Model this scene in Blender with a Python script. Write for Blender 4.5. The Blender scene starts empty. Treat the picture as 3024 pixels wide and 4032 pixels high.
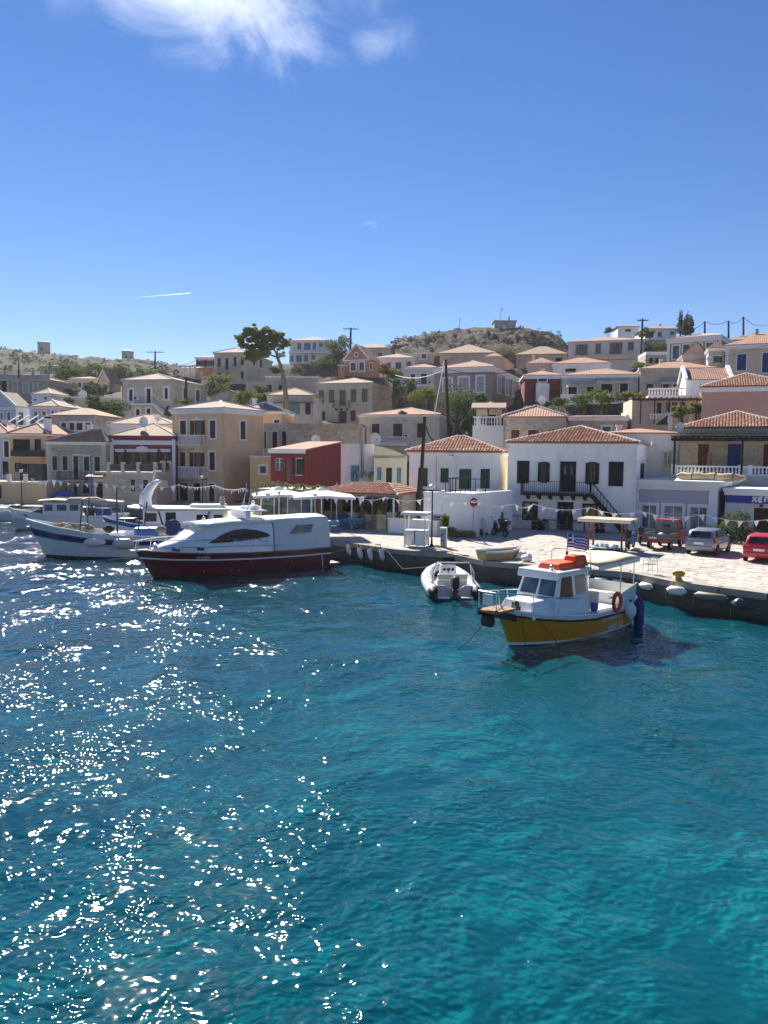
import bpy, math, random
import numpy as np
from mathutils import Vector, Matrix, noise as mnoise
random.seed(7); np.random.seed(7)
sc = bpy.context.scene
COL = sc.collection
R = math.radians

# ---------------------------------------------------------------- camera, world, sun, exposure
FPX, CPX, CPY = 3029.7, 1512.0, 2016.0          # focal length and centre in photograph pixels (3024 x 4032)
CAMP = Vector((0.0, 0.0, 6.45))                 # water is z = 0, quay top z = 1.1
PITCH, ROLL = 0.0728, 0.0105
QZ = 1.1
_F = Vector((0, math.cos(PITCH), -math.sin(PITCH)))
_R0 = Vector((1, 0, 0)); _U0 = Vector((0, math.sin(PITCH), math.cos(PITCH)))
_R = _R0 * math.cos(ROLL) + _U0 * math.sin(ROLL)
_U = _U0 * math.cos(ROLL) - _R0 * math.sin(ROLL)
cam_d = bpy.data.cameras.new('camera'); cam = bpy.data.objects.new('camera', cam_d); COL.objects.link(cam)
cam_d.sensor_fit = 'VERTICAL'; cam_d.sensor_height = 34.6; cam_d.lens = 26.0
cam_d.clip_start = 0.1; cam_d.clip_end = 20000
M = Matrix.Identity(4)
for i in range(3):
    M[i][0] = _R[i]; M[i][1] = _U[i]; M[i][2] = -_F[i]; M[i][3] = CAMP[i]
cam.matrix_world = M
sc.camera = cam

SUN_AZ, SUN_EL = R(-21.0), R(38.5)              # azimuth from +Y, negative = to the left
SUN_DIR = Vector((math.sin(SUN_AZ) * math.cos(SUN_EL), math.cos(SUN_AZ) * math.cos(SUN_EL), math.sin(SUN_EL)))
w = bpy.data.worlds.new('World'); sc.world = w; w.use_nodes = True
nt = w.node_tree; nt.nodes.clear()
def wn(t, **k):
    n = nt.nodes.new(t)
    for a, b in k.items(): setattr(n, a, b)
    return n
out = wn('ShaderNodeOutputWorld'); bg = wn('ShaderNodeBackground'); sky = wn('ShaderNodeTexSky')
sky.sky_type = 'NISHITA'; sky.sun_disc = False
sky.sun_elevation = SUN_EL; sky.sun_rotation = SUN_AZ
sky.altitude = 0; sky.air_density = 1.0; sky.dust_density = 0.0; sky.ozone_density = 4.0
hs = wn('ShaderNodeHueSaturation'); hs.inputs['Saturation'].default_value = 1.24; hs.inputs['Value'].default_value = 0.335
tn = wn('ShaderNodeMix', data_type='RGBA', blend_type='MULTIPLY'); tn.inputs[0].default_value = 1.0; tn.inputs[7].default_value = (1.0, 0.90, 0.97, 1)
nt.links.new(sky.outputs[0], tn.inputs[6]); nt.links.new(tn.outputs[2], hs.inputs['Color'])
# thin cirrus high in the sky: noise on the plane of the cloud layer
tc = wn('ShaderNodeTexCoord'); sep = wn('ShaderNodeSeparateXYZ'); nt.links.new(tc.outputs['Generated'], sep.inputs[0])
mz = wn('ShaderNodeMath', operation='MAXIMUM'); mz.inputs[1].default_value = 0.03; nt.links.new(sep.outputs[2], mz.inputs[0])
dx = wn('ShaderNodeMath', operation='DIVIDE'); nt.links.new(sep.outputs[0], dx.inputs[0]); nt.links.new(mz.outputs[0], dx.inputs[1])
dy = wn('ShaderNodeMath', operation='DIVIDE'); nt.links.new(sep.outputs[1], dy.inputs[0]); nt.links.new(mz.outputs[0], dy.inputs[1])
cxyz = wn('ShaderNodeCombineXYZ'); nt.links.new(dx.outputs[0], cxyz.inputs[0]); nt.links.new(dy.outputs[0], cxyz.inputs[1])
def cloud_bank(cx, cy, rx, ry, lo, hi, scale, seed, rot=0.4):
    """a bank of cirrus: an uneven patch of the layer round (cx, cy), in units of the layer's height"""
    mp = wn('ShaderNodeMapping'); mp.inputs['Location'].default_value = (seed, seed * .7, 0); mp.inputs['Rotation'].default_value = (0, 0, rot)
    mp.inputs['Scale'].default_value = (scale, scale * .45, 1); nt.links.new(cxyz.outputs[0], mp.inputs[0])
    n1 = wn('ShaderNodeTexNoise'); n1.inputs['Scale'].default_value = 1.0; n1.inputs['Detail'].default_value = 10; n1.inputs['Roughness'].default_value = .62
    n1.inputs['Distortion'].default_value = 1.3; nt.links.new(mp.outputs[0], n1.inputs['Vector'])
    sb = wn('ShaderNodeVectorMath', operation='SUBTRACT'); sb.inputs[1].default_value = (cx, cy, 0); nt.links.new(cxyz.outputs[0], sb.inputs[0])
    dv = wn('ShaderNodeVectorMath', operation='DIVIDE'); dv.inputs[1].default_value = (rx, ry, 1); nt.links.new(sb.outputs[0], dv.inputs[0])
    ln = wn('ShaderNodeVectorMath', operation='LENGTH'); nt.links.new(dv.outputs[0], ln.inputs[0])
    fall = wn('ShaderNodeMapRange'); fall.interpolation_type = 'SMOOTHSTEP'
    for k, v in zip((1, 2, 3, 4), (0.0, 1.15, 0.85, -0.60)): fall.inputs[k].default_value = v
    nt.links.new(ln.outputs['Value'], fall.inputs[0])
    cn = wn('ShaderNodeMath', operation='MULTIPLY_ADD'); cn.inputs[1].default_value = 1.9; cn.inputs[2].default_value = -0.95; nt.links.new(n1.outputs[0], cn.inputs[0])
    ad = wn('ShaderNodeMath', operation='ADD'); nt.links.new(cn.outputs[0], ad.inputs[0]); nt.links.new(fall.outputs[0], ad.inputs[1])
    mr = wn('ShaderNodeMapRange'); mr.interpolation_type = 'SMOOTHSTEP'
    for k, v in zip((1, 2, 3, 4), (lo, hi, 0.0, 1.0)): mr.inputs[k].default_value = v
    nt.links.new(ad.outputs[0], mr.inputs[0])
    return mr.outputs[0]
b1 = cloud_bank(-0.38, 1.58, 0.78, 0.92, 0.0, 1.35, 2.6, 3.1, 0.5)
b2 = cloud_bank(-0.02, 1.94, 0.20, 0.30, 0.2, 2.2, 5.0, 5.4, 0.9)
b3 = cloud_bank(-0.07, 3.42, 0.12, 0.26, 0.5, 2.2, 7.0, 1.7, 0.2)
m1 = wn('ShaderNodeMath', operation='MAXIMUM'); nt.links.new(b1, m1.inputs[0]); nt.links.new(b2, m1.inputs[1])
m2 = wn('ShaderNodeMath', operation='MAXIMUM'); nt.links.new(m1.outputs[0], m2.inputs[0]); nt.links.new(b3, m2.inputs[1])
m3 = wn('ShaderNodeMath', operation='MULTIPLY'); m3.inputs[1].default_value = 0.72; nt.links.new(m2.outputs[0], m3.inputs[0])
mx = wn('ShaderNodeMix', data_type='RGBA'); nt.links.new(m3.outputs[0], mx.inputs[0]); nt.links.new(hs.outputs[0], mx.inputs[6])
mx.inputs[7].default_value = (4.3, 4.5, 4.8, 1)
nt.links.new(mx.outputs[2], bg.inputs['Color']); bg.inputs['Strength'].default_value = 0.15
nt.links.new(bg.outputs[0], out.inputs[0])
sun_d = bpy.data.lights.new('sun', 'SUN'); sun = bpy.data.objects.new('sun', sun_d); COL.objects.link(sun)
sun_d.energy = 5.0; sun_d.angle = R(0.53); sun_d.color = (1.0, 0.93, 0.82)
sun.rotation_euler = SUN_DIR.to_track_quat('Z', 'Y').to_euler(); sun.location = (0, 0, 80)
vs = sc.view_settings; vs.view_transform = 'Standard'; vs.look = 'None'; vs.gamma = 1.0; vs.use_curve_mapping = False
vs.exposure = 1.25
sc.cycles.use_denoising = True
sc.cycles.max_bounces = 7; sc.cycles.diffuse_bounces = 4; sc.cycles.glossy_bounces = 3; sc.cycles.transmission_bounces = 4
sc.cycles.transparent_max_bounces = 10
sc.cycles.sample_clamp_indirect = 6.0; sc.cycles.caustics_reflective = False; sc.cycles.caustics_refractive = False

# ---------------------------------------------------------------- pixels -> directions
def ray(px, py):
    return _F + _R * ((px - CPX) / FPX) - _U * ((py - CPY) / FPX)
def at(px, py, d):
    r = ray(px, py); return CAMP + r * (d / r.y)
def on_z(px, py, z):
    r = ray(px, py); return CAMP + r * ((z - CAMP.z) / r.z)
def project(p):
    q = Vector(p) - CAMP; dd = q.dot(_F)
    return CPX + FPX * q.dot(_R) / dd, CPY - FPX * q.dot(_U) / dd
CROPS = dict(A=(0, 1300, .48222), B=(700, 1250, .48222), C=(1350, 1250, .48222), D=(2100, 1200, .55696), E=(0, 1600, .48222),
             F=(700, 1650, .48222), G=(1400, 1600, .48222), H=(2100, 1600, .55696), I=(2000, 1690, .38577), J=(2480, 1640, .32791),
             K=(640, 1560, .26522), L=(1600, 1680, .26522), M=(170, 1620, .33153), N=(1000, 1720, .38577), O=(1800, 2080, .45811),
             P=(480, 1920, .51838), Q=(0, 1880, .33755), T=(2300, 1900, .43641), U=(0, 1500, .14467), V=(2540, 1220, .29174), W=(2380, 1560, .22905),
             X=(1300, 1980, .19289), Y=(0, 1900, .217))
def cp(k, x, y):
    a, b, s = CROPS[k]; return a + x * s, b + y * s

# ---------------------------------------------------------------- mesh builder
class MB:
    def __init__(s, T=None):
        s.v = []; s.f = []; s.m = []; s.uv = []; s.mi = 0; s.T = T
    def p(s, q):
        if s.T: q = s.T(q)
        s.v.append((float(q[0]), float(q[1]), float(q[2]))); return len(s.v) - 1
    def face(s, pts, uv=None):
        s.f.append([s.p(q) for q in pts]); s.m.append(s.mi); s.uv.append(uv); return s
    def idx(s, ids):
        s.f.append(ids); s.m.append(s.mi); s.uv.append(None)
    def box(s, x0, y0, z0, x1, y1, z1):
        b = [s.p(q) for q in ((x0, y0, z0), (x1, y0, z0), (x1, y1, z0), (x0, y1, z0), (x0, y0, z1), (x1, y0, z1), (x1, y1, z1), (x0, y1, z1))]
        for q in ((0, 3, 2, 1), (4, 5, 6, 7), (0, 1, 5, 4), (1, 2, 6, 5), (2, 3, 7, 6), (3, 0, 4, 7)): s.idx([b[i] for i in q])
        return s
    def bar(s, a, b, w, h=None, up=(0, 0, 1)):
        h = h or w; a = Vector(a); b = Vector(b); d = (b - a).normalized(); u = Vector(up)
        if abs(d.dot(u)) > .98: u = Vector((1, 0, 0))
        sd = d.cross(u).normalized() * (w / 2); u2 = sd.cross(d).normalized() * (h / 2)
        q = [s.p(t) for t in (a - sd - u2, a + sd - u2, a + sd + u2, a - sd + u2, b - sd - u2, b + sd - u2, b + sd + u2, b - sd + u2)]
        for k in ((3, 2, 1, 0), (4, 5, 6, 7), (0, 1, 5, 4), (1, 2, 6, 5), (2, 3, 7, 6), (3, 0, 4, 7)): s.idx([q[i] for i in k])
        return s
    def tube(s, pts, r, n=6, cap=True):
        pts = [Vector(q) for q in pts]; k = len(pts); rs = r if isinstance(r, (list, tuple)) else [r] * k
        rings = []; prev = None
        for i, q in enumerate(pts):
            d = (pts[min(i + 1, k - 1)] - pts[max(i - 1, 0)]).normalized()
            if prev is None:
                u = Vector((0, 0, 1)) if abs(d.z) < .9 else Vector((1, 0, 0))
                prev = d.cross(u).normalized()
            u = (prev - d * prev.dot(d)).normalized(); prev = u; v = d.cross(u)
            rings.append([s.p(q + (u * math.cos(2 * math.pi * j / n) + v * math.sin(2 * math.pi * j / n)) * rs[i]) for j in range(n)])
        for i in range(k - 1):
            for j in range(n):
                s.idx([rings[i][j], rings[i][(j + 1) % n], rings[i + 1][(j + 1) % n], rings[i + 1][j]])
        if cap: s.idx(rings[0][::-1]); s.idx(rings[-1])
        return s
    def lathe(s, prof, c=(0, 0, 0), n=12, axis='z', sx=1, sy=1, cap=True):
        rings = []
        for r, z in prof:
            ring = []
            for j in range(n):
                a = 2 * math.pi * j / n; q = (r * math.cos(a) * sx, r * math.sin(a) * sy, z)
                if axis == 'x': q = (q[2], q[0], q[1])
                elif axis == 'y': q = (q[0], q[2], q[1])
                ring.append(s.p((q[0] + c[0], q[1] + c[1], q[2] + c[2])))
            rings.append(ring)
        for i in range(len(rings) - 1):
            for j in range(n):
                s.idx([rings[i][j], rings[i][(j + 1) % n], rings[i + 1][(j + 1) % n], rings[i + 1][j]])
        if cap: s.idx(rings[0][::-1]); s.idx(rings[-1])
        return s
    def ball(s, c, r, n=8, m=6, jit=0):
        rx, ry, rz = (r, r, r) if not isinstance(r, (tuple, list)) else r
        prof = [(max(.02, math.sin(math.pi * i / m)), -math.cos(math.pi * i / m)) for i in range(m + 1)]
        rings = []
        for q, z in prof:
            rings.append([s.p((c[0] + rx * q * math.cos(2 * math.pi * j / n) * (1 + random.uniform(-jit, jit)), c[1] + ry * q * math.sin(2 * math.pi * j / n) * (1 + random.uniform(-jit, jit)), c[2] + rz * z)) for j in range(n)])
        for i in range(m):
            for j in range(n): s.idx([rings[i][j], rings[i][(j + 1) % n], rings[i + 1][(j + 1) % n], rings[i + 1][j]])
        s.idx(rings[0][::-1]); s.idx(rings[-1]); return s
    def prism(s, poly, e, thick):
        """poly: list of 3d points (planar), extruded along vector e*thick"""
        e = Vector(e) * thick; a = [Vector(q) for q in poly]; b = [q + e for q in a]
        i0 = [s.p(q) for q in a]; i1 = [s.p(q) for q in b]; n = len(a)
        s.idx(i0[::-1]); s.idx(i1)
        for j in range(n): s.idx([i0[j], i0[(j + 1) % n], i1[(j + 1) % n], i1[j]])
        return s
    def grid(s, rows):
        ids = [[s.p(q) for q in r] for r in rows]
        for i in range(len(rows) - 1):
            for j in range(len(rows[0]) - 1):
                s.idx([ids[i][j], ids[i][j + 1], ids[i + 1][j + 1], ids[i + 1][j]])
        return s
    def mesh(s, name, mats, smooth=False):
        me = bpy.data.meshes.new(name); me.from_pydata(s.v, [], s.f)
        if not isinstance(mats, (list, tuple)): mats = [mats]
        for m in mats: me.materials.append(m)
        if any(s.m): me.polygons.foreach_set('material_index', s.m)
        if any(q is not None for q in s.uv):
            l = me.uv_layers.new(name='UVMap'); k = 0; buf = []
            for fc, q in zip(s.f, s.uv):
                for j in range(len(fc)): buf += list(q[j]) if q is not None else [0.0, 0.0]
            l.data.foreach_set('uv', buf)
        if smooth: me.polygons.foreach_set('use_smooth', [True] * len(me.polygons))
        me.update(); return me
    def build(s, name, mats, parent=None, smooth=False, bevel=0):
        o = bpy.data.objects.new(name, s.mesh(name, mats, smooth)); COL.objects.link(o)
        if parent is not None: o.parent = parent
        if smooth:
            try: o.data.set_sharp_from_angle(angle=R(38))
            except Exception: pass
        if bevel:
            b = o.modifiers.new('bevel', 'BEVEL'); b.width = bevel; b.segments = 2; b.limit_method = 'ANGLE'; b.angle_limit = R(35)
        return o

def tag(o, label=None, cat=None, group=None, kind=None):
    if label: o['label'] = label
    if cat: o['category'] = cat
    if group: o['group'] = group
    if kind: o['kind'] = kind
    return o
def thing(name, label, cat, loc=(0, 0, 0), rz=0.0, group=None):
    o = bpy.data.objects.new(name, None); COL.objects.link(o); o.location = loc; o.rotation_euler = (0, 0, rz)
    o.empty_display_size = .3
    return tag(o, label, cat, group)
def inst(name, me, parent=None, loc=(0, 0, 0), rot=(0, 0, 0), scale=(1, 1, 1)):
    o = bpy.data.objects.new(name, me); COL.objects.link(o)
    o.location = loc; o.rotation_euler = rot; o.scale = scale
    if parent is not None: o.parent = parent
    return o

# ---------------------------------------------------------------- materials
MATS = {}
class NT:
    def __init__(s, name):
        s.m = bpy.data.materials.new(name); s.m.use_nodes = True; s.t = s.m.node_tree; s.t.nodes.clear()
        s.out = s.n('ShaderNodeOutputMaterial')
    def n(s, t, **k):
        q = s.t.nodes.new(t)
        for a, b in k.items(): setattr(q, a, b)
        return q
    def l(s, a, b): s.t.links.new(a, b)
    def noise(s, vec, scale, detail=3, rough=.5, dist=0):
        q = s.n('ShaderNodeTexNoise'); q.inputs['Scale'].default_value = scale; q.inputs['Detail'].default_value = detail
        q.inputs['Roughness'].default_value = rough; q.inputs['Distortion'].default_value = dist
        if vec is not None: s.l(vec, q.inputs['Vector'])
        return q.outputs[0]
    def rng(s, v, a, b, c=0., d=1.):
        q = s.n('ShaderNodeMapRange')
        for k, x in zip((1, 2, 3, 4), (a, b, c, d)): q.inputs[k].default_value = x
        s.l(v, q.inputs[0]); return q.outputs[0]
    def mix(s, f, a, b, mode='MIX'):
        q = s.n('ShaderNodeMix', data_type='RGBA', blend_type=mode)
        for i, v in ((0, f), (6, a), (7, b)):
            if isinstance(v, (int, float)): q.inputs[i].default_value = v
            elif isinstance(v, (tuple, list)): q.inputs[i].default_value = (v[0], v[1], v[2], 1)
            else: s.l(v, q.inputs[i])
        return q.outputs[2]
    def math(s, op, a, b=None):
        q = s.n('ShaderNodeMath', operation=op)
        for i, v in ((0, a), (1, b)):
            if v is None: continue
            if isinstance(v, (int, float)): q.inputs[i].default_value = v
            else: s.l(v, q.inputs[i])
        return q.outputs[0]
    def mapping(s, vec, scale=(1, 1, 1), loc=(0, 0, 0), rot=(0, 0, 0)):
        q = s.n('ShaderNodeMapping'); q.inputs['Scale'].default_value = scale; q.inputs['Location'].default_value = loc; q.inputs['Rotation'].default_value = rot
        s.l(vec, q.inputs[0]); return q.outputs[0]
    def bump(s, h, strength=.3, dist=.02, normal=None):
        q = s.n('ShaderNodeBump'); q.inputs['Strength'].default_value = strength; q.inputs['Distance'].default_value = dist
        s.l(h, q.inputs['Height'])
        if normal is not None: s.l(normal, q.inputs['Normal'])
        return q.outputs[0]
    def finish(s, col, rough=.8, normal=None, metal=0, spec=.3, **k):
        b = s.n('ShaderNodeBsdfPrincipled')
        if isinstance(col, (tuple, list)): b.inputs['Base Color'].default_value = (*col[:3], 1)
        else: s.l(col, b.inputs['Base Color'])
        if isinstance(rough, (int, float)): b.inputs['Roughness'].default_value = rough
        else: s.l(rough, b.inputs['Roughness'])
        b.inputs['Metallic'].default_value = metal; b.inputs['Specular IOR Level'].default_value = spec
        for a, v in k.items(): b.inputs[a.replace('_', ' ')].default_value = v
        if normal is not None: s.l(normal, b.inputs['Normal'])
        s.l(b.outputs[0], s.out.inputs[0]); return s.m
def lin(r, g, b):
    f = lambda c: (c / 255 / 12.92) if c <= 10 else ((c / 255 + .055) / 1.055) ** 2.4
    return (f(r), f(g), f(b))
def sh(c, k): return tuple(min(1, x * k) for x in c[:3])

def stucco(name, c, dirt=.25, c2=None, streak=.2):
    """painted render: blotches, damp marks running down, fine relief"""
    dirt, streak = min(.6, dirt * 1.5), min(.5, streak * 1.4)
    if name in MATS: return MATS[name]
    t = NT(name); g = t.n('ShaderNodeTexCoord').outputs['Object']
    n1 = t.noise(g, .55, 5, .6); n2 = t.noise(g, 4.0, 4, .6); n3 = t.noise(t.mapping(g, (1.6, 1.6, .22)), 1.4, 4, .65)
    c2 = c2 or sh(c, .62)
    col = t.mix(t.rng(n1, .42, .72, 0, dirt * 1.6), c, c2)
    col = t.mix(t.rng(n3, .52, .75, 0, streak), col, sh(c, .5))
    col = t.mix(t.rng(n2, .35, .7, 0, .12), col, sh(c, 1.18))
    vp = t.n('ShaderNodeTexVoronoi'); vp.inputs['Scale'].default_value = .45; t.l(t.mapping(g, (1, 1, 1.5)), vp.inputs['Vector']); sp_ = t.n('ShaderNodeSeparateColor'); t.l(vp.outputs['Color'], sp_.inputs[0])
    col = t.mix(t.rng(sp_.outputs[0], .55, 1.0, 0, .22), col, sh(c, .72)); col = t.mix(t.rng(n2, .60, .66, 0, .25), col, sh(c, .66))      # patched paint, flaked spots
    n4 = t.noise(g, 28, 3)
    MATS[name] = t.finish(col, .88, t.bump(t.math('ADD', t.math('MULTIPLY', n4, .5), n2), .3, .02), spec=.2)
    return MATS[name]
def stonework(name, c, c2, mortar, sx=2.2, sz=3.4, strength=.7, dirt=.3):
    """coursed rubble: cells of stone with recessed joints, each stone its own shade"""
    if name in MATS: return MATS[name]
    t = NT(name); g = t.n('ShaderNodeTexCoord').outputs['Object']
    wob = t.n('ShaderNodeVectorMath', operation='ADD'); t.l(t.mapping(g, (sx, sx, sz)), wob.inputs[0])
    nn = t.n('ShaderNodeTexNoise'); nn.inputs['Scale'].default_value = 1.6; t.l(g, nn.inputs['Vector'])
    sc2 = t.n('ShaderNodeVectorMath', operation='SCALE'); sc2.inputs['Scale'].default_value = .5; t.l(nn.outputs['Color'], sc2.inputs[0]); t.l(sc2.outputs[0], wob.inputs[1])
    v = t.n('ShaderNodeTexVoronoi', feature='DISTANCE_TO_EDGE'); v.inputs['Scale'].default_value = 1; t.l(wob.outputs[0], v.inputs['Vector'])
    v2 = t.n('ShaderNodeTexVoronoi', feature='F1'); v2.inputs['Scale'].default_value = 1; t.l(wob.outputs[0], v2.inputs['Vector'])
    sp = t.n('ShaderNodeSeparateColor'); t.l(v2.outputs['Color'], sp.inputs[0])
    col = t.mix(sp.outputs[0], c, c2)
    col = t.mix(t.rng(t.noise(g, .5, 5, .65), .45, .72, 0, dirt), col, sh(c2, .45))
    col = t.mix(t.rng(t.noise(g, 9, 4, .6), .3, .75, 0, .35), col, sh(c, .6))
    edge = t.rng(v.outputs['Distance'], .0, .09)
    col = t.mix(t.rng(edge, 0, 1, .75, 0), col, mortar)
    h = t.math('ADD', edge, t.math('MULTIPLY', t.noise(g, 12, 4), .35))
    MATS[name] = t.finish(col, .92, t.bump(h, strength, .05), spec=.15)
    return MATS[name]
def tilemat(name, c, c2, row=.34, colw=.24, lich=.25):
    """clay pan tiles on a UV in metres: rolled columns, lapped rows, each tile its own shade, lichen"""
    if name in MATS: return MATS[name]
    t = NT(name); uv = t.n('ShaderNodeTexCoord').outputs['UV']; s = t.n('ShaderNodeSeparateXYZ'); t.l(uv, s.inputs[0])
    u = t.math('DIVIDE', s.outputs[0], colw); v = t.math('DIVIDE', s.outputs[1], row)
    fu = t.math('FRACT', u); fv = t.math('FRACT', v)
    roll = t.math('SINE', t.math('MULTIPLY', fu, math.pi))
    h = t.math('ADD', t.math('MULTIPLY', roll, .8), t.math('MULTIPLY', t.math('SUBTRACT', 1.0, fv), .9))
    cx = t.n('ShaderNodeCombineXYZ'); t.l(t.math('FLOOR', u), cx.inputs[0]); t.l(t.math('FLOOR', v), cx.inputs[1])
    wn_ = t.n('ShaderNodeTexWhiteNoise'); t.l(cx.outputs[0], wn_.inputs[0])
    col = t.mix(wn_.outputs['Value'], c, c2)
    g = t.n('ShaderNodeTexCoord').outputs['Object']
    col = t.mix(t.rng(t.noise(g, .8, 5, .65), .45, .75, 0, lich), col, (.36, .33, .27))
    col = t.mix(t.rng(t.noise(g, 5, 4, .6), .5, .8, 0, .4), col, sh(c, .45))
    MATS[name] = t.finish(col, .85, t.bump(h, .9, .06), spec=.2)
    return MATS[name]
def paint(name, c, rough=.55, var=.25, bumpy=.15, spec=.35, metal=0, scale=3.0, coat=0):
    if name in MATS: return MATS[name]
    t = NT(name); g = t.n('ShaderNodeTexCoord').outputs['Object']
    n1 = t.noise(g, scale, 4, .6); n2 = t.noise(g, scale * 9, 3)
    col = t.mix(t.rng(n1, .4, .75, 0, var), c, sh(c, .55))
    col = t.mix(t.rng(n2, .4, .8, 0, var * .6), col, sh(c, 1.25))
    kw = dict(Coat_Weight=coat, Coat_Roughness=.08) if coat else {}
    MATS[name] = t.finish(col, t.rng(n1, .3, .7, max(.02, rough - .08), min(1, rough + .12)), t.bump(n2, bumpy, .01) if bumpy else None, metal, spec, **kw)
    return MATS[name]
def wood(name, c, rough=.7, axis=2, board=0):
    if name in MATS: return MATS[name]
    t = NT(name); g = t.n('ShaderNodeTexCoord').outputs['Object']
    s3 = [14., 14., 14.]; s3[axis] = 1.2
    n1 = t.noise(t.mapping(g, tuple(s3)), 1, 4, .6, .5); n2 = t.noise(g, 1.5, 3)
    col = t.mix(t.rng(n1, .3, .7), sh(c, .6), sh(c, 1.15)); col = t.mix(t.rng(n2, .5, .8, 0, .4), col, sh(c, .5))
    MATS[name] = t.finish(col, rough, t.bump(n1, .35, .008), spec=.25); return MATS[name]
def glassy(name, c=(.02, .03, .035), rough=.05):
    """window pane seen from outside by day: dark room behind a reflecting sheet"""
    if name in MATS: return MATS[name]
    t = NT(name); g = t.n('ShaderNodeTexCoord').outputs['Object']
    n = t.noise(g, 1.7, 3)
    MATS[name] = t.finish(t.mix(t.rng(n, .35, .7), sh(c, .5), sh(c, 1.8)), rough, t.bump(t.noise(g, .9, 1), .04, .03), spec=.6)
    return MATS[name]
def island(name, c, c2, rough=.8, bs=20, bstr=.2, trans=0., spec=.25, c3=None):
    """each loose piece its own shade"""
    if name in MATS: return MATS[name]
    t = NT(name); r = t.n('ShaderNodeNewGeometry').outputs['Random Per Island']
    oi = t.n('ShaderNodeObjectInfo').outputs['Random']; k = t.math('FRACT', t.math('ADD', r, oi))
    g = t.n('ShaderNodeTexCoord').outputs['Object']
    col = t.mix(k, c, c2)
    if c3 is not None: col = t.mix(t.rng(t.math('FRACT', t.math('MULTIPLY', k, 7.31)), .75, .95), col, c3)
    col = t.mix(t.rng(t.noise(g, bs * .4, 4, .6), .4, .8, 0, .35), col, sh(c, .6))
    nrm = t.bump(t.noise(g, bs, 3), bstr, .02) if bstr else None
    if not trans: MATS[name] = t.finish(col, rough, nrm, spec=spec); return MATS[name]
    b = t.n('ShaderNodeBsdfPrincipled'); t.l(col, b.inputs['Base Color']); b.inputs['Roughness'].default_value = rough; b.inputs['Specular IOR Level'].default_value = spec
    tr = t.n('ShaderNodeBsdfTranslucent'); t.l(col, tr.inputs[0]); ms = t.n('ShaderNodeMixShader'); ms.inputs[0].default_value = trans
    t.l(b.outputs[0], ms.inputs[1]); t.l(tr.outputs[0], ms.inputs[2]); t.l(ms.outputs[0], t.out.inputs[0]); MATS[name] = t.m; return t.m

WHITE = stucco('white_render', (0.840, 0.840, 0.830), .16, streak=.2)
WHITE2 = stucco('white_trim', (0.840, 0.840, 0.840), .06, streak=.06)
CREAMW = stucco('cream_render', (.76, .70, .50), .12)
YELLOW = stucco('ochre_render', (.78, .55, .34), .14)
YELLOW2 = stucco('pale_ochre_render', (.74, .52, .30), .2)
ORANGE = stucco('salmon_render', (.56, .27, .16), .2)
PINK = stucco('dusty_pink_render', (.56, .34, .29), .12)
DRED = stucco('oxblood_render', (0.240, 0.054, 0.060), .12)
BRED = stucco('brick_red_render', (.215, .042, .046), .14)
LILAC = stucco('lilac_grey_render', (.50, .46, .52), .10)
LBLUE = stucco('pale_blue_render', (.52, .60, .68), .15)
GREYB = stucco('blue_grey_render', (0.432, 0.468, 0.504), .2)
DGREY = stucco('slate_render', (0.204, 0.228, 0.228), .15)
BEIGE = stucco('beige_render', (0.660, 0.528, 0.396), .2)
CEMENT = stucco('grey_cement', (0.480, 0.456, 0.420), .5, (0.264, 0.240, 0.216), .4)
ROUGHC = stucco('worn_plaster', (0.504, 0.456, 0.396), .6, (0.240, 0.204, 0.168), .5)
PINKW = stucco('pink_white_render', (.68, .61, .61), .12)
STONE = stonework('grey_stone', (0.530, 0.485, 0.427), (0.383, 0.338, 0.294), (0.589, 0.545, 0.471))
STONEB = stonework('beige_stone', (0.647, 0.545, 0.412), (0.457, 0.383, 0.294), (0.677, 0.604, 0.485), 2.6, 3.8)
STONEW = stonework('warm_stone', (0.589, 0.499, 0.371), (0.435, 0.358, 0.269), (0.640, 0.563, 0.435), 2.4, 3.2)
STONEP = stonework('plastered_stone', (0.692, 0.619, 0.500), (0.589, 0.515, 0.412), (0.647, 0.574, 0.471), 1.3, 1.6, .25, .5)
STONER = stonework('old_brown_stone', (0.530, 0.412, 0.294), (0.353, 0.279, 0.221), (0.559, 0.485, 0.398), 1.6, 2.0, .5, .6)
TILE = tilemat('clay_tiles', (.31, .155, .11), (.40, .24, .18))
TILEP = tilemat('pale_clay_tiles', (.28, .195, .155), (.35, .255, .21), lich=.4)
TILEB = tilemat('brown_clay_tiles', (.29, .185, .125), (.36, .25, .175), lich=.4)
CAPM = stucco('ridge_mortar', (.74, .68, .58), .15)
GLASS = glassy('window_glass')
GLASSB = glassy('window_glass_blue', (.05, .08, .11))
SH_BROWN = wood('brown_shutter_paint', (.065, .035, .028))
SH_DGREEN = wood('dark_green_shutter_paint', (.018, .035, .03))
SH_GREEN = wood('green_shutter_paint', (.035, .10, .06))
SH_BLACK = wood('black_shutter_paint', (.012, .016, .018))
SH_BLUE = wood('blue_shutter_paint', (.015, .05, .22))
SH_LBLUE = wood('light_blue_shutter_paint', (.13, .33, .46))
SH_PBLUE = wood('pale_blue_shutter_paint', (.42, .50, .60))
SH_GREY = wood('grey_shutter_paint', (.20, .20, .20))
SH_RUST = wood('rust_shutter_paint', (.13, .045, .03))
SH_TAUPE = wood('weathered_shutter_wood', (.20, .15, .115))
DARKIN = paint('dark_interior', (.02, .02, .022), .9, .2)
IRON = paint('black_iron', (.014, .016, .018), .5, .3)
STEEL = paint('stainless_steel', (.62, .63, .64), .25, .2, 0, .5, 1.0)
GALV = paint('galvanised_steel', (.35, .36, .37), .45, .3, .1, .5, .7)
POLEW = wood('creosoted_pole_wood', (.035, .025, .022))
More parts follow.
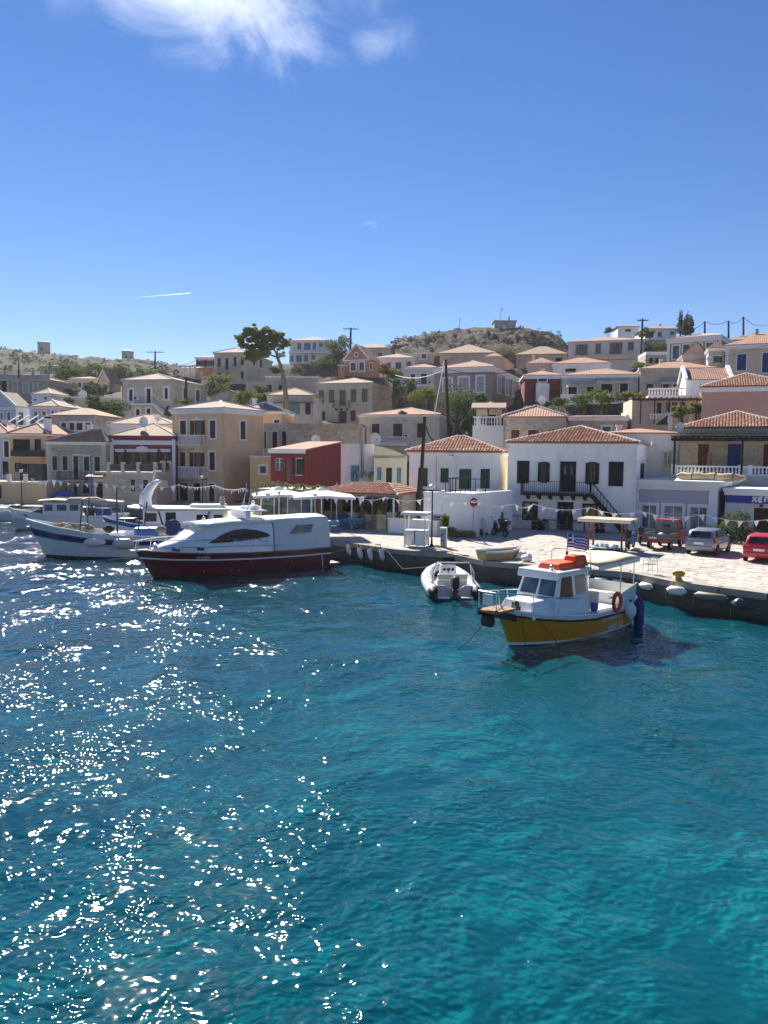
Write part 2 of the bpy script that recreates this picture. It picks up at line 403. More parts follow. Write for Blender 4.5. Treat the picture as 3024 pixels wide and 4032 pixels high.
WFRAME = paint('white_gloss_paint', (.78, .78, .77), .35, .1)

# ================================================================ sea, seabed, quay
def sea_material():
    t = NT('sea_water'); g = t.n('ShaderNodeTexCoord').outputs['Object']
    n1 = t.noise(t.mapping(g, (1, 1, 1), rot=(0, 0, .5)), 2.3, 2, .5, .5); n2 = t.noise(t.mapping(g, (1, 1.4, 1), rot=(0, 0, -.3)), 6.0, 0, .5, .3); n0 = t.noise(g, .9, 2, .5, .6)
    ruff = t.rng(t.noise(t.mapping(g, (1, .7, 1), rot=(0, 0, .35)), .42, 3, .55, .5), .38, .66, .25, 1.6)      # cat's paws: ruffled and calmer patches
    hgt = t.math('ADD', t.math('MULTIPLY', t.math('ADD', t.math('MULTIPLY', n1, .55), t.math('MULTIPLY', n2, .26)), ruff), t.math('MULTIPLY', n0, .9))
    nrm = t.bump(hgt, 1.0, .10)
    big = t.noise(g, .07, 3, .5, .3); sep_ = t.n('ShaderNodeSeparateXYZ'); t.l(g, sep_.inputs[0])
    deep = t.rng(t.math('ADD', sep_.outputs[0], t.math('MULTIPLY', t.math('SUBTRACT', big, .5), 22)), -19, 5)
    body = t.mix(deep, (.003, .045, .08), (.003, .118, .16))
    df = t.n('ShaderNodeBsdfDiffuse'); t.l(body, df.inputs[0]); t.l(nrm, df.inputs['Normal'])
    tr = t.n('ShaderNodeBsdfTransparent'); tint = t.mix(deep, (.05, .36, .48), (.09, .70, .78)); t.l(tint, tr.inputs[0])
    ms = t.n('ShaderNodeMixShader'); ms.inputs[0].default_value = .46; t.l(tr.outputs[0], ms.inputs[1]); t.l(df.outputs[0], ms.inputs[2])
    gl = t.n('ShaderNodeBsdfGlossy'); gl.inputs['Roughness'].default_value = .055; t.l(nrm, gl.inputs['Normal']); gl.inputs[0].default_value = (1, 1, 1, 1)
    fr = t.n('ShaderNodeFresnel'); fr.inputs[0].default_value = 1.33; t.l(nrm, fr.inputs['Normal'])
    m2 = t.n('ShaderNodeMixShader'); t.l(fr.outputs[0], m2.inputs[0]); t.l(ms.outputs[0], m2.inputs[1]); t.l(gl.outputs[0], m2.inputs[2])
    t.l(m2.outputs[0], t.out.inputs[0]); return t.m
def grid_mesh(name, xs, ys, Z, mat, smooth=True):
    X, Y = np.meshgrid(xs, ys); nx, ny = len(xs), len(ys)
    co = np.stack([X, Y, Z], -1).reshape(-1, 3).astype(np.float32)
    i = np.arange((ny - 1) * (nx - 1)); r, c = i // (nx - 1), i % (nx - 1); a = r * nx + c
    f = np.stack([a, a + 1, a + nx + 1, a + nx], -1).astype(np.int32)
    me = bpy.data.meshes.new(name); me.vertices.add(len(co)); me.vertices.foreach_set('co', co.ravel())
    me.loops.add(f.size); me.loops.foreach_set('vertex_index', f.ravel()); me.polygons.add(len(f))
    me.polygons.foreach_set('loop_start', np.arange(0, f.size, 4, dtype=np.int32)); me.polygons.foreach_set('loop_total', np.full(len(f), 4, dtype=np.int32))
    if smooth: me.polygons.foreach_set('use_smooth', np.ones(len(f), dtype=bool))
    me.materials.append(mat); me.update(); me.validate()
    o = bpy.data.objects.new(name, me); COL.objects.link(o); return o
far = [150, 300, 700, 1600, 4000]
xs = np.array([-v for v in far[::-1]] + [-90, -70, -55] + list(np.arange(-45, 32, .16)) + [36, 45, 60, 90] + far)
ys = [-4000, -1500, -500, -150, -50, -15]; y = 0.0
while y < 84: ys.append(y); y += .10 + .0028 * y
ys = np.array(ys + [90, 100, 120, 150, 300, 800, 2000, 5000])
X, Y = np.meshgrid(xs, ys); Z = np.zeros_like(X); rs = np.random.RandomState(11)
for k in range(46):
    lam = .55 * (1.072 ** k) * rs.uniform(.9, 1.1); th = rs.normal(-1.05, .75); kx, ky = 2 * math.pi / lam * math.cos(th), 2 * math.pi / lam * math.sin(th)
    wob = .5 * np.sin(.11 * X + .07 * Y + k) + .5 * np.sin(.05 * X - .13 * Y + 2 * k)
    Z += .0036 * lam ** .95 * np.sin(kx * X + ky * Y + rs.uniform(0, 6.28) + wob * 1.5)
gust = .78 + .42 * np.sin(.09 * X + .05 * Y + 1.1) * np.sin(.04 * X - .1 * Y)
Z *= gust; Z[(np.abs(X) > 95) | (Y < -20) | (Y > 95)] = 0
sea = grid_mesh('sea', xs, ys, Z, sea_material()); tag(sea, kind='structure')
def seabed_material():
    t = NT('seabed_sand'); g = t.n('ShaderNodeTexCoord').outputs['Object']
    n1 = t.noise(g, .22, 5, .6, .5); n2 = t.noise(g, 1.4, 5, .6, .8); v = t.n('ShaderNodeTexVoronoi'); v.inputs['Scale'].default_value = .7; t.l(g, v.inputs['Vector'])
    col = t.mix(t.rng(n1, .50, .60), (.55, .54, .46), (.22, .26, .22)); col = t.mix(t.rng(n2, .5, .72, 0, .6), col, (.14, .17, .14)); col = t.mix(t.rng(v.outputs['Distance'], .1, .5, .45, 0), col, (.62, .60, .5))
    vs_ = t.n('ShaderNodeVectorMath', operation='DISTANCE'); t.l(t.mapping(g, (1, .8, 0)), vs_.inputs[0]); vs_.inputs[1].default_value = (10.6, 23.0, 0)     # uneven dark patch mixed into the bed colour beside the yellow boat
    dark_patch = t.rng(t.math('ADD', vs_.outputs['Value'], t.math('MULTIPLY', t.math('SUBTRACT', n1, .5), 7)), 3.6, 5.4, 1, 0)
    col = t.mix(dark_patch, col, (.006, .010, .02))
    return t.finish(col, .95, t.bump(n2, .8, .2), spec=.05)
bx_ = np.array([-4000, -300, -120] + list(np.arange(-60, 45, 1.0)) + [80, 300, 4000]); by_ = np.array([-4000, -200, -40] + list(np.arange(-10, 86, 1.0)) + [110, 300, 5000])
BX, BY = np.meshgrid(bx_, by_); BZ = -3.3 + .35 * np.sin(.31 * BX + .2 * BY) * np.sin(.23 * BY - .1 * BX) + .2 * np.sin(.9 * BX) * np.sin(.8 * BY + 1) - np.clip(-BX - 4, 0, 40) * .05
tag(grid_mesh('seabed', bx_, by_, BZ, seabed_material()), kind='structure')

EDGE = [(95, 16), *[(p.x, p.y) for p in (on_z(3240, 2365, QZ), on_z(3024, 2341, QZ), on_z(2657, 2293, QZ), on_z(2479, 2257, QZ), on_z(2200, 2235, QZ), on_z(1911, 2212, QZ), on_z(1771, 2182, QZ), on_z(1564, 2166, QZ), on_z(1400, 2143, QZ), on_z(1291, 2131, QZ))],
        (-7.2, 51.6), (-12, 56), (-16, 63.5), (-22, 74), (-45, 77.5), (-160, 84)]
BACK = [(-160, 110), (95, 110)]
def pave_base():
    t = NT('quay_paving'); g = t.n('ShaderNodeTexCoord').outputs['Object']
    v = t.n('ShaderNodeTexVoronoi', feature='DISTANCE_TO_EDGE'); v.inputs['Scale'].default_value = 1.6; t.l(g, v.inputs['Vector'])
    v2 = t.n('ShaderNodeTexVoronoi'); v2.inputs['Scale'].default_value = 1.6; t.l(g, v2.inputs['Vector']); s = t.n('ShaderNodeSeparateColor'); t.l(v2.outputs['Color'], s.inputs[0])
    col = t.mix(s.outputs[0], (.40, .355, .31), (.48, .43, .38)); col = t.mix(t.rng(v.outputs['Distance'], 0, .06, .7, 0), col, (.30, .27, .23)); col = t.mix(t.rng(t.noise(g, .35, 5, .65), .48, .75, 0, .5), col, (.28, .24, .2))
    return t.finish(col, .9, t.bump(t.noise(g, 9, 3), .3, .02), spec=.15)
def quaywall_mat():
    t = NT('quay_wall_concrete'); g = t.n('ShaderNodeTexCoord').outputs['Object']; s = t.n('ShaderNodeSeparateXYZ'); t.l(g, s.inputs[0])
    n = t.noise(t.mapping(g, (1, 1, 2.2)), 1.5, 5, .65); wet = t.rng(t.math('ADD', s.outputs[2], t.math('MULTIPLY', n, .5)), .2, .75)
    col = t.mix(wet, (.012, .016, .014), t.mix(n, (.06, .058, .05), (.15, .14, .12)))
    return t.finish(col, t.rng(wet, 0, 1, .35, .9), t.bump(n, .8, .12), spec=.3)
PV, QW = pave_base(), quaywall_mat()
m = MB(); pl = EDGE + BACK; n = len(EDGE)
m.face([(x, y, QZ) for x, y in pl][::-1])
quay = m.build('quay', PV); tag(quay, kind='structure')
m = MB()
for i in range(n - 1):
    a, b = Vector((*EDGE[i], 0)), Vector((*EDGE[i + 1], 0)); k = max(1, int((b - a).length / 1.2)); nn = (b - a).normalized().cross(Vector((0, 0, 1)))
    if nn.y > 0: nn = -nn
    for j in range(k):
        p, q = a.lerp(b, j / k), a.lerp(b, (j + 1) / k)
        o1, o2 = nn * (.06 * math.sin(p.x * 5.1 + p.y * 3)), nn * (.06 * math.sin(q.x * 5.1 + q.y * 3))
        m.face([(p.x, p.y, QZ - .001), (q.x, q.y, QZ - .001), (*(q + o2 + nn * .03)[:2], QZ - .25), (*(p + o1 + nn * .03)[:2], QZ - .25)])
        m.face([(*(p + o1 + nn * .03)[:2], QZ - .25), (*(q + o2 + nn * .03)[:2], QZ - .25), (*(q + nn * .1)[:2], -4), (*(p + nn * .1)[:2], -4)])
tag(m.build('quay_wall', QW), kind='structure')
def in_poly(x, y, poly):
    c = False; j = len(poly) - 1
    for i in range(len(poly)):
        xi, yi = poly[i]; xj, yj = poly[j]
        if (yi > y) != (yj > y) and x < (xj - xi) * (y - yi) / (yj - yi) + xi: c = not c
        j = i
    return c
# irregular flagstones laid over the quay, each with its own edges
FLAG = island('flagstones', (.43, .40, .355), (.51, .475, .43), .88, 7, .35, spec=.15, c3=(.36, .325, .285))
sx, sy = .54, .40; cells = []; rr = random.Random(5); jit = {}
def jp(i, j):
    if (i, j) not in jit: jit[(i, j)] = (rr.uniform(-.3, .3) * sx, rr.uniform(-.3, .3) * sy)
    a = jit[(i, j)]; x, y = i * sx + a[0] + (j % 2) * sx * .5, j * sy + a[1]; c, s_ = math.cos(-.45), math.sin(-.45)
    return (x * c - y * s_, 28 + x * s_ + y * c)
for i in range(-76, 140):
    for j in range(-42, 124):
        q = [jp(i, j), jp(i + 1, j), jp(i + 1, j + 1), jp(i, j + 1)]
        cx_, cy_ = sum(p[0] for p in q) / 4, sum(p[1] for p in q) / 4
        if cy_ > 60 or cx_ < -14 or abs(cx_) > cy_ * .85 + 2: continue
        if all(in_poly(*p, pl) for p in q) : cells.append((math.hypot(cx_, cy_) + (200 if abs(cx_) > cy_ * .5 else 0), cx_, cy_, q))
cells.sort()
def flag(mm, cx_, cy_, q, org=(0, 0)):
    hz = QZ + .02 + rr.uniform(-.006, .012); tilt = rr.uniform(-.008, .008)
    pts = []
    for k in range(4):
        a, b = q[k], q[(k + 1) % 4]
        for t, o in ((.12, 0), (.5, rr.uniform(-.04, .06)), (.88, 0)):
            x, y = a[0] + (b[0] - a[0]) * t, a[1] + (b[1] - a[1]) * t; x = cx_ + (x - cx_) * (.97 + o); y = cy_ + (y - cy_) * (.97 + o); pts.append((x - org[0], y - org[1]))
    top = [mm.p((x, y, hz + tilt * (x + org[0] - cx_) * 3)) for x, y in pts]; bot = [mm.p((cx_ - org[0] + (x + org[0] - cx_) * 1.03, cy_ - org[1] + (y + org[1] - cy_) * 1.03, QZ - .002)) for x, y in pts]
    mm.idx(top)
    for k in range(len(pts)): mm.idx([bot[k], bot[(k + 1) % len(pts)], top[(k + 1) % len(pts)], top[k]])
for c in cells[:300]:
    mm = MB(); flag(mm, *c[1:]); mm.build('flagstone', FLAG, quay)
mm = MB()
for c in cells[300:]: flag(mm, *c[1:])
tag(mm.build('flagstones', FLAG, quay), kind='stuff')
# kerb stones along the edge
KERB = stonework('kerb_stone', (.40, .36, .31), (.33, .29, .25), (.27, .24, .21), .6, 1, .3, .4)
for i in range(1, 11):
    a, b = Vector((*EDGE[i], 0)), Vector((*EDGE[i + 1], 0)); L_ = (b - a).length; k = max(1, int(L_ / 1.5)); nn = Vector((0, 0, 1)).cross(b - a).normalized()
    if nn.y < 0: nn = -nn
    for j in range(k):
        p, q = a.lerp(b, (j + .015) / k), a.lerp(b, (j + .985) / k); zt = QZ + .05 + rr.uniform(-.008, .008)
        MB().prism([(*(p - nn * .08)[:2], QZ - .22), (*(q - nn * .08)[:2], QZ - .22), (*(q + nn * .5)[:2], QZ - .22), (*(p + nn * .5)[:2], QZ - .22)], (0, 0, 1), zt - QZ + .22).build('kerb_stone', KERB, quay)

# ---------------------------------------------------------------- house kit
GROUND_PTS = []; CHR = random.Random(17)
class House:
    """local axes: x along the front to the right, y into the house, z up from the base; origin at the front left base corner"""
    def __init__(s, name, label, crop, xl, xr, ye, d, a, zb, L=8.0, xs=None, wall=None, cat='house', group=None, sink=2.0, ground=True, dl=None):
        s.a = R(a); s.crop = crop
        pxr, pye = cp(crop, xr, ye); pxl, _ = cp(crop, xl, ye)
        u = Vector((math.cos(s.a), -math.sin(s.a), 0)); v = Vector((math.sin(s.a), math.cos(s.a), 0))
        if dl is not None:                      # depth known at the left corner instead
            C0 = at(pxl, pye, dl); lo, hi = .2, 60.
            for _ in range(50):
                m = (lo + hi) / 2
                if project(C0 + u * m)[0] < pxr: lo = m
                else: hi = m
            C = C0 + u * lo; d = C.y
        else: C = at(pxr, pye, d)
        s.eave = C.z
        lo, hi = .2, 80.
        for _ in range(50):
            m = (lo + hi) / 2
            if project(C - u * m)[0] > pxl: lo = m
            else: hi = m
        s.W = lo
        if xs is not None:
            pxs, _ = cp(crop, xs, ye); lo, hi = .2, 60.
            for _ in range(50):
                m = (lo + hi) / 2
                if project(C + v * m)[0] < pxs: lo = m
                else: hi = m
            s.D = lo
        else: s.D = L
        if isinstance(zb, tuple): zb = at(pxr, cp(crop, 0, zb[0])[1], d).z
        s.zb = zb; s.H = s.eave - zb; s.sink = sink
        O = C - u * s.W; O.z = zb; s.O = O
        s.root = thing(name, label, cat, O, -s.a, group)
        s.Mi = (Matrix.Translation(O) @ Matrix.Rotation(-s.a, 4, 'Z')).inverted()
        s.hF = []; s.hS = []; s.wall = wall
        if ground:
            for q in (O, O + u * s.W, O + u * s.W + v * s.D, O + v * s.D): GROUND_PTS.append((q.x, q.y, zb))
    def loc(s, p): return s.Mi @ Vector(p)
    def hit(s, face, px, py, off=0.0):
        o = s.Mi @ CAMP; r = (s.Mi.to_3x3() @ ray(px, py))
        if face == 'F':
            q = o + r * ((-off - o.y) / r.y); return q.x, q.z
        q = o + r * ((s.W + off - o.x) / r.x); return q.y, q.z
    def rect(s, face, x0, y0, x1, y1, crop=None, off=0.0):
        k = crop or s.crop; a = cp(k, x0, y0); b = cp(k, x1, y1); mx_, my = (a[0] + b[0]) / 2, (a[1] + b[1]) / 2
        u0 = s.hit(face, a[0], my, off)[0]; u1 = s.hit(face, b[0], my, off)[0]; z1 = s.hit(face, mx_, a[1], off)[1]; z0 = s.hit(face, mx_, b[1], off)[1]
        return u0, z0, u1, z1
    def T(s, face):
        if face == 'F': return lambda q: (q[0], -q[1], q[2])
        return lambda q: (s.W + q[1], q[0], q[2])
    # ---- openings
    def win(s, face, x0, y0, x1, y1, style='c', shut=None, sur=None, sw=.14, crop=None, name='window', sill=True, glass=None, frame=None, floor=False, head=None):
        u0, z0, u1, z1 = s.rect(face, x0, y0, x1, y1, crop)
        lim = s.W if face == 'F' else s.D
        u0 = max(.08, u0); u1 = min(lim - .08, u1); z1 = min(z1, s.H - .12); z0 = max(z0, .03)
        if u1 - u0 < .1 or z1 - z0 < .1: return None
        (s.hF if face == 'F' else s.hS).append((u0, z0, u1, z1))
        T = s.T(face); shut = shut or SH_BROWN
        m = MB(T)
        if sur is not None:
            m.box(u0 - sw, -.01, z0 - (sw if sill else 0), u0, .05, z1 + sw); m.box(u1, -.01, z0 - (sw if sill else 0), u1 + sw, .05, z1 + sw)
            m.box(u0, -.01, z1, u1, .05, z1 + sw)
            if sill: m.box(u0, -.01, z0 - sw, u1, .07, z0)
            o = m.build(name, sur, s.root)
        else:
            m.box(u0 - .04, -.01, z0 - .07, u1 + .04, .06, z0) if sill else m.box(u0, -.16, z0, u1, -.10, z0 + .03)
            o = m.build(name, s.wall, s.root)
        if head is not None:
            MB(T).box(u0 - .25, -.01, z1 + sw + .02, u1 + .25, .14, z1 + sw + .2).box(u0 - .3, -.01, z1 + sw + .2, u1 + .3, .2, z1 + sw + .27).build('lintel', head, o)
        g = glass or GLASS; uw = u1 - u0; c = (u0 + u1) / 2
        def leaf(a, b, y0, y1):
            q = MB(T); t = .06
            q.box(a, y0, z0 + .02, b, y1 - .015, z1 - .02)
            q.box(a, y1 - .015, z0 + .02, a + t, y1, z1 - .02); q.box(b - t, y1 - .015, z0 + .02, b, y1, z1 - .02)
            for zz in (z0 + .02, (z0 + z1) / 2 - .04, z1 - .1): q.box(a + t, y1 - .015, zz, b - t, y1, zz + .08)
            q.build('shutter', shut, o)
        if style == 'c':
            leaf(u0 + .01, c - .006, -.12, -.05); leaf(c + .006, u1 - .01, -.12, -.05)
        elif style in 'op':
            MB(T).box(u0, -.17, z0, u1, -.15, z1).build('pane', g, o)
            q = MB(T); t = .05
            q.box(u0, -.15, z0, u0 + t, -.11, z1); q.box(u1 - t, -.15, z0, u1, -.11, z1); q.box(u0 + t, -.15, z1 - t, u1 - t, -.11, z1); q.box(u0 + t, -.15, z0, u1 - t, -.11, z0 + t)
            q.box(c - .03, -.15, z0 + t, c + .03, -.11, z1 - t)
            zz = z0 + (z1 - z0) * .66
            q.box(u0 + t, -.148, zz, c - .03, -.115, zz + .035); q.box(c + .03, -.148, zz, u1 - t, -.115, zz + .035)
            q.build('frame', frame or shut, o)
            if style == 'o':
                lw = uw * .5
                leaf(u0 - lw - .02, u0 - .02, .052, .09); leaf(u1 + .02, u1 + lw + .02, .052, .09)
        elif style == 'd':
            q = MB(T); q.box(u0, -.17, z0, u1, -.11, z1); t = uw * .1
            for a, b in ((u0 + t, c - t / 2), (c + t / 2, u1 - t)):
                for za, zb_ in ((z0 + .15, z0 + (z1 - z0) * .4), (z0 + (z1 - z0) * .46, z1 - .15)): q.box(a, -.11, za, b, -.095, zb_)
            q.build('door_leaf', shut, o)
        elif style == 'x':      # dark opening without leaf or glass
            MB(T).box(u0, -.6, z0, u1, -.58, z1).build('dark_recess', DARKIN, o)
        elif style == 'b':      # boarded or rendered up
            MB(T).box(u0, -.15, z0, u1, -.06, z1).build('infill', shut, o)
        return o
    # ---- walls with real openings
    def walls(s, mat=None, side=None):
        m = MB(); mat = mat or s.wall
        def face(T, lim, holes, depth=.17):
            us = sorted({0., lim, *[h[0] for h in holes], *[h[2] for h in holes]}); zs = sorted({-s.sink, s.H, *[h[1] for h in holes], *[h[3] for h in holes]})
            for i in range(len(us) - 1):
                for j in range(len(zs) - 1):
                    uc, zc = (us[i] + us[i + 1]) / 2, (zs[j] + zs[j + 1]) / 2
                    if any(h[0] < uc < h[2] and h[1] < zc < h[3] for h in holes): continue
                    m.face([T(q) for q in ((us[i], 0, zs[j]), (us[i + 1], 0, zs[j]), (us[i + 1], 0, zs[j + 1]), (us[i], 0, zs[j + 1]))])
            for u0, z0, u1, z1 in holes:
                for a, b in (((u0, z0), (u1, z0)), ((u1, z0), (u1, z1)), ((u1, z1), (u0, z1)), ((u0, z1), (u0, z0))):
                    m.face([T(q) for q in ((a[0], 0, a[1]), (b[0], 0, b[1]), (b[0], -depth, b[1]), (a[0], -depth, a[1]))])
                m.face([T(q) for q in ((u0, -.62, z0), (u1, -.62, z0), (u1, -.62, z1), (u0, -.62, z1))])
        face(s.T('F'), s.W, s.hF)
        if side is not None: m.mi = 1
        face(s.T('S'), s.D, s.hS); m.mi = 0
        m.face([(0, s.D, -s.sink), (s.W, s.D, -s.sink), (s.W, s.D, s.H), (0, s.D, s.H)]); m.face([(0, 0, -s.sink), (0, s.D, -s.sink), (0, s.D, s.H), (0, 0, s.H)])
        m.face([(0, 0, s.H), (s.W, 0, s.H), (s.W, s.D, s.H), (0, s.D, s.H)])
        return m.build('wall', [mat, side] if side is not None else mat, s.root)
    def gable_wall(s, rise, axis='y', mat=None):
        if axis == 'y':
            for y, t in ((0, 1), (s.D, -1)): MB().prism([(0, y, s.H), (s.W, y, s.H), (s.W / 2, y, s.H + rise)], (0, 1, 0), .2 * t).build('gable', mat or s.wall, s.root)
        else:
            for x, t in ((0, 1), (s.W, -1)): MB().prism([(x, 0, s.H), (x, s.D, s.H), (x, s.D / 2, s.H + rise)], (1, 0, 0), .2 * t).build('gable', mat or s.wall, s.root)
    def cornice(s, h=.35, out_=.15, mat=None, z=None, steps=2, drop=0.0):
        m = MB(); z = s.H if z is None else z; mat = mat or WHITE2
        for i in range(steps):
            o = out_ * (i + 1) / steps; za = z - drop - h + h * i / steps; zb = z - drop - h + h * (i + 1) / steps
            if i == steps - 1: zb += .012
            m.box(-o, -o, za, s.W + o, 0, zb); m.box(s.W, 0, za, s.W + o, s.D + o, zb); m.box(-o, 0, za, 0, s.D + o, zb); m.box(0, s.D, za, s.W, s.D + o, zb)
        return m.build('cornice', mat, s.root)
    def band(s, z, h, mat, out_=.05):
        m = MB(); m.box(-out_, -out_, z, s.W + out_, 0, z + h); m.box(s.W, 0, z, s.W + out_, s.D, z + h)
        return m.build('band', mat, s.root)
    def corners(s, w_=.4, mat=None, out_=.04, top=0.):
        mat = mat or WHITE2
        MB().box(-out_, -out_, 0, w_, 0, s.H - top).build('corner_strip', mat, s.root)
        m = MB(); a, b, e = s.W - w_, s.W + out_, -out_
        m.prism([(a, 0, 0), (a, e, 0), (b, e, 0), (b, w_, 0), (s.W, w_, 0), (s.W, 0, 0)], (0, 0, 1), s.H - top).build('corner_strip', mat, s.root)
    # ---- roofs
    def roof(s, kind='hip', rise=1.4, over=.25, mat=None, cap=None, capr=.1, z=None, inset=None, capseg=0, ridge=None, tiles=0):
        mat = mat or TILE; z = s.H if z is None else z
        if kind == 'hip': rise *= .66
        x0, x1, y0, y1 = -over, s.W + over, -over, s.D + over; W, D = x1 - x0, y1 - y0
        if kind == 'hip':
            if W >= D: i = inset if inset is not None else D / 2; r0, r1 = (x0 + i, (y0 + y1) / 2), (x1 - i, (y0 + y1) / 2)
            else: i = inset if inset is not None else W / 2; r0, r1 = ((x0 + x1) / 2, y0 + i), ((x0 + x1) / 2, y1 - i)
            if ridge: r0, r1 = ridge
        elif kind == 'shed': r0, r1 = (x0, y1), (x1, y1)
        elif kind == 'gx': r0, r1 = (x0, (y0 + y1) / 2), (x1, (y0 + y1) / 2)
        elif kind == 'gy': r0, r1 = ((x0 + x1) / 2, y0), ((x0 + x1) / 2, y1)
        zr = z + rise; th = .1
        A, B, C_, D_ = (x0, y0, z), (x1, y0, z), (x1, y1, z), (x0, y1, z); P0 = (*r0, zr); P1 = (*r1, zr)
        alongx = abs(r1[0] - r0[0]) >= abs(r1[1] - r0[1]) and kind != 'gy'
        if kind == 'shed': planes = [[A, B, (x1, y1, zr), (x0, y1, zr)]]; edges = []
        elif alongx:
            planes = [[A, B, P1, P0], [C_, D_, P0, P1]]
            if kind == 'hip': planes += [[B, C_, P1], [D_, A, P0]]
            edges = [(P0, P1)] + ([(A, P0), (B, P1), (C_, P1), (D_, P0)] if kind == 'hip' else [])
        else:
            planes = [[B, C_, P1, P0], [D_, A, P0, P1]]
            if kind == 'hip': planes += [[A, B, P0], [C_, D_, P1]]
            edges = [(P0, P1)] + ([(A, P0), (B, P0), (C_, P1), (D_, P1)] if kind == 'hip' else [])
        m = MB()
        s.planes = planes
        for pl in planes:
            q = [Vector(t) for t in pl]; e = (q[1] - q[0]).normalized(); nn = e.cross(q[-1] - q[0]).normalized()
            if nn.z < 0: nn = -nn
            up = nn.cross(e); up = up if up.z > 0 else -up
            uvs = [((t - q[0]).dot(e), (t - q[0]).dot(up)) for t in q]
            m.face([t + nn * th for t in q], uvs); m.face([t for t in reversed(q)])
            n = len(q)
            for j in range(n): m.face([q[j], q[(j + 1) % n], q[(j + 1) % n] + nn * th, q[j] + nn * th])
        ro = m.build('roof', mat, s.root); s.roofo = ro
        if cap is not None:
            for a, b in edges:
                a = Vector(a) + Vector((0, 0, th)); b = Vector(b) + Vector((0, 0, th))
                if capseg:
                    k = max(2, int((b - a).length / capseg))
                    for i in range(k):
                        p, q = a.lerp(b, i / k), a.lerp(b, (i + .86) / k)
                        MB().tube([p, q + Vector((0, 0, .03))], [capr, capr * 1.2], 6).build('ridge_tile', cap, ro)
                else:
                    MB().tube([a, b], capr, 6).build('ridge_cap', cap, ro)
        if kind == 'hip' and tiles == 0 and CHR.random() < .38 and s.W > 4:        # a small chimney somewhere behind the front slope
            cx_ = s.W * CHR.uniform(.15, .85); cy_ = s.D * CHR.uniform(.35, .6); ch_ = CHR.uniform(.5, .9); zc = z + rise * .5
            MB().box(cx_ - .25, cy_ - .2, zc - .8, cx_ + .25, cy_ + .2, z + rise + ch_ * .6).box(cx_ - .32, cy_ - .27, z + rise + ch_ * .6, cx_ + .32, cy_ + .27, z + rise + ch_ * .6 + .1).build('chimney', WHITE if CHR.random() < .6 else CEMENT, ro)
        if s.W > 5 and CHR.random() < .6:                                        # rain pipe down one corner
            xp = .12 if CHR.random() < .5 else s.W - .12
            MB().tube([(xp, -.1, -.5), (xp, -.1, z - .45), (xp, -.02, z - .25)], .05, 6).build('rain_pipe', GALV if CHR.random() < .5 else WFRAME, s.root)
        if s.W > 6 and CHR.random() < .35 and s.hF:                              # air conditioner on the front wall
            hh_ = CHR.choice(s.hF); xa = min(s.W - 1.1, hh_[2] + .35); za = max(.4, hh_[1] + .1)
            if not any(q[0] - .1 < xa + .8 and q[2] + .1 > xa and q[1] < za + .6 and q[3] > za for q in s.hF):
                a_ = MB().box(xa, -.34, za, xa + .8, -.04, za + .55).build('air_conditioner', WFRAME, s.root); MB().lathe([(.2, -.02), (.2, 0)], (xa + .3, -.345, za + .28), 14, 'y').build('fan_grille', IRON, a_)
        if tiles: lay_tiles(s, planes, ro, tiles, th)
        return ro
    def flat_roof(s, par=.25, t=.2, mat=None, top=None):
        m = MB(); mat = mat or s.wall; z = s.H
        m.box(-.03, -.03, z - .02, s.W + .03, t, z + par); m.box(-.03, s.D - t, z - .02, s.W + .03, s.D + .03, z + par)
        m.box(-.03, t, z - .02, t, s.D - t, z + par); m.box(s.W - t, t, z - .02, s.W + .03, s.D - t, z + par)
        m.build('parapet', mat, s.root)
    # ---- balconies
    def balcony(s, face, x0, yr, x1, yf, depth=1.0, style='bars', mat=None, slab=None, crop=None, n=None, sides=True, brackets=0, brmat=None, th=.14):
        """x0..x1 pixels across, yr = top of rail, yf = top of the floor slab, measured on the wall plane moved out by depth"""
        u0, z0, u1, z1 = s.rect(face, x0, yr, x1, yf, crop, depth); T = s.T(face); mat = mat or IRON
        b = MB(T).box(u0, -.02, z0 - th, u1, depth + .05, z0).build('balcony_floor', slab or WHITE2, s.root)
        if brackets:
            for i in range(brackets):
                u = u0 + (u1 - u0) * (i + .5) / brackets
                MB(T).prism([(u - .1, 0, z0 - th - .35), (u - .1, 0, z0 - th), (u - .1, depth * .8, z0 - th), (u - .1, depth * .7, z0 - th - .14)], (1, 0, 0), .2).build('bracket', brmat or mat, b)
        hgt = z1 - z0; runs = [((u0, depth), (u1, depth))]
        if sides: runs += [((u0, 0), (u0, depth)), ((u1, 0), (u1, depth))]
        r = MB(T)
        for a, c in runs:
            A, C = Vector((a[0], a[1], z1)), Vector((c[0], c[1], z1))
            w_ = .05 if style != 'baluster' else .16
            r.bar(A, C, w_, w_ * .7); r.bar(A - Vector((0, 0, hgt - .08)), C - Vector((0, 0, hgt - .08)), w_ * .8, w_ * .6)
        rail = r.build('railing', mat, b)
        for a, c in runs:
            L = math.hypot(c[0] - a[0], c[1] - a[1]); k = n or max(2, int(L / (.14 if style == 'bars' else .24)))
            if (a, c) != runs[0]: k = max(2, int(k * L / max(.1, u1 - u0)))
            if style == 'panel':
                MB(T).bar((a[0], a[1], z0 + hgt / 2), (c[0], c[1], z0 + hgt / 2), .02, hgt * .78).build('rail_panel', mat, rail); continue
            for i in range(k + 1):
                t = i / k; u, dd = a[0] + (c[0] - a[0]) * t, a[1] + (c[1] - a[1]) * t
                if style == 'bars': MB(T).box(u - .012, dd - .012, z0 + .05, u + .012, dd + .012, z1 - .02).build('rail_bar', mat, rail)
                else: inst('baluster', baluster_mesh(), rail, T((u, dd, z0 + .06)), (0, 0, 0), (1, 1, (hgt - .14) / .6)).data
        return b
    def dish(s, px, py, dd, r=.35, crop=None, label=None):
        pass
_BM = {}
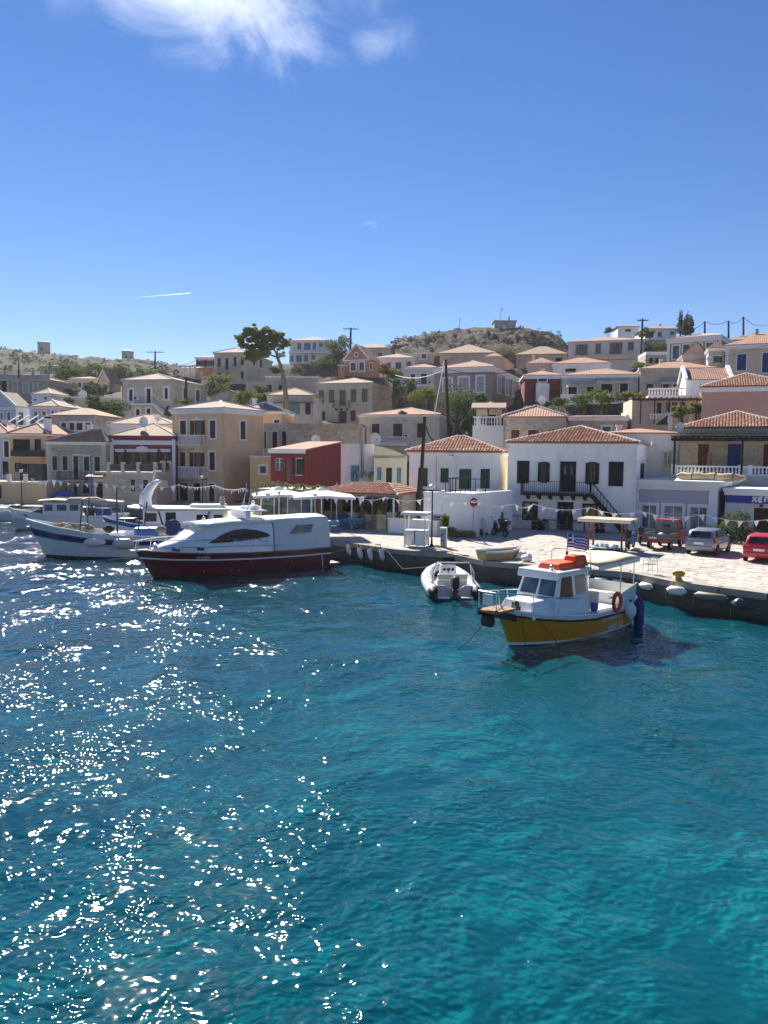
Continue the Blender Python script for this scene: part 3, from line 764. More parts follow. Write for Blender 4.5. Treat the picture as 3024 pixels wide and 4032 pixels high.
def baluster_mesh(mat=None):
    k = mat.name if mat else 'w'
    if k not in _BM: _BM[k] = MB().lathe([(.055, 0), (.055, .06), (.03, .1), (.07, .22), (.06, .3), (.03, .45), (.045, .52), (.055, .55), (.055, .6)], n=8).mesh('baluster', mat or WHITE2, True)
    return _BM[k]
TILEM = None
def lay_tiles(h, planes, ro, near, th):
    """half-round clay tiles laid in lapped courses; the nearest few hundred are pieces of their own, the rest one part"""
    global TILEM
    if TILEM is None: TILEM = island('clay_tile_pieces', (.36, .15, .095), (.48, .25, .175), .8, 14, .25, c3=(.54, .40, .31))
    cw, rl = .24, .36; spots = []
    Mw = Matrix.Translation(h.O) @ Matrix.Rotation(-h.a, 4, 'Z')
    for pl in planes:
        q = [Vector(t) for t in pl]; e = (q[1] - q[0]).normalized(); nn = e.cross(q[-1] - q[0]).normalized()
        if nn.z < 0: nn = -nn
        up = nn.cross(e); up = up if up.z > 0 else -up
        mid = Mw @ ((q[0] + q[1]) / 2)
        nw = Mw.to_3x3() @ nn
        if nw.dot(CAMP - mid) <= 0: continue
        P2 = [((t - q[0]).dot(e), (t - q[0]).dot(up)) for t in q]; hh = max(t[1] for t in P2); ww = max(t[0] for t in P2)
        def inside(x, y):
            n = len(P2)
            for j in range(n):
                ax, ay = P2[j]; bx, by = P2[(j + 1) % n]
                if (bx - ax) * (y - ay) - (by - ay) * (x - ax) < -.02: return False
            return True
        v = 0.0
        while v < hh - .05:
            for i in range(int(ww / cw)):
                uu = (i + .5) * cw
                if inside(uu, v + rl * .5):
                    base = q[0] + e * uu + up * v + nn * th
                    spots.append((base, e, up, nn, ((Mw @ base) - CAMP).length))
            v += rl
    spots.sort(key=lambda t: t[4])
    prof = [(-.13, .0), (-.1, .045), (-.05, .075), (0, .085), (.05, .075), (.1, .045), (.13, 0)]
    def shape(m, base, e, up, nn):
        j = random.uniform(-.012, .012); lift = random.uniform(.0, .012)
        a = [base + e * (x + j) + nn * (z + .045 + lift) - up * .02 for x, z in prof]; b = [base + e * (x * .86 + j) + nn * (z * .86 + .0) + up * (rl + .04) for x, z in prof]
        ia = [m.p(t) for t in a]; ib = [m.p(t) for t in b]
        for k in range(len(prof) - 1): m.idx([ia[k], ia[k + 1], ib[k + 1], ib[k]])
        m.idx(ia[::-1])
    m = MB(); shape(m, Vector((0, 0, 0)), Vector((1, 0, 0)), Vector((0, 1, 0)), Vector((0, 0, 1))); tm = m.mesh('roof_tile', TILEM)
    for base, e, up, nn, _ in spots[:near]:
        o = bpy.data.objects.new('roof_tile', tm); COL.objects.link(o); o.parent = ro
        b = base + nn * random.uniform(-.005, .012) + e * random.uniform(-.01, .01)
        o.matrix_local = Matrix(((e.x, up.x, nn.x, b.x), (e.y, up.y, nn.y, b.y), (e.z, up.z, nn.z, b.z), (0, 0, 0, 1)))
    if len(spots) > near:
        m = MB()
        for t in spots[near:]: shape(m, *t[:4])
        tag(m.build('roof_tiles', TILEM, ro), kind='stuff')

# ================================================================ the houses along the quay
def pediment(h, face, u0, u1, z, t, mat, parent=None):
    T = h.T(face); c = (u0 + u1) / 2
    MB(T).prism([(u0, .0, z), (u1, .0, z), (u1 - .1, .0, z + t * .55), (c, .0, z + t), (u0 + .1, .0, z + t * .55)], (0, 1, 0), .16).build('pediment', mat, parent or h.root)

# --- tall ochre house
h = House('ochre_house', 'tall three storey ochre house with white balustraded balconies on the waterfront', 'K', 147, 908, 178, 85, 29, QZ, xs=1497, wall=YELLOW)
for x0, y0, x1, y1, st in ((262, 365, 350, 570, 'c'), (472, 365, 578, 590, 'o'), (703, 360, 787, 622, 'c'), (258, 830, 342, 1040, 'c'), (465, 838, 570, 1060, 'o'), (697, 830, 780, 1097, 'c'),
                           (690, 1300, 775, 1565, 'c')):
    h.win('F', x0, y0, x1, y1, st, SH_BROWN, None if st == 'o' else WHITE2, .17)
h.win('F', 95, 1330, 170, 1562, 'd', SH_BROWN, WHITE2, .15, sill=False); h.win('F', 250, 1290, 380, 1565, 'x', sill=False, sur=WHITE2, sw=.1); h.win('F', 458, 1290, 565, 1565, 'd', SH_BLACK, WHITE2, .15, sill=False)
h.win('S', 1155, 372, 1232, 640, 'c', SH_BROWN, WHITE2, .17)
h.walls(); h.cornice(.55, .34, WHITE2, steps=3); h.corners(.18, YELLOW2, .03, .5)
for yr, yf in ((582, 735), (1052, 1205)):
    b = h.balcony('F', 235, yr, 560, yf, 1.15, 'baluster', WHITE2, YELLOW2, brackets=2, brmat=WHITE2, th=.22)
for y in (330, 800):
    u0, z0, u1, z1 = h.rect('F', 440, y, 600, y + 28); MB(h.T('F')).box(u0, -.01, z0, u1, .14, z1).build('lintel', WHITE2, h.root)
    pediment(h, 'F', (u0 + u1) / 2 - .35, (u0 + u1) / 2 + .35, z1, .28, WHITE2)
h.roof('hip', 1.55, .3, TILEP, CAPM, .13)

# --- stone house with the five tall windows
h = House('stone_house', 'two storey grey stone house with five dark green shutters beside the dark red house', 'M', 45, 738, 365, 86, 2, QZ, xs=800, wall=STONE)
for x0, y0, x1, y1 in ((112, 532, 168, 698), (233, 532, 290, 698), (487, 540, 548, 708), (612, 538, 675, 712), (105, 850, 190, 955), (205, 850, 285, 955), (472, 860, 550, 975)):
    h.win('F', x0, y0, x1, y1, 'c', SH_DGREEN, STONEP, .16)
    if y0 < 800:
        u0, z0, u1, z1 = h.rect('F', x0 - 18, 488, x1 + 18, 497); MB(h.T('F')).box(u0, -.01, z0, u1, .16, z1 + .06).build('hood', STONEP, h.root)
h.win('F', 362, 532, 418, 800, 'd', SH_DGREEN, STONEP, .16, sill=False); h.win('F', 362, 850, 410, 1035, 'd', SH_DGREEN, STONEP, .14, sill=False)
h.walls(); h.cornice(.32, .2, WHITE2); h.balcony('F', 160, 715, 490, 815, .95, 'bars', IRON, STONEP, n=22, brackets=4, brmat=STONEP)
h.corners(.45, STONEP, .04, .35)
h.roof('hip', 2.1, .25, TILE, CAPM, .11, ridge=((h.W * .78, h.D * .5), (h.W * .9, h.D * .5)))

# --- stone building with the terrace in front of the dark red house
h = House('terrace_building', 'single storey rubble stone building with glass railed roof terrace below the dark red house', 'M', 600, 1345, 724, 79, 4, QZ, xs=1535, wall=STONEB, cat='building')
for x0, y0, x1, y1 in ((1040, 808, 1095, 960), (1188, 812, 1245, 970)): h.win('F', x0, y0, x1, y1, 'p', SH_BLACK, STONEP, .1)
h.win('F', 632, 838, 712, 1048, 'd', SH_BLACK, STONEP, .12, sill=False)
h.walls(); h.band(h.H - .25, .25, STONEP, .06)
for a, b in ((750, 785), (922, 955), (1105, 1140), (1305, 1342)):
    u0, z0, u1, z1 = h.rect('F', a, 615, b, 722); MB().box(u0, .02, h.H, u1, .45, z1).box(u0 - .05, -.03, z1, u1 + .05, .5, z1 + .07).build('terrace_post', STONEP, h.root)
for a, b in ((785, 922), (955, 1105), (1140, 1305)):
    u0, z0, u1, z1 = h.rect('F', a, 630, b, 700); g = MB().box(u0, .2, h.H + .12, u1, .23, z1 - .06).build('glass_panel', GLASS, h.root); MB().box(u0, .17, z1 - .06, u1, .26, z1).build('handrail', IRON, g)
for k in (1, 2):
    y = h.D * k / 2.2; MB().box(h.W - .42, y, h.H, h.W + .02, y + .45, h.H + 1.15).build('terrace_post', STONEP, h.root)
    MB().box(h.W - .2, y - h.D / 2.2 + .45, h.H + .1, h.W - .17, y, h.H + .95).build('glass_panel', GLASS, h.root)
u0, z0, u1, z1 = h.rect('F', 540, 748, 745, 770); MB().prism([(u0, 0, z1), (u0, 0, z1 - .12), (u0, -.9, z0 - .1), (u0, -.9, z0)], (1, 0, 0), u1 - u0).build('door_canopy', SH_RUST, h.root)

# --- dark red house
h = House('dark_red_house', 'dark red house with white lintels and dark shutters behind the stone terrace', 'M', 806, 1560, 300, 87, 3, QZ, L=8, wall=DRED)
for x0, y0, x1, y1, st in ((885, 485, 945, 690, 'o'), (1022, 485, 1085, 690, 'o'), (1130, 492, 1232, 700, 'p'), (1268, 485, 1340, 690, 'o'), (1425, 490, 1490, 690, 'o')):
    o = h.win('F', x0, y0, x1, y1, st, SH_DGREEN, None, sill=False, glass=GLASS)
    u0, z0, u1, z1 = h.rect('F', x0 - 24, 446, x1 + 18, 482); MB(h.T('F')).box(u0, -.01, z0, u1, .12, z0 + .2).box(u0 - .08, -.01, z0 + .2, u1 + .08, .2, z1).build('lintel', WHITE2, h.root)
    if st == 'p': pediment(h, 'F', u0, u1, z1, .35, WHITE2)
h.walls(); h.corners(.28, WHITE2, .04, .3)
h.cornice(.3, .22, DRED); h.band(h.H - .95, .5, WHITE2, .1)
h.roof('hip', 2.3, .2, TILEP, CAPM, .1)

# --- ochre house on the far left
h = House('ochre_house', 'two storey ochre house with recessed balcony and white chimney on the far left', 'E', 78, 383, 228, 89, 2, QZ, L=9, wall=YELLOW2)
h.win('F', 105, 268, 245, 405, 'x', sill=False); h.win('F', 282, 266, 335, 360, 'c', SH_BLACK, None); h.win('F', 120, 460, 175, 538, 'p', SH_BROWN, None); h.win('F', 228, 468, 350, 640, 'o', SH_DGREEN, None, sill=False)
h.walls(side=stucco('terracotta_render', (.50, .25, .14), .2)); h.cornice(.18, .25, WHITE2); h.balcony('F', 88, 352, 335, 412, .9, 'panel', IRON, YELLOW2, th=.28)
h.roof('hip', 1.9, .3, TILE, CAPM, .1)
u0, z0, u1, z1 = h.rect('F', 366, 100, 410, 205, off=-1.5)
c_ = MB().box(u0, 1.2, h.H - .2, u1, 1.95, z1 - .1).box(u0 - .06, 1.14, z1 - .1, u1 + .06, 2.01, z1).build('chimney', WHITE2, h.roofo)
MB().box(u0 + .05, 1.25, z1, u1 - .05, 1.9, z1 + .22).build('chimney_vent', DARKIN, h.roofo); MB().box(u0 - .03, 1.17, z1 + .22, u1 + .03, 1.98, z1 + .34).build('chimney_cap', WHITE2, h.roofo)

# --- pale blue house cut by the left edge
h = House('blue_house', 'pale blue house cut off by the left edge of the picture', 'E', -230, 76, 228, 92, 0, QZ, L=8, wall=LBLUE)
h.win('F', 34, 285, 74, 415, 'c', SH_DGREEN, WHITE2, .12); h.win('F', -60, 285, -10, 415, 'c', SH_DGREEN, WHITE2, .12); h.win('F', 20, 450, 70, 560, 'd', SH_BLACK, None, sill=False)
h.walls(); h.cornice(.25, .2, WHITE2); h.roof('hip', 1.9, .25, TILE, CAPM, .1)

# --- walled forecourt on the far left
h = House('forecourt_wall', 'beige forecourt wall with white coping and posts at the far left', 'E', -260, 378, 618, 81, 0, QZ, L=5, wall=YELLOW2, cat='wall', sink=1.0)
h.win('F', -8, 645, 14, 755, 'd', SH_BLACK, None, sill=False)
h.walls(); h.cornice(.14, .08, WHITE2, steps=1)
for a, b in ((55, 80), (188, 213)):
    u0, z0, u1, z1 = h.rect('F', a, 560, b, 612); MB().box(u0, .02, h.H, u1, .4, z1).box(u0 - .04, -.02, z1, u1 + .04, .44, z1 + .06).build('post', WHITE2, h.root)
for z in (.35, .65, .95): MB().box(0, .18, h.H + z - .03, h.W, .22, h.H + z).build('handrail', IRON, h.root)
for i in range(14): MB().box(h.W * i / 14 + .1, .19, h.H, h.W * i / 14 + .13, .21, h.H + .95).build('rail_bar', IRON, h.root)

# --- white house with black balcony
h = WHH = House('white_house', 'large white house with black shutters, black timber balcony and outside stair', 'I', 8, 1322, 150, 55.0, 22, QZ, xs=1578, wall=WHITE)
for x0, y0, x1, y1, st in ((100, 330, 210, 545, 'c'), (338, 340, 395, 540, 'o'), (828, 342, 895, 560, 'o'), (1035, 340, 1170, 575, 'c')):
    h.win('F', x0, y0, x1, y1, st, SH_BLACK, SH_BLACK, .05)
h.win('F', 535, 335, 688, 640, 'd', SH_BLACK, SH_BLACK, .04, sill=False)
h.win('F', 155, 745, 298, 920, 'p', SH_BLACK, SH_BLACK, .06); h.win('F', 507, 748, 660, 1032, 'd', SH_BLACK, SH_BLACK, .04, sill=False); h.win('F', 765, 768, 905, 935, 'p', SH_BLACK, SH_BLACK, .06)
for x0, x1, y0, y1 in ((570, 592, 378, 465), (636, 660, 375, 468), (540, 565, 790, 860), (612, 635, 790, 860)):
    u0, z0, u1, z1 = h.rect('F', x0, y0, x1, y1); MB(h.T('F')).box(u0, -.1, z0, u1, -.09, z1).build('door_light', GLASSB, h.root)
h.win('S', 1350, 345, 1395, 525, 'c', SH_BROWN, None); h.win('S', 1462, 352, 1505, 528, 'c', SH_BROWN, None)
h.walls()
b = h.balcony('F', 130, 535, 835, 655, 1.0, 'bars', SH_BLACK, SH_BLACK, n=34, brackets=6, th=.18)
u0, z0, u1, z1 = h.rect('F', 840, 575, 1185, 945, off=.9)
bz = h.rect('F', 130, 535, 835, 655, off=1.0)[1]
st_ = MB()
for y in (-.25, -.95): st_.bar((u0, y, bz - .05), (u1, y, .1), .06, .26)
st = st_.build('outside_stair', SH_BLACK, h.root)
ns = 14
for i in range(ns):
    t = (i + .5) / ns; x = u0 + (u1 - u0) * t; z = bz + (0.05 - bz) * t
    MB().box(x - .15, -.95, z - .02, x + .15, -.25, z + .03).build('stair_tread', SH_BLACK, st)
for i in range(11):
    t = i / 10; x = u0 + (u1 - u0) * t; z = bz + (0.05 - bz) * t; MB().box(x - .02, -.98, z, x + .02, -.94, z + .95).build('rail_bar', SH_BLACK, st)
MB().bar((u0, -.96, bz + .95), (u1, -.96, 1.0), .06, .07).build('handrail', SH_BLACK, st)
MB().box(u1 - .06, -1.02, -.05, u1 + .06, -.9, 1.15).build('newel_post', SH_BLACK, st)
h.roof('hip', 2.0, .22, TILE, CAPM, .1, capseg=.42, tiles=300)
# rainwater pipe and eaves moulding
MB().tube([(h.W - .06, -.08, 0), (h.W - .06, -.08, h.H - .2)], .05, 6).build('downpipe', WFRAME, h.root)
u0, z0, u1, z1 = h.rect('S', 1335, 165, 1480, 335); MB(h.T('S')).tube([(u1, .06, z1), (u1, .06, z0 + .7), (u1 - .3, .06, z0 + .4), (u0, .06, z0)], .04, 6).build('downpipe', WFRAME, h.root)
h.cornice(.16, .12, WHITE2, steps=1)

# --- smaller white house with green shutters
h = House('white_house', 'white house with green shutters and clay tile roof behind the flat white block', 'L', 45, 1395, 392, 60, 14, QZ, xs=1508, wall=WHITE)
for x0, y0, x1, y1 in ((235, 612, 318, 890), (505, 615, 630, 832), (1098, 625, 1240, 918)): h.win('F', x0, y0, x1, y1, 'c', SH_GREEN, WHITE2, .06)
h.win('F', 780, 628, 965, 1000, 'c', SH_GREEN, WHITE2, .06, sill=False)
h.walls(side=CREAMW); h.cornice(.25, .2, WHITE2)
h.roof('hip', 1.95, .3, TILE, CAPM, .1, capseg=.42, tiles=300)
lampb = h.rect('F', 670, 400, 715, 445); MB(h.T('F')).tube([(lampb[0] - .4, 0, lampb[3] + .2), (lampb[0], .6, lampb[3])], .02, 5).build('lamp_arm', GALV, h.root)
q = lampb; MB(h.T('F')).prism([(q[0] - .1, .5, q[1] + .1), (q[2], .5, q[1] + .02), (q[2], .5, q[3] - .05), (q[0] - .1, .5, q[3] - .12)], (0, 1, 0), .28).build('floodlight', GALV, h.root)
MB(h.T('F')).tube([(2.2, .03, h.H - .3), (2.2, .03, 1.5)], .025, 5).build('conduit', GALV, h.root)

# --- flat white block
h = House('white_block', 'flat roofed single storey white block at the corner of the quay', 'L', 258, 985, 1018, 51.0, 33, QZ, xs=1580, wall=WHITE, cat='building')
h.win('F', 400, 1322, 598, 1470, 'p', SH_PBLUE, SH_PBLUE, .06, glass=GLASSB); h.win('S', 1408, 1260, 1458, 1400, 'd', SH_GREEN, None, sill=False)
h.walls(); h.flat_roof(.12, .22, WHITE)
bm = MB()
for i in range(7): bm.box(.3 + i * .8, h.D - 1.0, h.H, .34 + i * .8, h.D - .96, h.H + .95)
gr = MB()
for a, b in (((.3, 2.6), (h.W - .3, 2.6)), ((.3, 2.6), (.3, h.D - .3))):
    gr.bar((*a, h.H + 1.0), (*b, h.H + 1.0), .06, .05); gr.bar((*a, h.H + .15), (*b, h.H + .15), .04)
rl = gr.build('roof_railing', IRON, h.root)
for i in range(9):
    x = .3 + (h.W - .6) * i / 8; MB().box(x - .02, 2.58, h.H, x + .02, 2.62, h.H + 1.0).build('rail_bar', IRON, rl)
for i in range(8):
    y = 2.6 + (h.D - 2.9) * i / 7; MB().box(.28, y - .02, h.H, .32, y + .02, h.H + 1.0).build('rail_bar', IRON, rl)
MB().ball((h.W - .6, 2.2, h.H + .16), (.24, .24, .2), 8, 5).build('vent_cap', WHITE2, h.root)
cb = MB(); cb.box(-2.3, -.9, -.5, 1.6, -.55, .95).box(-2.35, -.95, .95, 1.65, -.5, 1.05); cb.build('low_wall', WHITE, h.root)
BLK = h

# --- lilac grey office and the building with the blue sign
h = LIL = House('lilac_office', 'single storey lilac grey building with white window frames beside the blue sign', 'J', 45, 1035, 790, 53.6, 33, QZ, xs=1515, wall=LILAC, cat='building')
for x0, y0, x1, y1 in ((763, 698, 868, 868), (922, 703, 1052, 872), (1107, 712, 1225, 882)):
    h.win('F', x0, y0, x1, y1, 'p', WFRAME, WHITE2, .2, crop='H', glass=glassy('shop_glass', (.16, .17, .17), .12), sill=False)
h.walls()
m = MB(); m.box(-.02, -.1, 0, .42, 0, h.H - .3).box(h.W - .42, -.1, 0, h.W + .1, 0, h.H - .3).box(h.W, 0, 0, h.W + .1, .42, h.H - .3).box(-.02, -.102, h.H - .62, h.W + .102, -.002, h.H - .3).box(h.W + .002, 0, h.H - .62, h.W + .102, h.D, h.H - .3); m.build('corner_frame', WHITE2, h.root)
m = MB(); m.box(-.2, -.35, h.H - .3, h.W + .35, h.D + .1, h.H - .1).box(-.25, -.45, h.H - .1, h.W + .45, h.D + .1, h.H + .06); m.build('roof_slab', WHITE2, h.root)
h = KEP = House('service_office', 'single storey white office with blue lettered sign at the right edge', 'J', 1150, 2400, 868, 50, 33, QZ, L=7, wall=stucco('pale_grey_render', (.62, .62, .63), .12), cat='building', dl=54.2)
h.win('F', 1480, 1100, 1760, 1560, 'd', SH_BROWN, None, sill=False)
h.walls(); m = MB(); m.box(-.12, -.25, h.H - .18, h.W + .2, h.D + .1, h.H + .05).box(-.05, -.15, h.H - .42, h.W, 0, h.H - .18); m.build('roof_slab', WHITE2, h.root)
BLUES = paint('sign_blue', (.012, .03, .26), .35, .1, 0)
u0, z0, u1, z1 = h.rect('F', 1150, 935, 2350, 1035); z0 = h.rect('F', 1150, 935, 1250, 1031)[1]; z1 = h.rect('F', 1150, 935, 1250, 1031)[3]
sg = MB(h.T('F')).box(.02, .0, z0, h.W - .5, .1, z1).build('sign_board', BLUES, h.root); sg['label'] = 'blue sign board with white Greek letters KEP'
T = h.T('F'); hz = z1 - z0
def letter(strokes, x, w_):
    q = MB(T)
    for a, b in strokes:
        q.bar((x + a[0] * w_, .11, z0 + hz * (.2 + .6 * a[1])), (x + b[0] * w_, .11, z0 + hz * (.2 + .6 * b[1])), .13, .02, up=(0, 1, 0))
    q.build('letter', WFRAME, sg)
ux = [h.rect('F', x, 960, x + 10, 1020)[0] for x in (1472, 1545, 1620)]
wl = (ux[1] - ux[0]) * .78
letter((((.0, .0), (.92, 1.0)), ((.15, 1), (.46, .55)), ((.5, .5), (.95, 0))), ux[0], wl)
letter((((.1, 0), (.1, 1)), ((.1, .95), (.85, .95)), ((.1, .5), (.75, .5)), ((.1, .05), (.85, .05))), ux[1], wl)
letter((((.1, 0), (.1, 1)), ((.1, .95), (.9, .95)), ((.9, 0), (.9, 1))), ux[2], wl)
lb = h.rect('F', 1565, 1055, 1600, 1085); MB(T).box(lb[0], 0, lb[1], lb[2], .2, lb[3]).build('wall_lamp', IRON, h.root)

# --- white building with the red roof edge between them
h = House('white_house', 'white wall with red tiled edge between the black balcony house and the pergola', 'D', 505, 1038, 912, 67, 12, QZ, L=6, wall=WHITE)
h.win('F', 400, 420, 503, 665, 'p', WFRAME, WHITE2, .08, crop='J', glass=glassy('curtain_glass', (.30, .27, .20), .15))
h.walls(); h.cornice(.3, .1, WHITE2, steps=2, drop=.6); h.roof('hip', .7, .15, TILE)

# --- stone house with balustrade terrace and pergola
h = PRG = House('stone_house', 'warm stone house with white balustrade terrace and dark timber pergola at right', 'J', 608, 2000, 150, 57, 24, QZ, L=9, wall=STONEW, dl=65.0)
for x0, y0, x1, y1, st, mt in ((815, 328, 945, 690, 'c', SH_RUST), (1172, 328, 1330, 690, 'd', SH_BLUE), (1600, 330, 1725, 700, 'c', SH_RUST), (1850, 330, 1960, 600, 'c', SH_RUST)):
    h.win('F', x0, y0, x1, y1, st, mt, None, sill=False)
h.walls(); h.cornice(.35, .3, CEMENT); h.roof('hip', 2.3, .35, TILE, CAPM, .1, capseg=.42, tiles=300)
OFF = 3.0
u0, z0, u1, z1 = h.rect('F', 497, 590, 1950, 704, off=OFF); zt = h.rect('F', 800, 590, 900, 700, off=OFF); z0, z1 = zt[1], zt[3]
tb = MB().box(u0, -OFF, -h.sink, u1, -.02, z0 - .02).box(u0 - .08, -OFF - .08, z0 - .18, u1, -.021, z0).build('terrace', STONEP, h.root)
rail = MB().box(u0, -OFF, z1 - .12, u1, -OFF + .24, z1).box(u0, -OFF, z0, u1, -OFF + .24, z0 + .1).build('balustrade', WHITE2, h.root)
pst = [h.rect('F', x, 590, x + 40, 700, off=OFF)[0] for x in (500, 1305, 1420)]
for x in pst: MB().box(x - .02, -OFF - .03, z0 + .005, x + .3, -OFF + .27, z1 + .1).build('balustrade_post', WHITE2, h.root)
x = u0 + .45
while x < u1:
    if not any(p - .08 < x < p + .4 for p in pst) and not (pst[1] < x < pst[2]): inst('baluster', baluster_mesh(), h.root, (x, -OFF + .12, z0 + .1), (0, 0, 0), (1.25, 1.25, (z1 - z0 - .22) / .6))
    x += .27
MB().box(pst[1] + .3, -OFF + .02, z0 + .1, pst[2], -OFF + .2, z1 - .12).build('balustrade_panel', STONEP, h.root)
pz = h.rect('F', 520, 255, 620, 290, off=OFF); DKW = wood('dark_pergola_timber', (.014, .014, .016), axis=0)
for y in (-OFF - .1, -1.5): MB().box(u0 - .1, y, pz[1], u1, y + .14, pz[3]).build('pergola_beam', DKW, h.root)
n = 20
for i in range(n):
    x = u0 + (u1 - u0) * (i + .3) / n; MB().box(x, -OFF - .3, pz[3], x + .1, 0, pz[3] + .12).build('pergola_rafter', DKW, h.root)
MB().box(u0 - .2, -OFF - .35, pz[3] + .12, u1, -.05, pz[3] + .15).build('pergola_reed_cover', wood('reed_cover', (.06, .05, .045), axis=0), h.root)
for xx in (525, 1338, 1800):
    x = h.rect('F', xx, 300, xx + 10, 500, off=OFF)[0]; MB().box(x, -OFF - .05, z0, x + .16, -OFF + .11, pz[1]).build('pergola_post', DKW, h.root)
ch = h.rect('F', 925, 430, 990, 560, off=1.0); MB().tube([((ch[0] + ch[2]) / 2, -1, z0), ((ch[0] + ch[2]) / 2, -1, z0 + .7), ((ch[0] + ch[2]) / 2, -1, ch[3])], [.35, .2, .17], 10).build('clay_oven', stucco('oven_clay', (.30, .14, .09), .3), h.root)
# canvas bundle on the lilac roof
p0 = LIL.rect('S', 560, 730, 1350, 790, off=-.2); 
q0 = at(*cp('J', 560, 788), 57.0); q1 = at(*cp('J', 1385, 792), 53.8); zz = LIL.zb + LIL.H + .06
dv = Vector((q1.x - q0.x, q1.y - q0.y, 0)); Lb = dv.length; ang = math.atan2(dv.y, dv.x)
t_ = thing('canvas_bundle', 'rolled beige canvas lying along the edge of the lilac roof', 'tarpaulin', (q0.x, q0.y, zz), ang)
m = MB(); pts = [(Lb * i / 12, .1 * math.sin(i * 1.3), .26 + .05 * math.sin(i * 2.1)) for i in range(13)]
m.tube(pts, [.15, .3, .33, .3, .34, .31, .33, .3, .32, .33, .3, .28, .12], 9).build('canvas', island('beige_canvas', (.46, .36, .22), (.50, .40, .26), .9, 6, .8), t_, True)
for i in (3, 7, 10): MB().lathe([(.345, -.02), (.345, .02)], pts[i], 10, 'x').build('lashing', SH_GREEN, t_)

# --- red hut, whitewashed house and cream house behind the taverna
h = House('red_hut', 'small brick red lean-to house with white beam behind the taverna', 'N', 170, 520, 138, 69, 20, 2.2, xs=885, wall=BRED)
h.win('F', 215, 220, 295, 345, 'p', WFRAME, None, glass=GLASSB); h.win('F', 322, 225, 372, 460, 'd', SH_TAUPE, None, sill=False); h.win('F', 432, 222, 488, 388, 'o', SH_BROWN, WHITE2, .06)
h.walls(); rz = at(*cp('N', 885, 68), 69 + h.D * math.cos(h.a)).z - h.eave
MB().prism([(h.W, 0, h.H), (h.W, h.D, h.H), (h.W, h.D, h.H + rz)], (-1, 0, 0), .2).build('gable', BRED, h.root)
MB().prism([(0, 0, h.H), (0, h.D, h.H), (0, h.D, h.H + rz)], (1, 0, 0), .2).build('gable', BRED, h.root)
h.roof('shed', rz + .1, .12, TILE); MB().box(-.15, -.25, h.H - .28, h.W + .12, -.13, h.H + .12).build('fascia_beam', WHITE2, h.root)
h.win('S', 825, 255, 848, 298, 'b', WHITE2, None)
v = h.rect('S', 825, 255, 848, 298)
h = House('whitewashed_house', 'plain white house with blue door and tall metal flue above the taverna', 'N', 890, 1222, 85, 77, 0, 3.0, L=7, wall=WHITE)
h.win('F', 987, 290, 1075, 460, 'd', SH_LBLUE, None, sill=False); h.walls(); h.flat_roof(.1, .2)
fx = h.rect('F', 1098, 100, 1122, 380); MB(h.T('F')).tube([((fx[0] + fx[2]) / 2, .2, fx[1]), ((fx[0] + fx[2]) / 2, .2, h.H + 1.7)], .14, 8).tube([((fx[0] + fx[2]) / 2, .2, h.H + 1.5), ((fx[0] + fx[2]) / 2, .2, h.H + 1.75)], .2, 8).build('flue', GALV, h.root, True)
for i in range(3):
    x = fx[0] - .7 + i * .75; MB(h.T('F')).tube([(x, .25, fx[1] - .4), (x + .05, .3, fx[1] + .1), (x + .3, .35, fx[1] + .25), (x + .45, .4, fx[1] - .2)], .12, 7).build('flue_elbow', GALV, h.root, True)
h = House('cream_house', 'cream house with curved parapet and light blue shutters above the taverna', 'N', 1224, 1560, 190, 75, 2, 3.0, L=7, wall=CREAMW)
for x0, y0, x1, y1, mt, st in ((1254, 310, 1302, 440, SH_LBLUE, 'c'), (1348, 316, 1408, 500, SH_DGREEN, 'd'), (1457, 312, 1503, 470, SH_LBLUE, 'c')): h.win('F', x0, y0, x1, y1, st, mt, None, sill=st == 'c')
h.walls(); prof = [(1224, 90), (1270, 96), (1330, 108), (1400, 130), (1460, 152), (1520, 180), (1545, 192)]
pp = []
for x, y in prof:
    u, z = h.hit('F', *cp('N', x, y)); pp.append((max(0, min(h.W, u)), 0, z))
MB().prism(pp + [(pp[-1][0], 0, h.H - .3), (pp[0][0], 0, h.H - .3)], (0, 1, 0), .25).build('curved_parapet', CREAMW, h.root)
h = House('yellow_house', 'narrow strip of yellow house with white window frame behind the red hut', 'N', -40, 168, 195, 84, 5, 2.0, L=6, wall=stucco('bright_yellow_render', (.72, .54, .24), .1))
h.win('F', 60, 300, 124, 370, 'p', SH_BROWN, WHITE2, .2); h.walls(); h.cornice(.15, .1, WHITE2, steps=1)

# ================================================================ the houses up the hillside
# --- left side
h = House('blue_house', 'pale blue house with white pediment and black balconies above the far left roofs', 'U', -330, 425, 705, 104, 24, (1420,), xs=800, wall=LBLUE)
for x0, y0, x1, y1 in ((22, 870, 78, 1130), (205, 858, 285, 1235), (-180, 870, -110, 1130)): h.win('F', x0, y0, x1, y1, 'c', SH_GREY, WHITE2, .16)
h.win('S', 505, 850, 632, 1195, 'c', SH_TAUPE, WHITE2, .18, sill=False)
h.walls(side=WHITE); h.gable_wall(1.9, 'y', LBLUE); h.cornice(.4, .2, WHITE2); h.roof('gy', 2.0, .25, TILEP)
for t in (0, 1): MB().bar((-.25 + t * (h.W + .5), -.2, h.H + .12), (h.W / 2, -.2, h.H + 2.12), .2, .28).build('gable_trim', WHITE2, h.root)
h.balcony('F', -60, 1100, 360, 1245, .9, 'bars', IRON, WHITE2, n=16); h.balcony('S', 455, 1075, 700, 1200, .8, 'bars', IRON, WHITE2, n=12)
h = House('blue_house', 'pale blue house with three white framed windows next to the pedimented house', 'U', 815, 1600, 700, 103, 4, (1420,), L=8, wall=LBLUE)
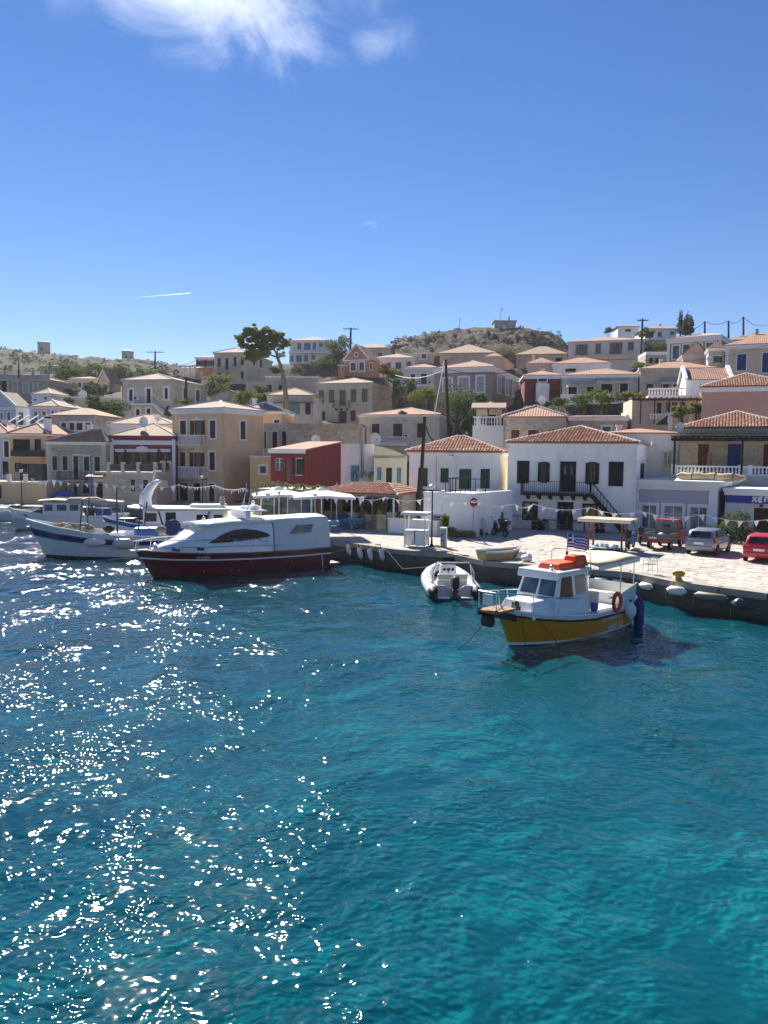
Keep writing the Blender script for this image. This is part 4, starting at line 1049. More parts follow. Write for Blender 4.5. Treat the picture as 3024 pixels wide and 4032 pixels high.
for x0, y0, x1, y1 in ((930, 830, 1015, 1070), (1155, 825, 1250, 1070), (1400, 815, 1480, 1060)): h.win('F', x0, y0, x1, y1, 'c', SH_GREY, WHITE2, .16)
h.walls(); h.cornice(.35, .2, WHITE2); h.corners(.25); h.balcony('F', 830, 1075, 1300, 1200, .8, 'bars', IRON, WHITE2, n=18); h.roof('hip', 1.5, .2, TILEP, WHITE2, .12)
t_ = thing('roof_pergola', 'white slatted pergola between the far left roofs', 'pergola', at(*cp('U', 640, 1330), 97))
for i in range(4): MB().bar((-1.6 + i * 1.15, -.6, .9), (-1.0 + i * 1.15, 1.4, 1.9), .14, .1).build('pergola_slat', WHITE2, t_)
for x in (-1.5, 2.0):
    for y in (-.5, 1.3): MB().box(x, y, -2.5, x + .1, y + .1, .9 + (y + .5) * .55).build('post', WHITE2, t_)

h = House('ruined_mansion', 'roofless looking brown stone mansion with pale window frames on the far left slope', 'A', -60, 398, 402, 135, 6, (575,), L=10, wall=STONER)
for x0, y0, x1, y1, st, mt in ((108, 420, 138, 540, 'b', SH_PBLUE), (195, 432, 230, 505, 'b', SH_PBLUE), (275, 440, 305, 510, 'b', SH_PBLUE), (5, 412, 58, 545, 'x', None)): h.win('F', x0, y0, x1, y1, st, mt, STONEP, .3)
h.walls(); h.cornice(.25, .25, STONEP)
for x in (-.1, .2, .45, .7, .97): MB().box(h.W * x, 0, h.H, h.W * x + .35, .35, h.H + 1.6).build('parapet_post', CEMENT, h.root)
MB().box(0, .1, h.H, h.W, .3, h.H + .8).build('parapet', CEMENT, h.root)
h.roof('hip', 1.7, -.4, TILEP)
h = House('white_house', 'low white house with pale hipped roof below the brown mansion', 'A', 258, 412, 522, 122, 14, (600,), xs=560, wall=WHITE)
h.win('F', 275, 560, 300, 576, 'p', SH_GREY, WHITE2, .12); h.win('F', 360, 545, 385, 566, 'p', SH_GREY, WHITE2, .12); h.walls(side=STONEP); h.cornice(.2, .15); h.roof('hip', 1.5, .15, TILEP, WHITE2, .1)
h = House('cream_house', 'low cream house with three small windows under the far left trees', 'A', 566, 800, 398, 160, 4, (480,), L=8, wall=CREAMW)
for x in (590, 636, 680): h.win('F', x, 430, x + 26, 466, 'p', SH_BROWN, None)
h.walls(); h.cornice(.15, .1); h.roof('hip', 1.0, .2, TILEP)
h = House('ochre_house', 'small ochre house with white gable beside the low cream house', 'A', 798, 892, 432, 156, 20, (490,), xs=985, wall=YELLOW)
h.walls(side=ROUGHC); h.gable_wall(2.4); h.roof('gy', 2.5, .2, TILE)
for t in (0, 1): MB().bar((-.2 + t * (h.W + .4), -.18, h.H + .1), (h.W / 2, -.18, h.H + 2.6), .2, .25).build('gable_trim', WHITE2, h.root)
h = House('stone_cottage', 'little pale cottage high on the slope below the left windmill', 'A', 326, 520, 298, 215, 0, (362,), L=8, wall=BEIGE)
h.win('F', 366, 325, 390, 358, 'x', None); h.walls(); h.roof('hip', .9, .3, TILE)
h = House('stone_house', 'rubble stone house with white arched window frames and outside stair at left', 'A', 996, 1412, 405, 116, 12, (708,), xs=1686, wall=STONEP)
for x0, y0, x1, y1 in ((1056, 485, 1082, 578), (1345, 472, 1370, 562), (1112, 645, 1140, 700), (1200, 640, 1228, 700)): h.win('F', x0, y0, x1, y1, 'c', SH_DGREEN, WHITE2, .28)
h.win('F', 1198, 478, 1230, 595, 'd', SH_BLACK, WHITE2, .3, sill=False)
for x0, y0, x1, y1 in ((1497, 475, 1520, 572), (1600, 490, 1630, 585)): h.win('S', x0, y0, x1, y1, 'c', SH_BROWN, WHITE2, .25)
h.walls(); h.cornice(.2, .15, STONEP); h.roof('hip', 1.8, .15, TILEP, WHITE2, .1, ridge=((h.W * .5, h.D * .25), (h.W * .5, h.D * .3)))
u0, z0, u1, z1 = h.rect('F', 1055, 598, 1250, 618, off=1.2)
b = MB().box(u0, -1.3, z1 - .25, u1, 0, z1).build('balcony_floor', WHITE2, h.root); e = h.rect('F', 1250, 610, 1335, 690, off=1.2)
MB().bar((u1, -1.2, z1 - .1), (e[2], -1.2, e[1]), .2, .35).bar((u1, -.4, z1 - .1), (e[2], -.4, e[1]), .2, .35).build('stair', WHITE2, h.root)
rr = MB().bar((u0, -1.25, z1 + .95), (u1, -1.25, z1 + .95), .04).bar((u1, -1.25, z1 + .95), (e[2], -1.25, e[1] + 1.0), .04).build('railing', IRON, h.root)
for i in range(15): MB().box(u0 + (u1 - u0) * i / 14 - .012, -1.26, z1, u0 + (u1 - u0) * i / 14 + .012, -1.24, z1 + .95).build('rail_bar', IRON, rr)
h = House('weathered_house', 'weathered grey plaster house with brown roof behind the grey stone house', 'A', 418, 765, 698, 97, 8, QZ, xs=1000, wall=CEMENT)
for x0, x1 in ((568, 606), (625, 675), (698, 740), (500, 540)): h.win('F', x0, 757, x1, 815, 'c', SH_BROWN, WHITE2, .2)
h.walls(side=ROUGHC); h.roof('hip', 1.6, .25, TILEB)
h = House('white_house', 'white walled house with pale tiled roof behind the dark red house', 'A', 885, 1400, 772, 95, 2, QZ, L=7, wall=WHITE)
h.walls(); h.cornice(.3, .2); h.roof('hip', 2.0, .2, TILEP, CAPM, .1)
# --- middle, left of the old stone house
h = House('stone_house', 'pale stone house with iron balcony beside the leaning pine crown', 'B', 297, 562, 288, 150, 10, (520,), xs=770, wall=STONEP)
for x0, y0, x1, y1 in ((326, 332, 350, 405), (388, 330, 415, 430), (455, 322, 480, 400), (515, 322, 540, 390), (330, 450, 355, 488), (392, 450, 420, 480), (515, 442, 538, 500)): h.win('F', x0, y0, x1, y1, 'c', SH_DGREEN, STONEP, .14)
for x0, y0, x1, y1 in ((610, 320, 632, 392), (668, 338, 690, 410)): h.win('S', x0, y0, x1, y1, 'c', SH_BROWN, WHITE2, .12)
h.walls(); h.balcony('F', 322, 375, 505, 428, .8, 'bars', IRON, STONEP, n=16); h.cornice(.25, .2, STONEP); h.roof('hip', 2.0, .2, TILEP, CAPM, .1)
h = House('tile_roofed_house', 'small brick coloured house with white frames left of the pale stone house', 'B', 148, 298, 330, 156, 4, (480,), L=7, wall=ORANGE)
for x0, x1 in ((172, 212), (242, 282)): h.win('F', x0, 350, x1, 402, 'o', SH_BROWN, WHITE2, .15)
h.walls(); h.cornice(.25, .2); h.roof('hip', .7, .2, TILEP)
h = House('terrace_house', 'low house with white pillared terrace at the left end of the ridge houses', 'B', 34, 150, 418, 148, 0, (480,), L=6, wall=BEIGE)
h.walls(); h.roof('shed', 1.0, .3, TILE)
for x in (0, .33, .66, 1): MB().box(h.W * x, -1.6, 0, h.W * x + .25, -1.3, h.H + .5).build('pillar', WHITE2, h.root)
MB().box(-.1, -1.7, h.H + .1, h.W + .4, -1.2, h.H + .35).build('beam', WHITE2, h.root)
h = House('modern_villa', 'cream two storey villa with pale blue balcony doors on the skyline', 'B', 917, 1245, 188, 195, 6, (372,), xs=1335, wall=CREAMW)
for x0, y0, x1, y1 in ((975, 208, 1008, 262), (1030, 208, 1083, 265), (1100, 205, 1130, 262), (1150, 200, 1185, 246), (915, 312, 945, 362), (965, 310, 1015, 365), (1030, 305, 1065, 362), (1090, 302, 1122, 345)):
    h.win('F', x0, y0, x1, y1, 'p', SH_PBLUE, WHITE2, .3, glass=GLASSB)
h.walls(); h.cornice(.4, .2); h.roof('hip', 2.4, .2, TILE); h.balcony('F', 905, 245, 1235, 276, 1.2, 'bars', GALV, WHITE2, n=24, th=.5)
h = House('pediment_house', 'salmon pink house with white trimmed pediment and round window', 'B', 1359, 1560, 345, 152, 24, (455,), xs=1650, wall=ORANGE)
for x0, y0, x1, y1 in ((1412, 370, 1452, 434), (1482, 366, 1520, 434)): h.win('F', x0, y0, x1, y1, 'p', SH_GREY, WHITE2, .25)
h.win('S', 1568, 372, 1585, 425, 'c', SH_BROWN, WHITE2, .15)
h.walls(); h.gable_wall(2.9); h.roof('gy', 3.0, .2, TILEB)
for t in (0, 1): MB().bar((-.2 + t * (h.W + .4), -.18, h.H + .1), (h.W / 2, -.18, h.H + 3.1), .2, .28).build('gable_trim', WHITE2, h.root)
MB().box(-.1, -.12, h.H - .1, h.W + .1, 0, h.H + .12).build('band', WHITE2, h.root)
MB().lathe([(.5, -.08), (.5, 0)], (h.W / 2, -.02, h.H + 1.1), 14, 'y').build('round_window', WHITE2, h.root); MB().lathe([(.3, -.02), (.3, 0)], (h.W / 2, -.11, h.H + 1.1), 12, 'y').build('round_pane', GLASS, h.root)
h = House('salmon_wing', 'low salmon wing joined to the left of the pedimented house', 'B', 1310, 1358, 385, 152.5, 24, (455,), L=4, wall=ORANGE, cat='house')
h.win('F', 1342, 400, 1354, 445, 'c', SH_BROWN, WHITE2, .1); h.walls(); h.cornice(.2, .1)
h = House('old_stone_house', 'old two storey stone house with brown closed shutters and small iron balcony', 'B', 1118, 1590, 535, 132, 16, (868,), xs=1752, wall=STONEP)
for x0, y0, x1, y1 in ((1150, 592, 1195, 702), (1232, 590, 1280, 698), (1412, 586, 1458, 692), (1502, 580, 1550, 690)): h.win('F', x0, y0, x1, y1, 'c', SH_TAUPE, STONEP, .2)
h.win('F', 1320, 592, 1372, 720, 'd', SH_TAUPE, STONEP, .2, sill=False)
for x0, y0, x1, y1 in ((1160, 768, 1205, 858), (1315, 765, 1375, 858), (1412, 760, 1450, 845)): h.win('F', x0, y0, x1, y1, 'd', SH_RUST, ROUGHC, .12, sill=False)
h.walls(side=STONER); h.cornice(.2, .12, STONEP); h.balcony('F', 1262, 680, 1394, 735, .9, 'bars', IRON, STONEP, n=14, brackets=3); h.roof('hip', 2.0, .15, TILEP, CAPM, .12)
h = House('whitewashed_cottage', 'whitewashed cottage with teal doors behind the pine trunk', 'B', 728, 1110, 638, 113, 4, (810,), L=8, wall=WHITE)
for x0, x1 in ((860, 905), (918, 1000), (1040, 1085)): h.win('F', x0, 692, x1, 795, 'd', SH_LBLUE if x0 == 918 else SH_DGREEN, None, sill=False)
h.walls(mat=stucco('dull_white_render', (.6, .57, .54), .4)); h.roof('hip', 2.0, .2, TILEB, CAPM, .1)
u0, z0, u1, z1 = h.rect('F', 780, 688, 1100, 700, off=1.8); MB().box(u0, -1.8, z1 - .1, u1, 0, z1).build('porch_roof', SH_TAUPE, h.root)
for i in range(4): MB().box(u0 + (u1 - u0) * i / 3.05, -1.75, 0, u0 + (u1 - u0) * i / 3.05 + .1, -1.65, z1 - .1).build('porch_post', SH_LBLUE, h.root)
h = House('ruin', 'roofless grey ruin with three dark openings on the slope left of the pine trunk', 'B', 556, 872, 522, 138, 5, (660,), L=6, wall=CEMENT)
for x0, y0, x1, y1 in ((640, 560, 665, 640), (725, 552, 768, 606), (825, 548, 850, 602)): h.win('F', x0, y0, x1, y1, 'x', None, ROUGHC, .1)
h.walls()
h = House('shed', 'small grey shed with gabled roof on the slope behind the ochre house', 'B', 265, 545, 648, 120, 4, (705,), L=6, wall=CEMENT)
h.walls(); h.gable_wall(1.0, 'y'); h.roof('gy', 1.1, .2, TILEP)
h = House('ochre_annex', 'low ochre annex with pale hipped roof right behind the tall ochre house', 'B', 480, 866, 768, 98, 3, QZ, L=7, wall=YELLOW)
h.win('F', 787, 836, 830, 862, 'p', SH_BROWN, WHITE2, .12); h.walls(); h.cornice(.3, .2); h.roof('hip', 1.9, .2, TILEP, WHITE2, .12)
h = House('ruin', 'roofless stone ruin with tall openings behind the red hut', 'F', 702, 890, 35, 91, 3, QZ, L=5, wall=STONEB)
for x0, y0, x1, y1 in ((772, 105, 812, 236), (702, 105, 722, 236), (852, 102, 890, 216)): h.win('F', x0, y0, x1, y1, 'x', None, STONEP, .2)
h.walls()
h = House('retaining_wall', 'long rubble retaining wall below the old stone house', 'F', 892, 1480, 96, 89, 3, QZ, L=8, wall=STONER, cat='wall'); h.walls()
h = House('garden_wall', 'long low stone wall with white coping behind the pine trunk', 'B', 716, 1130, 482, 145, 2, (560,), L=3, wall=STONE, cat='wall'); h.walls(); h.cornice(.2, .1, WHITE2, steps=1)
h = House('garden_wall', 'pale garden wall above the far left roofs', 'A', 560, 990, 545, 124, 3, (610,), L=2, wall=BEIGE, cat='wall'); h.walls(); h.cornice(.2, .1, WHITE2, steps=1)
h = House('garden_wall', 'short white terrace wall below the low cream house', 'A', 470, 690, 480, 150, 3, (520,), L=2, wall=WHITE, cat='wall'); h.walls()
# --- middle
h = House('stone_house', 'plastered stone house with brown shutters and white balustrade in the middle', 'C', 133, 790, 795, 106, 17, (1060,), xs=978, wall=STONEP)
for x0, y0, x1, y1 in ((238, 870, 298, 978), (410, 868, 485, 990), (605, 864, 668, 982)): h.win('F', x0, y0, x1, y1, 'c', SH_BROWN, None)
h.win('S', 868, 876, 895, 966, 'c', SH_RUST, None)
h.walls(); h.cornice(.22, .15, WHITE2); h.roof('hip', 1.9, .2, TILE, CAPM, .11)
h.balcony('F', 250, 975, 515, 1028, 1.1, 'baluster', WHITE2, WHITE2, th=.3)
h = House('long_house', 'long grey stone house with pale blue shutters in white frames', 'C', 748, 1225, 402, 121, 22, (700,), xs=1598, wall=stonework('smooth_grey_stone', (.37, .33, .28), (.33, .29, .24), (.34, .30, .25), 1.0, 1.6, .2, .35))
for x0, y0, x1, y1 in ((822, 500, 885, 600), (950, 490, 1025, 630), (1095, 482, 1150, 605)): h.win('F', x0, y0, x1, y1, 'c', SH_PBLUE, WHITE2, .28)
for x0, y0, x1, y1 in ((1262, 485, 1292, 612), (1326, 505, 1352, 625), (1385, 522, 1410, 640), (1440, 540, 1464, 650), (1494, 556, 1516, 660), (1546, 570, 1566, 672)): h.win('S', x0, y0, x1, y1, 'c', SH_PBLUE, WHITE2, .26)
h.walls(); h.cornice(.75, .25, WHITE2, steps=2); h.roof('hip', 2.3, .15, TILE, CAPM, .13)
h = House('white_house', 'white house with three square windows on the slope right of the pedimented house', 'C', 256, 590, 330, 160, 8, (455,), xs=690, wall=WHITE)
for x0, y0, x1, y1 in ((358, 370, 390, 424), (432, 368, 475, 420), (520, 363, 555, 396)): h.win('F', x0, y0, x1, y1, 'p', SH_TAUPE, BEIGE, .12)
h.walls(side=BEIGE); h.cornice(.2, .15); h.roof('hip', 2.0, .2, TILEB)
h = House('pinkish_house', 'pinkish white house with two dark doors and grey balcony rail on the slope', 'C', 512, 782, 410, 150, 10, (592,), L=8, wall=PINKW)
for x0, y0, x1, y1 in ((553, 462, 590, 545), (637, 458, 685, 546)): h.win('F', x0, y0, x1, y1, 'd', SH_BLACK, WHITE2, .12, sill=False)
h.walls(); h.cornice(.25, .2); h.roof('hip', 1.6, .2, TILE); h.balcony('F', 478, 508, 730, 548, 1.2, 'bars', GALV, WHITE2, n=24, th=.4)
h = House('brown_roofed_house', 'house with broad brown hipped roof below the rocky hilltop', 'C', 792, 1240, 290, 180, 10, (350,), L=14, wall=BEIGE); h.walls(); h.roof('hip', 4.4, .4, TILEB)
h = House('beige_house', 'beige house end with pale roof edge behind the long grey stone house', 'C', 1160, 1300, 318, 165, 18, (420,), xs=1395, wall=BEIGE); h.walls(); h.cornice(.2, .2, PINKW); h.roof('hip', 1.5, .2, TILE)
h = House('beige_house', 'small beige house with one white framed window below the brown roof', 'C', 590, 742, 292, 174, 5, (360,), L=6, wall=BEIGE); h.win('F', 642, 292, 680, 336, 'p', SH_BLACK, WHITE2, .2); h.walls(); h.cornice(.2, .15)
h = House('hilltop_house', 'stone house with shallow tiled roof on the skyline left of the rocky hill', 'C', 78, 385, 250, 195, 6, (345,), L=9, wall=STONEP)
for x in (165, 225, 285): h.win('F', x, 288, x + 36, 320, 'p', SH_GREY, None)
h.walls(); h.roof('hip', 2.5, .4, TILEP)
h = House('stone_barn', 'low long stone barn at the foot of the rocky hill', 'C', 384, 790, 262, 205, 3, (350,), L=6, wall=STONEB); h.walls()
# --- right of the middle
h = House('porch_house', 'stone house with timber porch and white balustrade left of the roofed stone house', 'C', 1090, 1310, 750, 84, 10, QZ, L=8, xs=1500, wall=STONEP)
h.win('F', 1192, 792, 1250, 885, 'd', SH_BROWN, WHITE2, .1, sill=False); h.win('F', 1125, 800, 1170, 870, 'p', SH_BROWN, None)
h.walls(); h.roof('hip', 1.3, .3, TILE)
u0, z0, u1, z1 = h.rect('F', 1062, 745, 1300, 882, off=1.8); PB = MB().box(u0, -2.0, z0 - 2.2, u1 + .5, 0, z0).build('porch_floor', WHITE2, h.root)
MB().prism([(u0 - .2, -2.2, z1 - .05), (u0 - .2, -2.2, z1 + .1), (u0 - .2, .0, z1 + .75), (u0 - .2, 0, z1 + .6)], (1, 0, 0), u1 - u0 + .6).build('porch_roof', TILEP, h.root)
for x in (u0, (u0 + u1) / 2, u1): MB().box(x, -1.95, z0, x + .16, -1.8, z1).build('porch_post', SH_BROWN, h.root)
rl = MB().box(u0, -1.98, z0 + .82, u1, -1.78, z0 + .95).build('balustrade', WHITE2, h.root)
for i in range(int((u1 - u0) / .3)): inst('baluster', baluster_mesh(), rl, (u0 + .2 + i * .3, -1.88, z0), (0, 0, 0), (1.2, 1.2, 1.37))
h = House('stone_house', 'brown stone house with tiled hip roof and brown shutters above the white house', 'D', -212, 228, 795, 71, 14, QZ, xs=455, wall=STONE)
for x0, y0, x1, y1 in ((1375, 918, 1440, 1012), (1512, 920, 1598, 1002)): h.win('F', x0, y0, x1, y1, 'c', SH_RUST, STONEW, .15, crop='C')
h.win('F', 108, 882, 165, 950, 'c', SH_RUST, STONEW, .15)
h.walls(); h.roof('hip', 1.7, .15, TILE, CAPM, .1, capseg=.45)
h = House('gabled_house', 'stone cottage with white trimmed gable and tiled roof above the white house', 'D', 240, 668, 795, 79, 16, QZ, xs=772, wall=STONEW)
h.win('F', 488, 862, 545, 925, 'p', SH_BLACK, WHITE2, .18); h.walls(side=STONEW)
h.gable_wall(1.7, 'x', WHITE); h.cornice(.35, .2, WHITE2); h.roof('gx', 1.7, .05, TILE)
for t in (0, 1): MB().bar((h.W - .05, -.25 + t * (h.D + .5), h.H + .1), (h.W - .05, h.D / 2, h.H + 1.95), .3, .3).build('gable_coping', WHITE2, h.root)
h = House('red_walled_house', 'house with dark red end wall and white arched stair left of the awnings', 'D', -60, 203, 500, 117, 6, (690,), L=8, wall=BRED)
h.win('F', 36, 502, 95, 542, 'x', None, WHITE2, .15); h.win('F', 36, 570, 82, 604, 'x', None, WHITE2, .15); h.walls(); h.cornice(.5, .3); h.roof('hip', 1.4, .3, TILE)
u0, z0, u1, z1 = h.rect('F', 20, 552, 112, 680, off=1.2); MB().prism([(u0, -1.2, 0), (u1, -1.2, 0), (u1, -1.2, z1 * .95), (u1 - .5, -1.2, z1), (u0, -1.2, z1)], (0, 1, 0), 1.1).build('stair_block', WHITE, h.root)
h = House('awning_house', 'grey blue house with two cream awnings over dark doorways', 'D', 207, 745, 493, 110, 14, (680,), L=9, wall=GREYB)
for x0, y0, x1, y1 in ((247, 580, 307, 668), (375, 570, 428, 650), (477, 560, 560, 640), (612, 550, 668, 640)): h.win('F', x0, y0, x1, y1, 'x', None, WHITE2, .08, sill=False)
h.walls(); h.cornice(.4, .25); h.roof('hip', 2.0, .2, TILE, CAPM, .08)
AWN = island('cream_awning_canvas', (.78, .74, .62), (.76, .72, .60), .85, 4, .3, .55)
for x0, x1, ya, yb in ((236, 444, 545, 576), (446, 684, 522, 552)):
    u0, z0, u1, z1 = h.rect('F', x0, ya, x1, yb, off=1.2); n = 8; m = MB()
    m.grid([[(u0 + (u1 - u0) * i / n, -yy, zz + .05 * math.sin(i * 1.7)) for i in range(n + 1)] for yy, zz in ((0, z1 + .25), (.7, z1 - .05), (1.4, z0 + .2), (1.42, z0 - .1))]).build('awning', AWN, h.root)
MB().box(-.2, -1.8, -.5, h.W, -1.6, .9).build('terrace_wall', WHITE, h.root)
h = House('stone_store', 'long plain grey stone building beside the awnings', 'D', 757, 1295, 448, 107, 12, (660,), L=8, wall=STONE)
for x0, y0, x1, y1 in ((800, 560, 845, 602), (900, 562, 960, 592), (1030, 556, 1072, 584)): h.win('F', x0, y0, x1, y1, 'x', None)
h.walls(); h.cornice(.2, .15, STONEP); h.roof('hip', 2.0, .15, TILE)
u0, z0, u1, z1 = h.rect('F', 912, 530, 1085, 560, off=1.6); MB().grid([[(u0 + (u1 - u0) * i / 6, -yy, zz) for i in range(7)] for yy, zz in ((0, z1 + .5), (1.8, z0 + .25), (1.82, z0))]).build('awning', AWN, h.root)
for x in (u0, u1): MB().box(x - .04, -1.8, 0, x + .04, -1.72, z0 + .25).build('awning_post', WFRAME, h.root)
h = House('white_house', 'white house with raised gable ends and a white balustrade beside the stone building', 'D', 1080, 1400, 530, 90, 14, (660,), L=6, wall=WHITE)
h.win('F', 1175, 562, 1226, 620, 'p', SH_BROWN, None); h.walls(); h.gable_wall(1.7, 'x', WHITE); h.roof('gx', 1.6, .02, TILE)
for x in (-.05, h.W + .05):
    for t in (0, 1): MB().bar((x, -.2 + t * (h.D + .4), h.H + .15), (x, h.D / 2, h.H + 1.9), .4, .3).build('gable_coping', WHITE2, h.root)
u0, z0, u1, z1 = h.rect('F', 810, 588, 1076, 640, off=2.2)
MB().box(u0, -2.3, z0 - .35, u1, .5, z0).build('terrace_floor', WHITE2, h.root); rl = MB().box(u0, -2.3, z1 - .14, u1, -2.1, z1).build('balustrade', WHITE2, h.root)
for i in range(int((u1 - u0) / .32)): inst('baluster', baluster_mesh(), rl, (u0 + .15 + i * .32, -2.2, z0), (0, 0, 0), (1.3, 1.3, (z1 - z0 - .14) / .6))
h = House('pergola_house', 'beige house under a brown timber pergola above the white gable', 'D', 700, 1180, 668, 85, 8, (850,), L=6, wall=STONEP)
for x0, y0, x1, y1 in ((870, 695, 905, 775), (935, 690, 968, 757), (978, 690, 1016, 757), (1036, 690, 1072, 757)): h.win('F', x0, y0, x1, y1, 'p', SH_BLACK, BEIGE, .1)
h.walls(); RW = wood('red_brown_timber', (.10, .035, .025), axis=0)
u0, z0, u1, z1 = h.rect('F', 695, 655, 1190, 690, off=2.0)
for i in range(12): MB().box(u0 + (u1 - u0) * i / 12, -2.3, z1 - .1, u0 + (u1 - u0) * i / 12 + .12, 0, z1 + .05).build('pergola_rafter', RW, h.root)
MB().box(u0, -2.2, z1 - .35, u1, -2.05, z1 - .1).build('pergola_beam', RW, h.root)
for i in range(5): MB().box(u0 + (u1 - u0) * (i + .6) / 5, -2.2, 0, u0 + (u1 - u0) * (i + .6) / 5 + .14, -2.06, z1 - .35).build('pergola_post', RW, h.root)
z0 = h.rect('F', 820, 770, 950, 812, off=3.0); rl = MB().box(z0[0], -3.1, z0[3] - .12, z0[2], -2.92, z0[3]).build('balustrade', WHITE2, h.root)
for i in range(int((z0[2] - z0[0]) / .3)): inst('baluster', baluster_mesh(), rl, (z0[0] + .15 + i * .3, -3.0, z0[1]), (0, 0, 0), (1.2, 1.2, (z0[3] - z0[1] - .12) / .6))
for x in (950, 1100):
    q = h.rect('F', x, 772, x + 30, 848, off=3.0); MB().box(q[0], -3.2, q[1] - .6, q[2], -2.8, q[3]).box(q[0] - .08, -3.28, q[3], q[2] + .08, -2.72, q[3] + .12).build('gate_pillar', WHITE2, h.root)
q = h.rect('F', 862, 780, 950, 850, off=3.2); MB().prism([(q[0], -3.25, q[1]), (q[2], -3.25, q[1]), (q[2], -3.25, q[3]), (q[0] + .9, -3.25, q[3] - .25)], (0, -1, 0), .05).build('green_tarp', paint('green_tarp', (.01, .05, .04), .7), h.root)
h = House('pink_house', 'plain dusty pink house with tiled hip roof and white cornice at the right edge', 'D', 1195, 1860, 588, 70, 22, QZ, L=9, wall=PINK, dl=80)
h.walls(); h.cornice(.45, .2, WHITE2); h.roof('hip', 2.5, .2, TILE, CAPM, .12, capseg=.45, tiles=200)
h = House('beige_house', 'beige house with bright blue shutters near the right edge', 'D', 1362, 1800, 290, 98, 24, (500,), L=9, wall=BEIGE, dl=106)
for x0, x1, y0, y1 in ((1440, 1505, 350, 465), (1618, 1690, 338, 480)): h.win('F', x0, y0, x1, y1, 'c', SH_BLUE, WHITE2, .1)
h.walls(); h.cornice(.5, .25, WHITE2); h.corners(.35); h.roof('hip', 2.4, .25, TILE, None)
h = House('blue_grey_house', 'small blue grey house wing with brown shutter beside the beige house', 'D', 1240, 1352, 305, 110, 18, (430,), L=8, wall=GREYB)
h.win('F', 1290, 362, 1318, 412, 'o', SH_BROWN, WHITE2, .1); h.walls(); h.cornice(.4, .2); h.roof('hip', 1.6, .2, TILE)
h = House('slate_house', 'dark grey house with broad white cornice and white window frames at upper right', 'D', 950, 1328, 215, 126, 36, (400,), L=8, wall=DGREY)
for x0, y0, x1, y1 in ((985, 290, 1030, 382), (1058, 282, 1105, 372), (1132, 275, 1190, 360), (1222, 268, 1275, 350)): h.win('F', x0, y0, x1, y1, 'p', SH_GREY, WHITE2, .22, glass=GLASSB)
h.walls(); h.cornice(.8, .25, WHITE2); h.corners(.4); h.roof('hip', 1.4, .1, TILE, CAPM, .1)
h = House('small_house', 'small beige house with red gabled roof in front of the dark grey house', 'D', 1058, 1240, 350, 117, 14, (400,), L=6, wall=BEIGE); h.walls(); h.cornice(.5, .2, PINKW); h.gable_wall(1.9); h.roof('gy', 1.9, .25, TILE)
h = House('brown_roofed_house', 'house with broad brown roof and white band at the upper right edge', 'D', 1335, 1900, 225, 140, 28, (270,), L=10, wall=BEIGE); h.walls(); h.cornice(.9, .2, PINKW); h.roof('hip', 2.6, .3, TILEB)
h = House('white_mansion', 'large pinkish white house with brown framed windows on the ridge right of the hill', 'D', 248, 785, 248, 150, 17, (425,), xs=800, wall=PINKW)
for x0, y0, x1, y1, st in ((320, 280, 362, 358, 'o'), (440, 275, 476, 345, 'c'), (562, 268, 606, 350, 'o'), (670, 264, 710, 324, 'p')): h.win('F', x0, y0, x1, y1, st, SH_TAUPE, BEIGE, .28)
h.walls(); h.cornice(.3, .25, PINKW); h.roof('hip', 2.7, .3, TILEB); h.balcony('F', 285, 328, 730, 352, 1.0, 'bars', GALV, BEIGE, n=30, th=.9)
h = House('white_cottage', 'white cottage with low roof on the skyline behind the pinkish mansion', 'D', 598, 745, 155, 205, 4, (215,), L=7, wall=WHITE); h.win('F', 650, 172, 690, 190, 'x'); h.walls(); h.roof('hip', 1.4, .3, TILEB)
h = House('white_villa', 'white villa with brown roof on the skyline beside the cypresses', 'D', 793, 1012, 172, 190, 2, (262,), L=9, wall=WHITE)
for x0, x1, y1 in ((818, 836, 228), (880, 908, 228), (966, 1000, 212)): h.win('F', x0, 190, x1, y1, 'p', SH_GREY, None)
h.walls(); h.roof('hip', 2.1, .3, TILEB); h.balcony('F', 793, 228, 945, 246, 1.4, 'bars', WFRAME, WHITE2, n=16)
h = House('stone_terrace', 'stone walled terrace with white railing below the skyline villa', 'D', 795, 945, 352, 135, 6, (420,), L=6, wall=STONE, cat='terrace')
for x in (820, 862): h.win('F', x, 375, x + 28, 412, 'x')
h.walls(); h.flat_roof(.5, .2, WHITE2)
h = House('stone_house', 'low stone house with brown hipped roof at the foot of the rocky hill', 'D', -120, 236, 348, 165, 14, (430,), L=9, wall=STONER)
h.win('F', 155, 375, 200, 402, 'x'); h.win('F', 20, 378, 60, 405, 'x'); h.walls(); h.roof('hip', 3.4, .3, TILEB)
h = House('beige_house', 'small beige house with tiled roof left of the pinkish mansion', 'D', -40, 150, 414, 136, 12, (470,), L=7, wall=BEIGE); h.walls(); h.cornice(.2, .2, PINKW); h.roof('hip', 1.9, .25, TILE)
h = House('white_house', 'long low white house with tiled roof below the pinkish mansion', 'D', 140, 545, 412, 127, 14, (480,), L=8, wall=WHITE); h.win('F', 225, 450, 300, 475, 'x'); h.walls(); h.cornice(.4, .2, WHITE2); h.roof('hip', 2.1, .2, TILE)
h = House('retaining_wall', 'upper rubble wall at the foot of the old stone house with brown shutters', 'B', 905, 1500, 868, 99, 3, QZ, L=9, wall=STONER, cat='wall'); h.walls()

